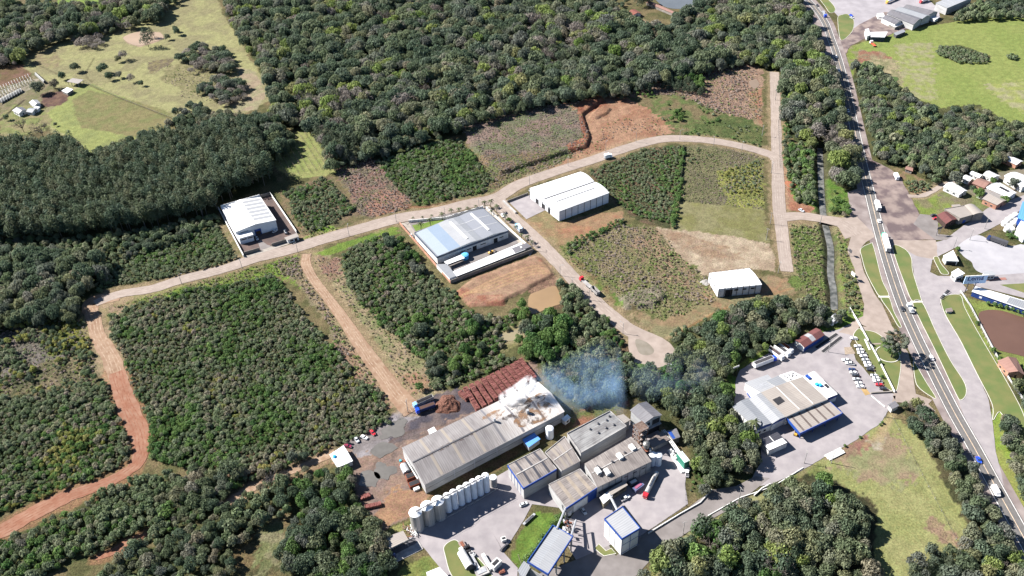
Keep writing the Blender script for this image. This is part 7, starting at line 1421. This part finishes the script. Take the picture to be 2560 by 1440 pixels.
# ---------------------------------------------------------------- smoke
def smoke(name, label, blobs, col, dens, sc, lo, hi, aniso=0.0, seed=0.0):
    bm = bmesh.new()
    for (x, y, z), r in blobs:
        m_ = Matrix.Translation((x, y, z)) @ Matrix.Diagonal((r[0], r[1], r[2], 1)); bmesh.ops.create_icosphere(bm, subdivisions=2, radius=1, matrix=m_)
    me = bpy.data.meshes.new(name); bm.to_mesh(me); bm.free(); o = bpy.data.objects.new(name, me); SC.collection.objects.link(o)
    return o
def smoke_obj(name, label, p0, p1, z0, z1, r0, r1, col, dens, sc, lo, hi, edge=1.0, seed=0, n=9, up=1.0):
    """closed tapering sausage from photo point p0 at height z0 to p1 at z1"""
    a = U(p0[0], p0[1], z0); b_ = U(p1[0], p1[1], z1); c = (a+b_)/2; d = b_-a; L = float(np.linalg.norm(d)); K = 12; N = 20; vs = []; fs = []
    ax = d/L; sd = np.array([-ax[1], ax[0], 0]); sd /= np.linalg.norm(sd); u = np.cross(ax, sd); rg = np.random.default_rng(seed)
    for k in range(K+1):
        f = k/K; r = (r0+(r1-r0)*f)*math.sqrt(max(0, 1-(2*f-1)**6))+.02; cc = a+d*f
        for i in range(N): t = 2*math.pi*i/N; vs.append(cc-c+sd*math.cos(t)*r*1.15+u*math.sin(t)*r*.85)
    for k in range(K):
        for i in range(N): fs.append((k*N+i, k*N+(i+1) % N, (k+1)*N+(i+1) % N, (k+1)*N+i))
    fs += [tuple(range(N-1, -1, -1)), tuple(range(K*N, (K+1)*N))]
    o = MB().add(vs, fs).build(name, []); o.location = tuple(c)
    m = bpy.data.materials.new(name+'_vapour'); m.use_nodes = True; nn = m.node_tree.nodes; l = m.node_tree.links; nn.remove(nn['Principled BSDF']); pv = nn.new('ShaderNodeVolumePrincipled'); l.new(pv.outputs[0], nn['Material Output'].inputs['Volume'])
    pv.inputs['Color'].default_value = (*col, 1); pv.inputs['Anisotropy'].default_value = .2
    tc = nn.new('ShaderNodeTexCoord'); k = nn.new('ShaderNodeTexNoise'); k.inputs['Scale'].default_value = 1/sc; k.inputs['Detail'].default_value = 5; k.inputs['Roughness'].default_value = .6; k.inputs['Distortion'].default_value = .8; l.new(tc.outputs['Object'], k.inputs['Vector'])
    mr = nn.new('ShaderNodeMapRange'); l.new(k.outputs[0], mr.inputs[0]); mr.inputs[1].default_value = lo; mr.inputs[2].default_value = hi; mr.inputs[3].default_value = 0; mr.inputs[4].default_value = dens
    # soften towards the skin: distance from the plume's own axis
    pr = nn.new('ShaderNodeVectorMath'); pr.operation = 'DOT_PRODUCT'; l.new(tc.outputs['Object'], pr.inputs[0]); pr.inputs[1].default_value = tuple(ax)
    sc_ = nn.new('ShaderNodeVectorMath'); sc_.operation = 'SCALE'; sc_.inputs[0].default_value = tuple(ax); l.new(pr.outputs['Value'], sc_.inputs['Scale'])
    sb = nn.new('ShaderNodeVectorMath'); sb.operation = 'SUBTRACT'; l.new(tc.outputs['Object'], sb.inputs[0]); l.new(sc_.outputs[0], sb.inputs[1]); le = nn.new('ShaderNodeVectorMath'); le.operation = 'LENGTH'; l.new(sb.outputs[0], le.inputs[0])
    rr = nn.new('ShaderNodeMapRange'); l.new(pr.outputs['Value'], rr.inputs[0]); rr.inputs[1].default_value = -L/2; rr.inputs[2].default_value = L/2; rr.inputs[3].default_value = r0; rr.inputs[4].default_value = r1
    dv = nn.new('ShaderNodeMath'); dv.operation = 'DIVIDE'; l.new(le.outputs['Value'], dv.inputs[0]); l.new(rr.outputs[0], dv.inputs[1])
    fo = nn.new('ShaderNodeMapRange'); fo.interpolation_type = 'SMOOTHSTEP'; l.new(dv.outputs[0], fo.inputs[0]); fo.inputs[1].default_value = .25; fo.inputs[2].default_value = .95; fo.inputs[3].default_value = 1; fo.inputs[4].default_value = 0
    ab = nn.new('ShaderNodeMath'); ab.operation = 'ABSOLUTE'; l.new(pr.outputs['Value'], ab.inputs[0]); fe = nn.new('ShaderNodeMapRange'); fe.interpolation_type = 'SMOOTHSTEP'; l.new(ab.outputs[0], fe.inputs[0]); fe.inputs[1].default_value = L*.5*.6; fe.inputs[2].default_value = L*.5*.97; fe.inputs[3].default_value = 1; fe.inputs[4].default_value = 0
    m1 = nn.new('ShaderNodeMath'); m1.operation = 'MULTIPLY'; l.new(mr.outputs[0], m1.inputs[0]); l.new(fo.outputs[0], m1.inputs[1]); m2 = nn.new('ShaderNodeMath'); m2.operation = 'MULTIPLY'; l.new(m1.outputs[0], m2.inputs[0]); l.new(fe.outputs[0], m2.inputs[1]); l.new(m2.outputs[0], pv.inputs['Density'])
    o.data.materials.append(m); tag(o, label, 'smoke', kind='stuff'); return o
smoke_obj('smoke', 'Dense white smoke billowing off the ridge of the kiln shed', (1248,1012), (1345,948), 11, 20, 5.5, 6.0, (.97,.98,1), 1.6, 4, .44, .66, seed=1)
smoke_obj('smoke', 'Thin blue smoke drifting over the trees behind the kiln shed', (1325,972), (1575,948), 14, 22, 13, 30, (.42,.66,1), .034, 13, .42, .74, seed=2)
smoke_obj('smoke', 'Faint wisp of smoke low over the wood beside the turning circle', (1560,965), (1790,915), 20, 28, 14, 14, (.5,.7,1), .010, 14, .42, .66, seed=3)
# ---------------------------------------------------------------- where things grow
FOREST = {'dark': 6, 'mixed': 5, 'lime': .9, 'pine': .2, 'grey': .6, 'bare': .15}
plant([(552,-30),(1480,-30),(1500,10),(1560,45),(1600,75),(1660,80),(1700,60),(1760,20),(1850,-20),(1990,-20),(2010,60),(2058,125),(2058,150),(2075,200),(2100,260),(2118,330),(2140,420),(2145,465),(2110,490),(2060,430),(2040,380),(1970,340),(1950,240),(1910,170),(1880,160),(1770,190),(1650,215),(1560,250),(1500,255),(1400,275),(1300,292),(1150,335),(1105,350),(940,405),(840,432),(800,360),(770,335),(690,310),(672,215),(635,150),(575,60)], FOREST, 6.0, (4.5,15), .52, 'in the big forest above the industrial lots')
plant([(1480,-30),(1560,-30),(1600,-5),(1560,20),(1530,30)], {'dark': 1}, 9, (4,7), .5, 'by the red-roofed farmhouse', clump=.45)
plant([(-60,30),(130,18),(200,28),(290,12),(450,-30),(450,10),(400,55),(330,75),(235,95),(150,108),(70,142),(50,172),(-60,165)], FOREST, 6.6, (5,15), .5, 'in the far wood beyond the pastures')
plant([(-60,400),(100,385),(190,378),(232,428),(300,408),(420,372),(560,345),(650,345),(692,455),(560,508),(540,538),(400,572),(250,598),(100,612),(-60,615)], {'eucalypt': 1}, 4.3, (16,22), .2, 'in the plantation left of the lots', jit=.3)
plant([(420,330),(560,305),(680,300),(740,370),(690,420),(650,345),(560,340)], {'dark': 3, 'pine': .6, 'mixed': 1}, 6.5, (9,16), .42, 'behind the eucalyptus plantation')
plant([(790,345),(840,335),(880,345),(900,400),(850,420),(830,400)], {'pine': 3, 'dark': 1}, 6, (12,18), .3, 'beside the vineyard')
plant([(-60,635),(130,635),(250,660),(290,690),(232,735),(225,760),(232,800),(130,815),(-60,845)], {'dark': 4, 'mixed': 2}, 6, (8,14), .45, 'in the dark wood left of the dirt bend')
plant([(250,655),(400,622),(540,560),(590,640),(600,652),(400,700),(290,712),(240,740)], {'scrub': 5, 'greenscrub': 1}, 2.1, (.9,2.6), .72, 'on the plot beside the plantation')
plant([(-60,600),(200,600),(400,575),(540,540),(555,560),(400,625),(250,660),(120,640),(-60,640)], {'scrub': 3, 'dark': 1}, 4, (3,6), .55, 'along the foot of the plantation')
plant([(275,795),(330,765),(440,735),(560,712),(680,690),(715,720),(745,765),(830,875),(900,945),(965,1010),(975,1060),(900,1095),(850,1120),(760,1150),(650,1185),(480,1180),(375,1140),(360,1060),(320,960),(298,880)], {'greenscrub': 3, 'scrub': 7, 'paleshrub': 2.2, 'mixed': .25, 'yellow': .25}, 1.95, (.9,3.1), .64, 'on the large scrub plot left of the dirt road')
plant([(-60,1000),(100,985),(240,960),(285,965),(325,1090),(332,1150),(250,1195),(180,1215),(80,1260),(-60,1310)], {'scrub': 7, 'paleshrub': 2.2, 'greenscrub': 2, 'yellow': .8}, 2.0, (1.0,3.2), .64, 'on the scrub plot above the red track')
plant([(-60,820),(120,800),(225,800),(235,860),(240,960),(100,990),(-60,1000)], {'scrub': 4, 'yellow': 1.6, 'dark': .6}, 3.2, (1.6,4), .58, 'on the terraces left of the dirt bend', clump=.46)
plant([(-60,1380),(150,1300),(250,1240),(350,1195),(480,1190),(640,1195),(700,1160),(835,1130),(700,1215),(600,1255),(500,1300),(400,1345),(300,1385),(200,1400),(100,1440),(100,1470),(-60,1470)], {'scrub': 6, 'greenscrub': 1.5, 'mixed': 1.2}, 2.9, (2.2,5), .56, 'between the red track and the bottom wood')
plant([(200,1470),(320,1395),(420,1350),(540,1290),(640,1240),(700,1220),(740,1280),(640,1320),(600,1400),(560,1470)], {'mixed': 3, 'dark': 2, 'scrub': 2}, 4.6, (4,8), .5, 'in the wood at the bottom left')
plant([(700,1225),(840,1165),(885,1200),(900,1250),(905,1290),(960,1340),(960,1360),(1000,1420),(980,1470),(740,1470),(700,1400),(740,1300)], {'dark': 3, 'green': 1.5, 'mixed': 2}, 5, (5,10), .5, 'in the wood beside the timber yard')
plant([(480,1180),(640,1190),(760,1150),(800,1140),(760,1170),(640,1230),(520,1290),(440,1280)], {'mixed': 2, 'dark': 1, 'bare': .3}, 5.5, (5,9), .5, 'below the large scrub plot')
plant([(855,640),(880,615),(960,592),(1005,605),(1060,665),(1110,715),(1140,740),(1150,770),(1200,790),(1280,790),(1290,850),(1230,890),(1290,900),(1300,920),(1200,940),(1140,965),(1060,980),(1085,930),(1000,850),(905,765),(862,700)], {'scrub': 4, 'paleshrub': 1.4, 'greenscrub': 2, 'mixed': .5}, 2.1, (.9,3.1), .66, 'on the scrub plot right of the dirt road')
plant([(960,600),(1000,600),(1090,690),(1060,700),(990,640)], {'dark': 1, 'green': .6}, 5, (4,7), .5, 'on the scrub plot right of the dirt road')
plant([(1030,780),(1180,800),(1260,860),(1180,940),(1080,950),(1050,870)], {'dark': 1, 'green': 1}, 6, (4,8), .5, 'on the scrub plot right of the dirt road', clump=.45)
plant([(1270,780),(1295,770),(1325,780),(1325,810),(1290,815)], {'green': 1}, 5, (5,8), .5, 'between the two muddy ponds')
plant([(1310,830),(1370,790),(1400,800),(1430,850),(1400,900),(1360,910),(1310,900)], {'green': 3, 'dark': 1}, 4.6, (6,11), .45, 'in the dark clump above the smoking shed')
plant([(1390,700),(1430,720),(1500,790),(1560,850),(1575,900),(1620,935),(1600,960),(1560,990),(1440,1020),(1400,990),(1340,900),(1430,870),(1400,790)], {'scrub': 4, 'mixed': 2, 'green': .7}, 3.3, (2.4,6), .54, 'on the slope behind the smoking shed')
plant([(1390,930),(1470,900),(1600,950),(1560,1000),(1440,1030)], {'mixed': 2, 'dark': 2}, 5, (5,9), .5, 'in the smoke behind the shed')
plant([(1560,985),(1620,930),(1700,890),(1740,850),(1800,815),(1880,775),(1960,760),(2040,780),(2065,800),(2040,820),(1960,860),(1880,895),(1830,930),(1815,970),(1835,1030),(1860,1080),(1900,1115),(1902,1170),(1850,1215),(1790,1240),(1745,1245),(1730,1180),(1725,1130),(1700,1090),(1650,1050),(1630,1005)], {'mixed': 5, 'lime': .7, 'dark': 4, 'green': .5, 'bare': .3}, 5.2, (6,11), .48, 'in the wood between the plant and the haulage yard')
plant([(1640,860),(1720,820),(1780,790),(1860,765),(1800,800),(1700,880)], {'scrub': 1, 'mixed': .5}, 3.5, (2,5), .55, 'at the upper edge of the wood by the turning circle')
plant([(1590,1460),(1680,1395),(1740,1345),(1880,1262),(1935,1245),(1960,1225),(2060,1215),(2150,1280),(2165,1360),(2150,1400),(2185,1460)], {'mixed': 5, 'lime': .7, 'dark': 4, 'green': .7, 'bare': .2}, 5.2, (6,12), .5, 'in the wood below the plant road')
plant([(2245,1015),(2290,1010),(2340,1060),(2400,1140),(2460,1240),(2510,1330),(2580,1470),(2420,1470),(2400,1400),(2410,1290),(2340,1150),(2290,1090)], {'mixed': 5, 'lime': .7, 'dark': 4, 'bare': .6}, 4.8, (5,9.5), .5, 'in the strip between paddock and highway')
plant([(2270,1400),(2340,1370),(2400,1400),(2450,1470),(2270,1470)], {'pine': 1, 'dark': 2}, 5, (6,10), .45, 'at the bottom of the paddock')
plant([(2500,980),(2580,960),(2600,1340),(2540,1210),(2500,1120)], {'mixed': 3, 'dark': 3}, 4.6, (5,9), .5, 'right of the highway at the frame edge')
plant([(2130,185),(2165,165),(2200,185),(2230,220),(2330,290),(2340,300),(2430,280),(2560,340),(2540,400),(2480,420),(2440,445),(2380,470),(2330,458),(2290,430),(2240,410),(2190,420),(2165,330),(2145,260)], {'mixed': 5, 'lime': .7, 'dark': 4, 'scrub': 2, 'bare': .3}, 5.0, (5,10), .5, 'in the wood right of the highway')
plant([(2340,122),(2395,118),(2470,142),(2470,158),(2390,158),(2345,138)], {'scrub': 1}, 2.6, (2,3.4), .6, 'in the thicket islet of the meadow')
plant([(2518,140),(2545,138),(2545,152),(2522,152)], {'scrub': 1}, 2.6, (2,3.4), .6, 'in the small thicket of the meadow')
plant([(2370,60),(2440,10),(2600,-20),(2600,48),(2450,55)], {'scrub': 2, 'dark': 2}, 5, (4,8), .5, 'at the top right above the meadow')
plant([(2250,455),(2320,460),(2330,475),(2290,490),(2260,480)], {'scrub': 1}, 3, (1.5,3), .6, 'on the mound by the village lane')
plant([(1945,220),(1990,240),(2050,360),(2050,520),(1985,510),(1965,450),(1950,330)], {'scrub': 3, 'greenscrub': 2, 'mixed': .7}, 3.3, (2,5), .56, 'between lot road and stream', clump=.4)
plant([(2058,380),(2110,440),(2125,540),(2075,540),(2060,480)], {'greenscrub': 2, 'mixed': 1}, 4.2, (2,5), .56, 'between stream and highway', clump=.42)
plant([(1968,575),(2060,570),(2070,640),(2075,760),(2030,790),(1990,740),(1975,680)], {'scrub': 1, 'greenscrub': 1}, 4.5, (.8,1.8), .7, 'on the left bank of the stream', clump=.5)
plant([(2090,600),(2110,600),(2140,720),(2145,780),(2095,790)], {'scrub': 1}, 3.2, (.9,2.2), .7, 'on the right bank of the stream', clump=.45)
plant([(2040,790),(2110,780),(2100,810),(2060,830)], {'dark': 1, 'scrub': 1}, 5, (4,7), .5, 'around the white pump house')
plant([(1470,432),(1560,392),(1610,375),(1698,366),(1700,380),(1688,500),(1678,560),(1600,545),(1545,510),(1522,480)], {'scrub': 4, 'greenscrub': 1.5}, 2.1, (.7,2.0), .8, 'on the bushy plot behind the arched warehouse')
plant([(1718,366),(1780,366),(1800,400),(1740,440),(1712,420)], {'scrub': 1}, 4, (.8,2), .7, 'at the top of the brown plot', clump=.5)
plant([(1800,430),(1900,402),(1905,515),(1830,512)], {'yellow': 1, 'scrub': 1}, 2.8, (.8,1.8), .8, 'on the yellowish plot beside the lot road', clump=.38)
plant([(1700,500),(1690,560),(1680,575),(1700,372),(1710,372)], {'greenscrub': 1}, 2.6, (2,3.4), .6, 'in the hedge between the two plots')
plant([(940,405),(1105,352),(1150,348),(1190,400),(1235,450),(1200,480),(1100,505),(1040,512),(1000,480),(965,440)], {'scrub': 3, 'greenscrub': 2.5}, 2.2, (.9,2.8), .68, 'on the wedge plot below the forest')
plant([(705,485),(810,445),(860,490),(885,530),(780,582),(735,545)], {'scrub': 4, 'greenscrub': 1, 'mixed': .4}, 2.2, (.9,2.8), .68, 'on the plot right of the white warehouse')
plant([(1640,225),(1690,190),(1760,205),(1758,240),(1700,232)], {'pine': 3, 'green': 1}, 4.4, (6,9), .35, 'in the pine clump on the cleared land')
plant([(1672,285),(1705,272),(1712,305),(1680,310)], {'green': 1}, 4.4, (3,5), .5, 'on the green slope of the cleared land')
plant([(1580,240),(1640,222),(1660,240),(1600,250)], {'greenscrub': 1}, 4, (2,4), .5, 'at the forest edge of the cleared land', clump=.4)
plant([(1640,290),(1700,240),(1905,315),(1905,370),(1840,360),(1700,335)], {'scrub': 2, 'greenscrub': 2}, 4, (.8,2), .8, 'on the green slope of the cleared land', clump=.47)
plant([(1405,612),(1480,580),(1560,548),(1560,562),(1480,600),(1420,640)], {'greenscrub': 2, 'scrub': 1}, 2.8, (1.5,3), .6, 'along the bank below the arched warehouse')
plant([(440,150),(500,120),(580,140),(585,180),(540,195),(470,160)], {'grey': 1, 'mixed': 1, 'dark': 1}, 6.4, (6,10), .6, 'in the copse on the pasture')
plant([(500,235),(560,200),(610,210),(620,250),(560,275),(530,260)], {'grey': 1, 'dark': 1.5}, 6.6, (5,10), .6, 'in the lower copse on the pasture')
plant([(160,80),(250,85),(265,130),(200,125)], {'grey': 3, 'mixed': 1}, 7.5, (5,8), .7, 'among the grey trees on the pasture')
plant([(430,290),(500,265),(560,290),(560,320),(440,315)], {'dark': 1, 'mixed': 1}, 6.5, (5,9), .5, 'at the lower edge of the pasture')
plant([(250,390),(330,350),(400,345),(380,370),(300,400)], {'dark': 1, 'mixed': 1}, 7, (7,11), .5, 'between pasture and plantation')
plant([(2425,800),(2440,790),(2470,860),(2520,905),(2560,920),(2600,930),(2600,945),(2540,935),(2480,900),(2445,850)], {'green': 1}, 5.5, (2.5,4), .5, 'around the brown pond')
for x_, y_ in ((2468,762),(2485,765),(2500,768),(2515,772),(2530,776),(2545,780),(2558,786)): PLANTS.append((*U(x_, y_)[:2], 2.6, 1.6, 'greenscrub', len(GROUPS)))
GROUPS.append('in the row above the brown pond')
plant([(2395,600),(2415,590),(2470,560),(2480,570),(2420,610),(2418,640),(2430,660),(2445,680),(2425,680),(2400,650),(2390,620)], {'green': 1, 'mixed': 1}, 3.8, (2.5,4.5), .55, 'in the hedge round the pale truck park')
plant([(2510,575),(2560,580),(2600,620),(2560,630),(2520,600)], {'greenscrub': 1}, 2.6, (1.4,2.4), .7, 'on the green bank by the truck park')
plant([(1100,1430),(1130,1410),(1190,1440),(1130,1460)], {'greenscrub': 1}, 4, (1.2,2.4), .6, 'on the scrap yard lawn', clump=.4)
plant([(1338,1405),(1420,1290),(1405,1285),(1330,1380),(1310,1420)], {'greenscrub': 1}, 1.6, (1.4,2.4), .8, 'in the hedge bank by the loading roof', margin=0)
plant([(2005,1160),(2080,1115),(2200,1050),(2215,1045),(2215,1055),(2090,1130),(2010,1172)], {'greenscrub': 1}, 2.2, (1.1,2.0), .7, 'in the hedge below the haulage yard', margin=0)
plant([(1725,1110),(1770,1150),(1790,1180),(1760,1230),(1730,1230)], {'greenscrub': 1, 'scrub': 1}, 2.6, (1,2.4), .7, 'on the green bank by the tanker')
for x_, y_, h_, k_ in ((372,118,15,'pine'),(445,88,6,'dark'),(440,80,5,'mixed'),(312,150,8,'grey'),(297,155,5,'mixed'),(192,180,7,'dark'),(158,200,6,'dark'),(262,185,8,'dark'),(275,200,6,'dark'),(300,195,5,'mixed'),(330,205,6,'grey'),(355,215,4,'dark'),(100,235,9,'dark'),(140,222,7,'mixed'),(232,70,8,'mixed'),
    (60,330,9,'bare'),(110,345,11,'bare'),(50,365,7,'mixed'),(20,300,4,'dark'),(140,315,2.6,'dark'),(1598,18,13,'pine'),(1607,16,12,'pine'),(1620,12,9,'mixed'),(1520,8,7,'dark'),(1690,60,9,'dark'),(2222,885,8,'green'),(2200,910,1.8,'green'),(2204,945,1.8,'green'),(1272,555,3,'green'),(2530,470,6,'dark'),(2480,460,4,'green'),(2445,495,6,'green'),(2430,480,4,'dark'),
    (1050,975,4,'green'),(1300,860,5,'green'),(380,95,9,'pine'),(480,185,5,'grey'),(2510,510,5,'green'),(420,100,5,'mixed')):
    PLANTS.append((*U(x_, y_)[:2], h_*1.3, h_*.68, k_, len(GROUPS)))
    GROUPS.append({(372,118):'beside the pale farm pool',(2222,885):'inside the white ring by the parking lot'}.get((x_, y_), 'standing alone or nearly so on open ground'))
OPEN = {'weed': 3}
plant([(1150,325),(1300,272),(1440,258),(1470,345),(1455,380),(1400,405),(1250,450),(1200,400)], {'debris': 3, 'weed': 2}, 2.1, (.5,1.1), .9, '', jit=.5)
plant([(1190,400),(1320,395),(1430,390),(1390,418),(1300,450),(1200,482),(1050,508),(1230,455)], {'debris': 2, 'weed': 3}, 2.1, (.5,1.0), .9, '', jit=.5)
plant([(1560,240),(1650,200),(1760,180),(1885,150),(1905,300),(1800,285),(1700,240)], {'debris': 3, 'weed': 1}, 2.4, (.5,1.3), .9, '', jit=.5)
plant([(1510,300),(1640,290),(1680,330),(1500,380),(1430,400)], {'debris': 1, 'weed': 1}, 3.4, (.5,1.0), .9, '', jit=.5, clump=.5)
plant([(1400,618),(1480,588),(1560,562),(1640,568),(1700,640),(1775,700),(1790,750),(1700,790),(1655,800),(1570,765),(1500,705),(1425,655)], {'debris': 3, 'weed': 4}, 2.0, (.4,1.2), .9, '', jit=.5)
plant([(835,415),(930,390),(985,455),(1030,500),(1020,525),(920,545),(860,530),(880,500)], {'debris': 4, 'weed': 1}, 2.1, (.5,1.2), .9, '', jit=.5)
plant([(690,665),(742,640),(840,800),(985,1005),(965,1020),(840,880),(822,810),(740,705)], {'debris': 2, 'weed': 2}, 2.1, (.5,1.4), .9, '', jit=.5)
plant([(785,645),(850,640),(862,700),(905,765),(1005,855),(1085,935),(1060,1000),(1020,985),(900,800),(820,700)], {'debris': 1, 'weed': 2}, 2.6, (.5,1.1), .9, '', jit=.5)
plant([(260,772),(500,706),(735,640),(765,700),(700,690),(500,722),(300,765)], {'weed': 1}, 2.0, (.5,1.2), .9, '', jit=.5)
plant([(730,545),(870,575),(990,545),(870,590),(780,608)], {'weed': 1}, 2.0, (.5,1.2), .9, '', jit=.5)
plant([(1965,560),(2115,570),(2160,790),(2020,780)], {'weed': 1}, 2.0, (.5,1.3), .9, '', jit=.5)
plant([(1712,365),(1890,382),(1908,400),(1908,522),(1700,502)], {'weed': 1, 'debris': .5}, 2.0, (.4,.9), .9, '', jit=.5)
plant([(400,165),(500,150),(600,180),(610,250),(540,270),(420,230)], {'debris': 1, 'weed': 1}, 3.0, (.4,.9), .9, '', jit=.5, clump=.45)
plant([(-60,820),(225,800),(240,960),(-60,1000)], {'weed': 1, 'debris': 1}, 2.6, (.6,1.4), .8, '', jit=.5)
ground()
set_plants()
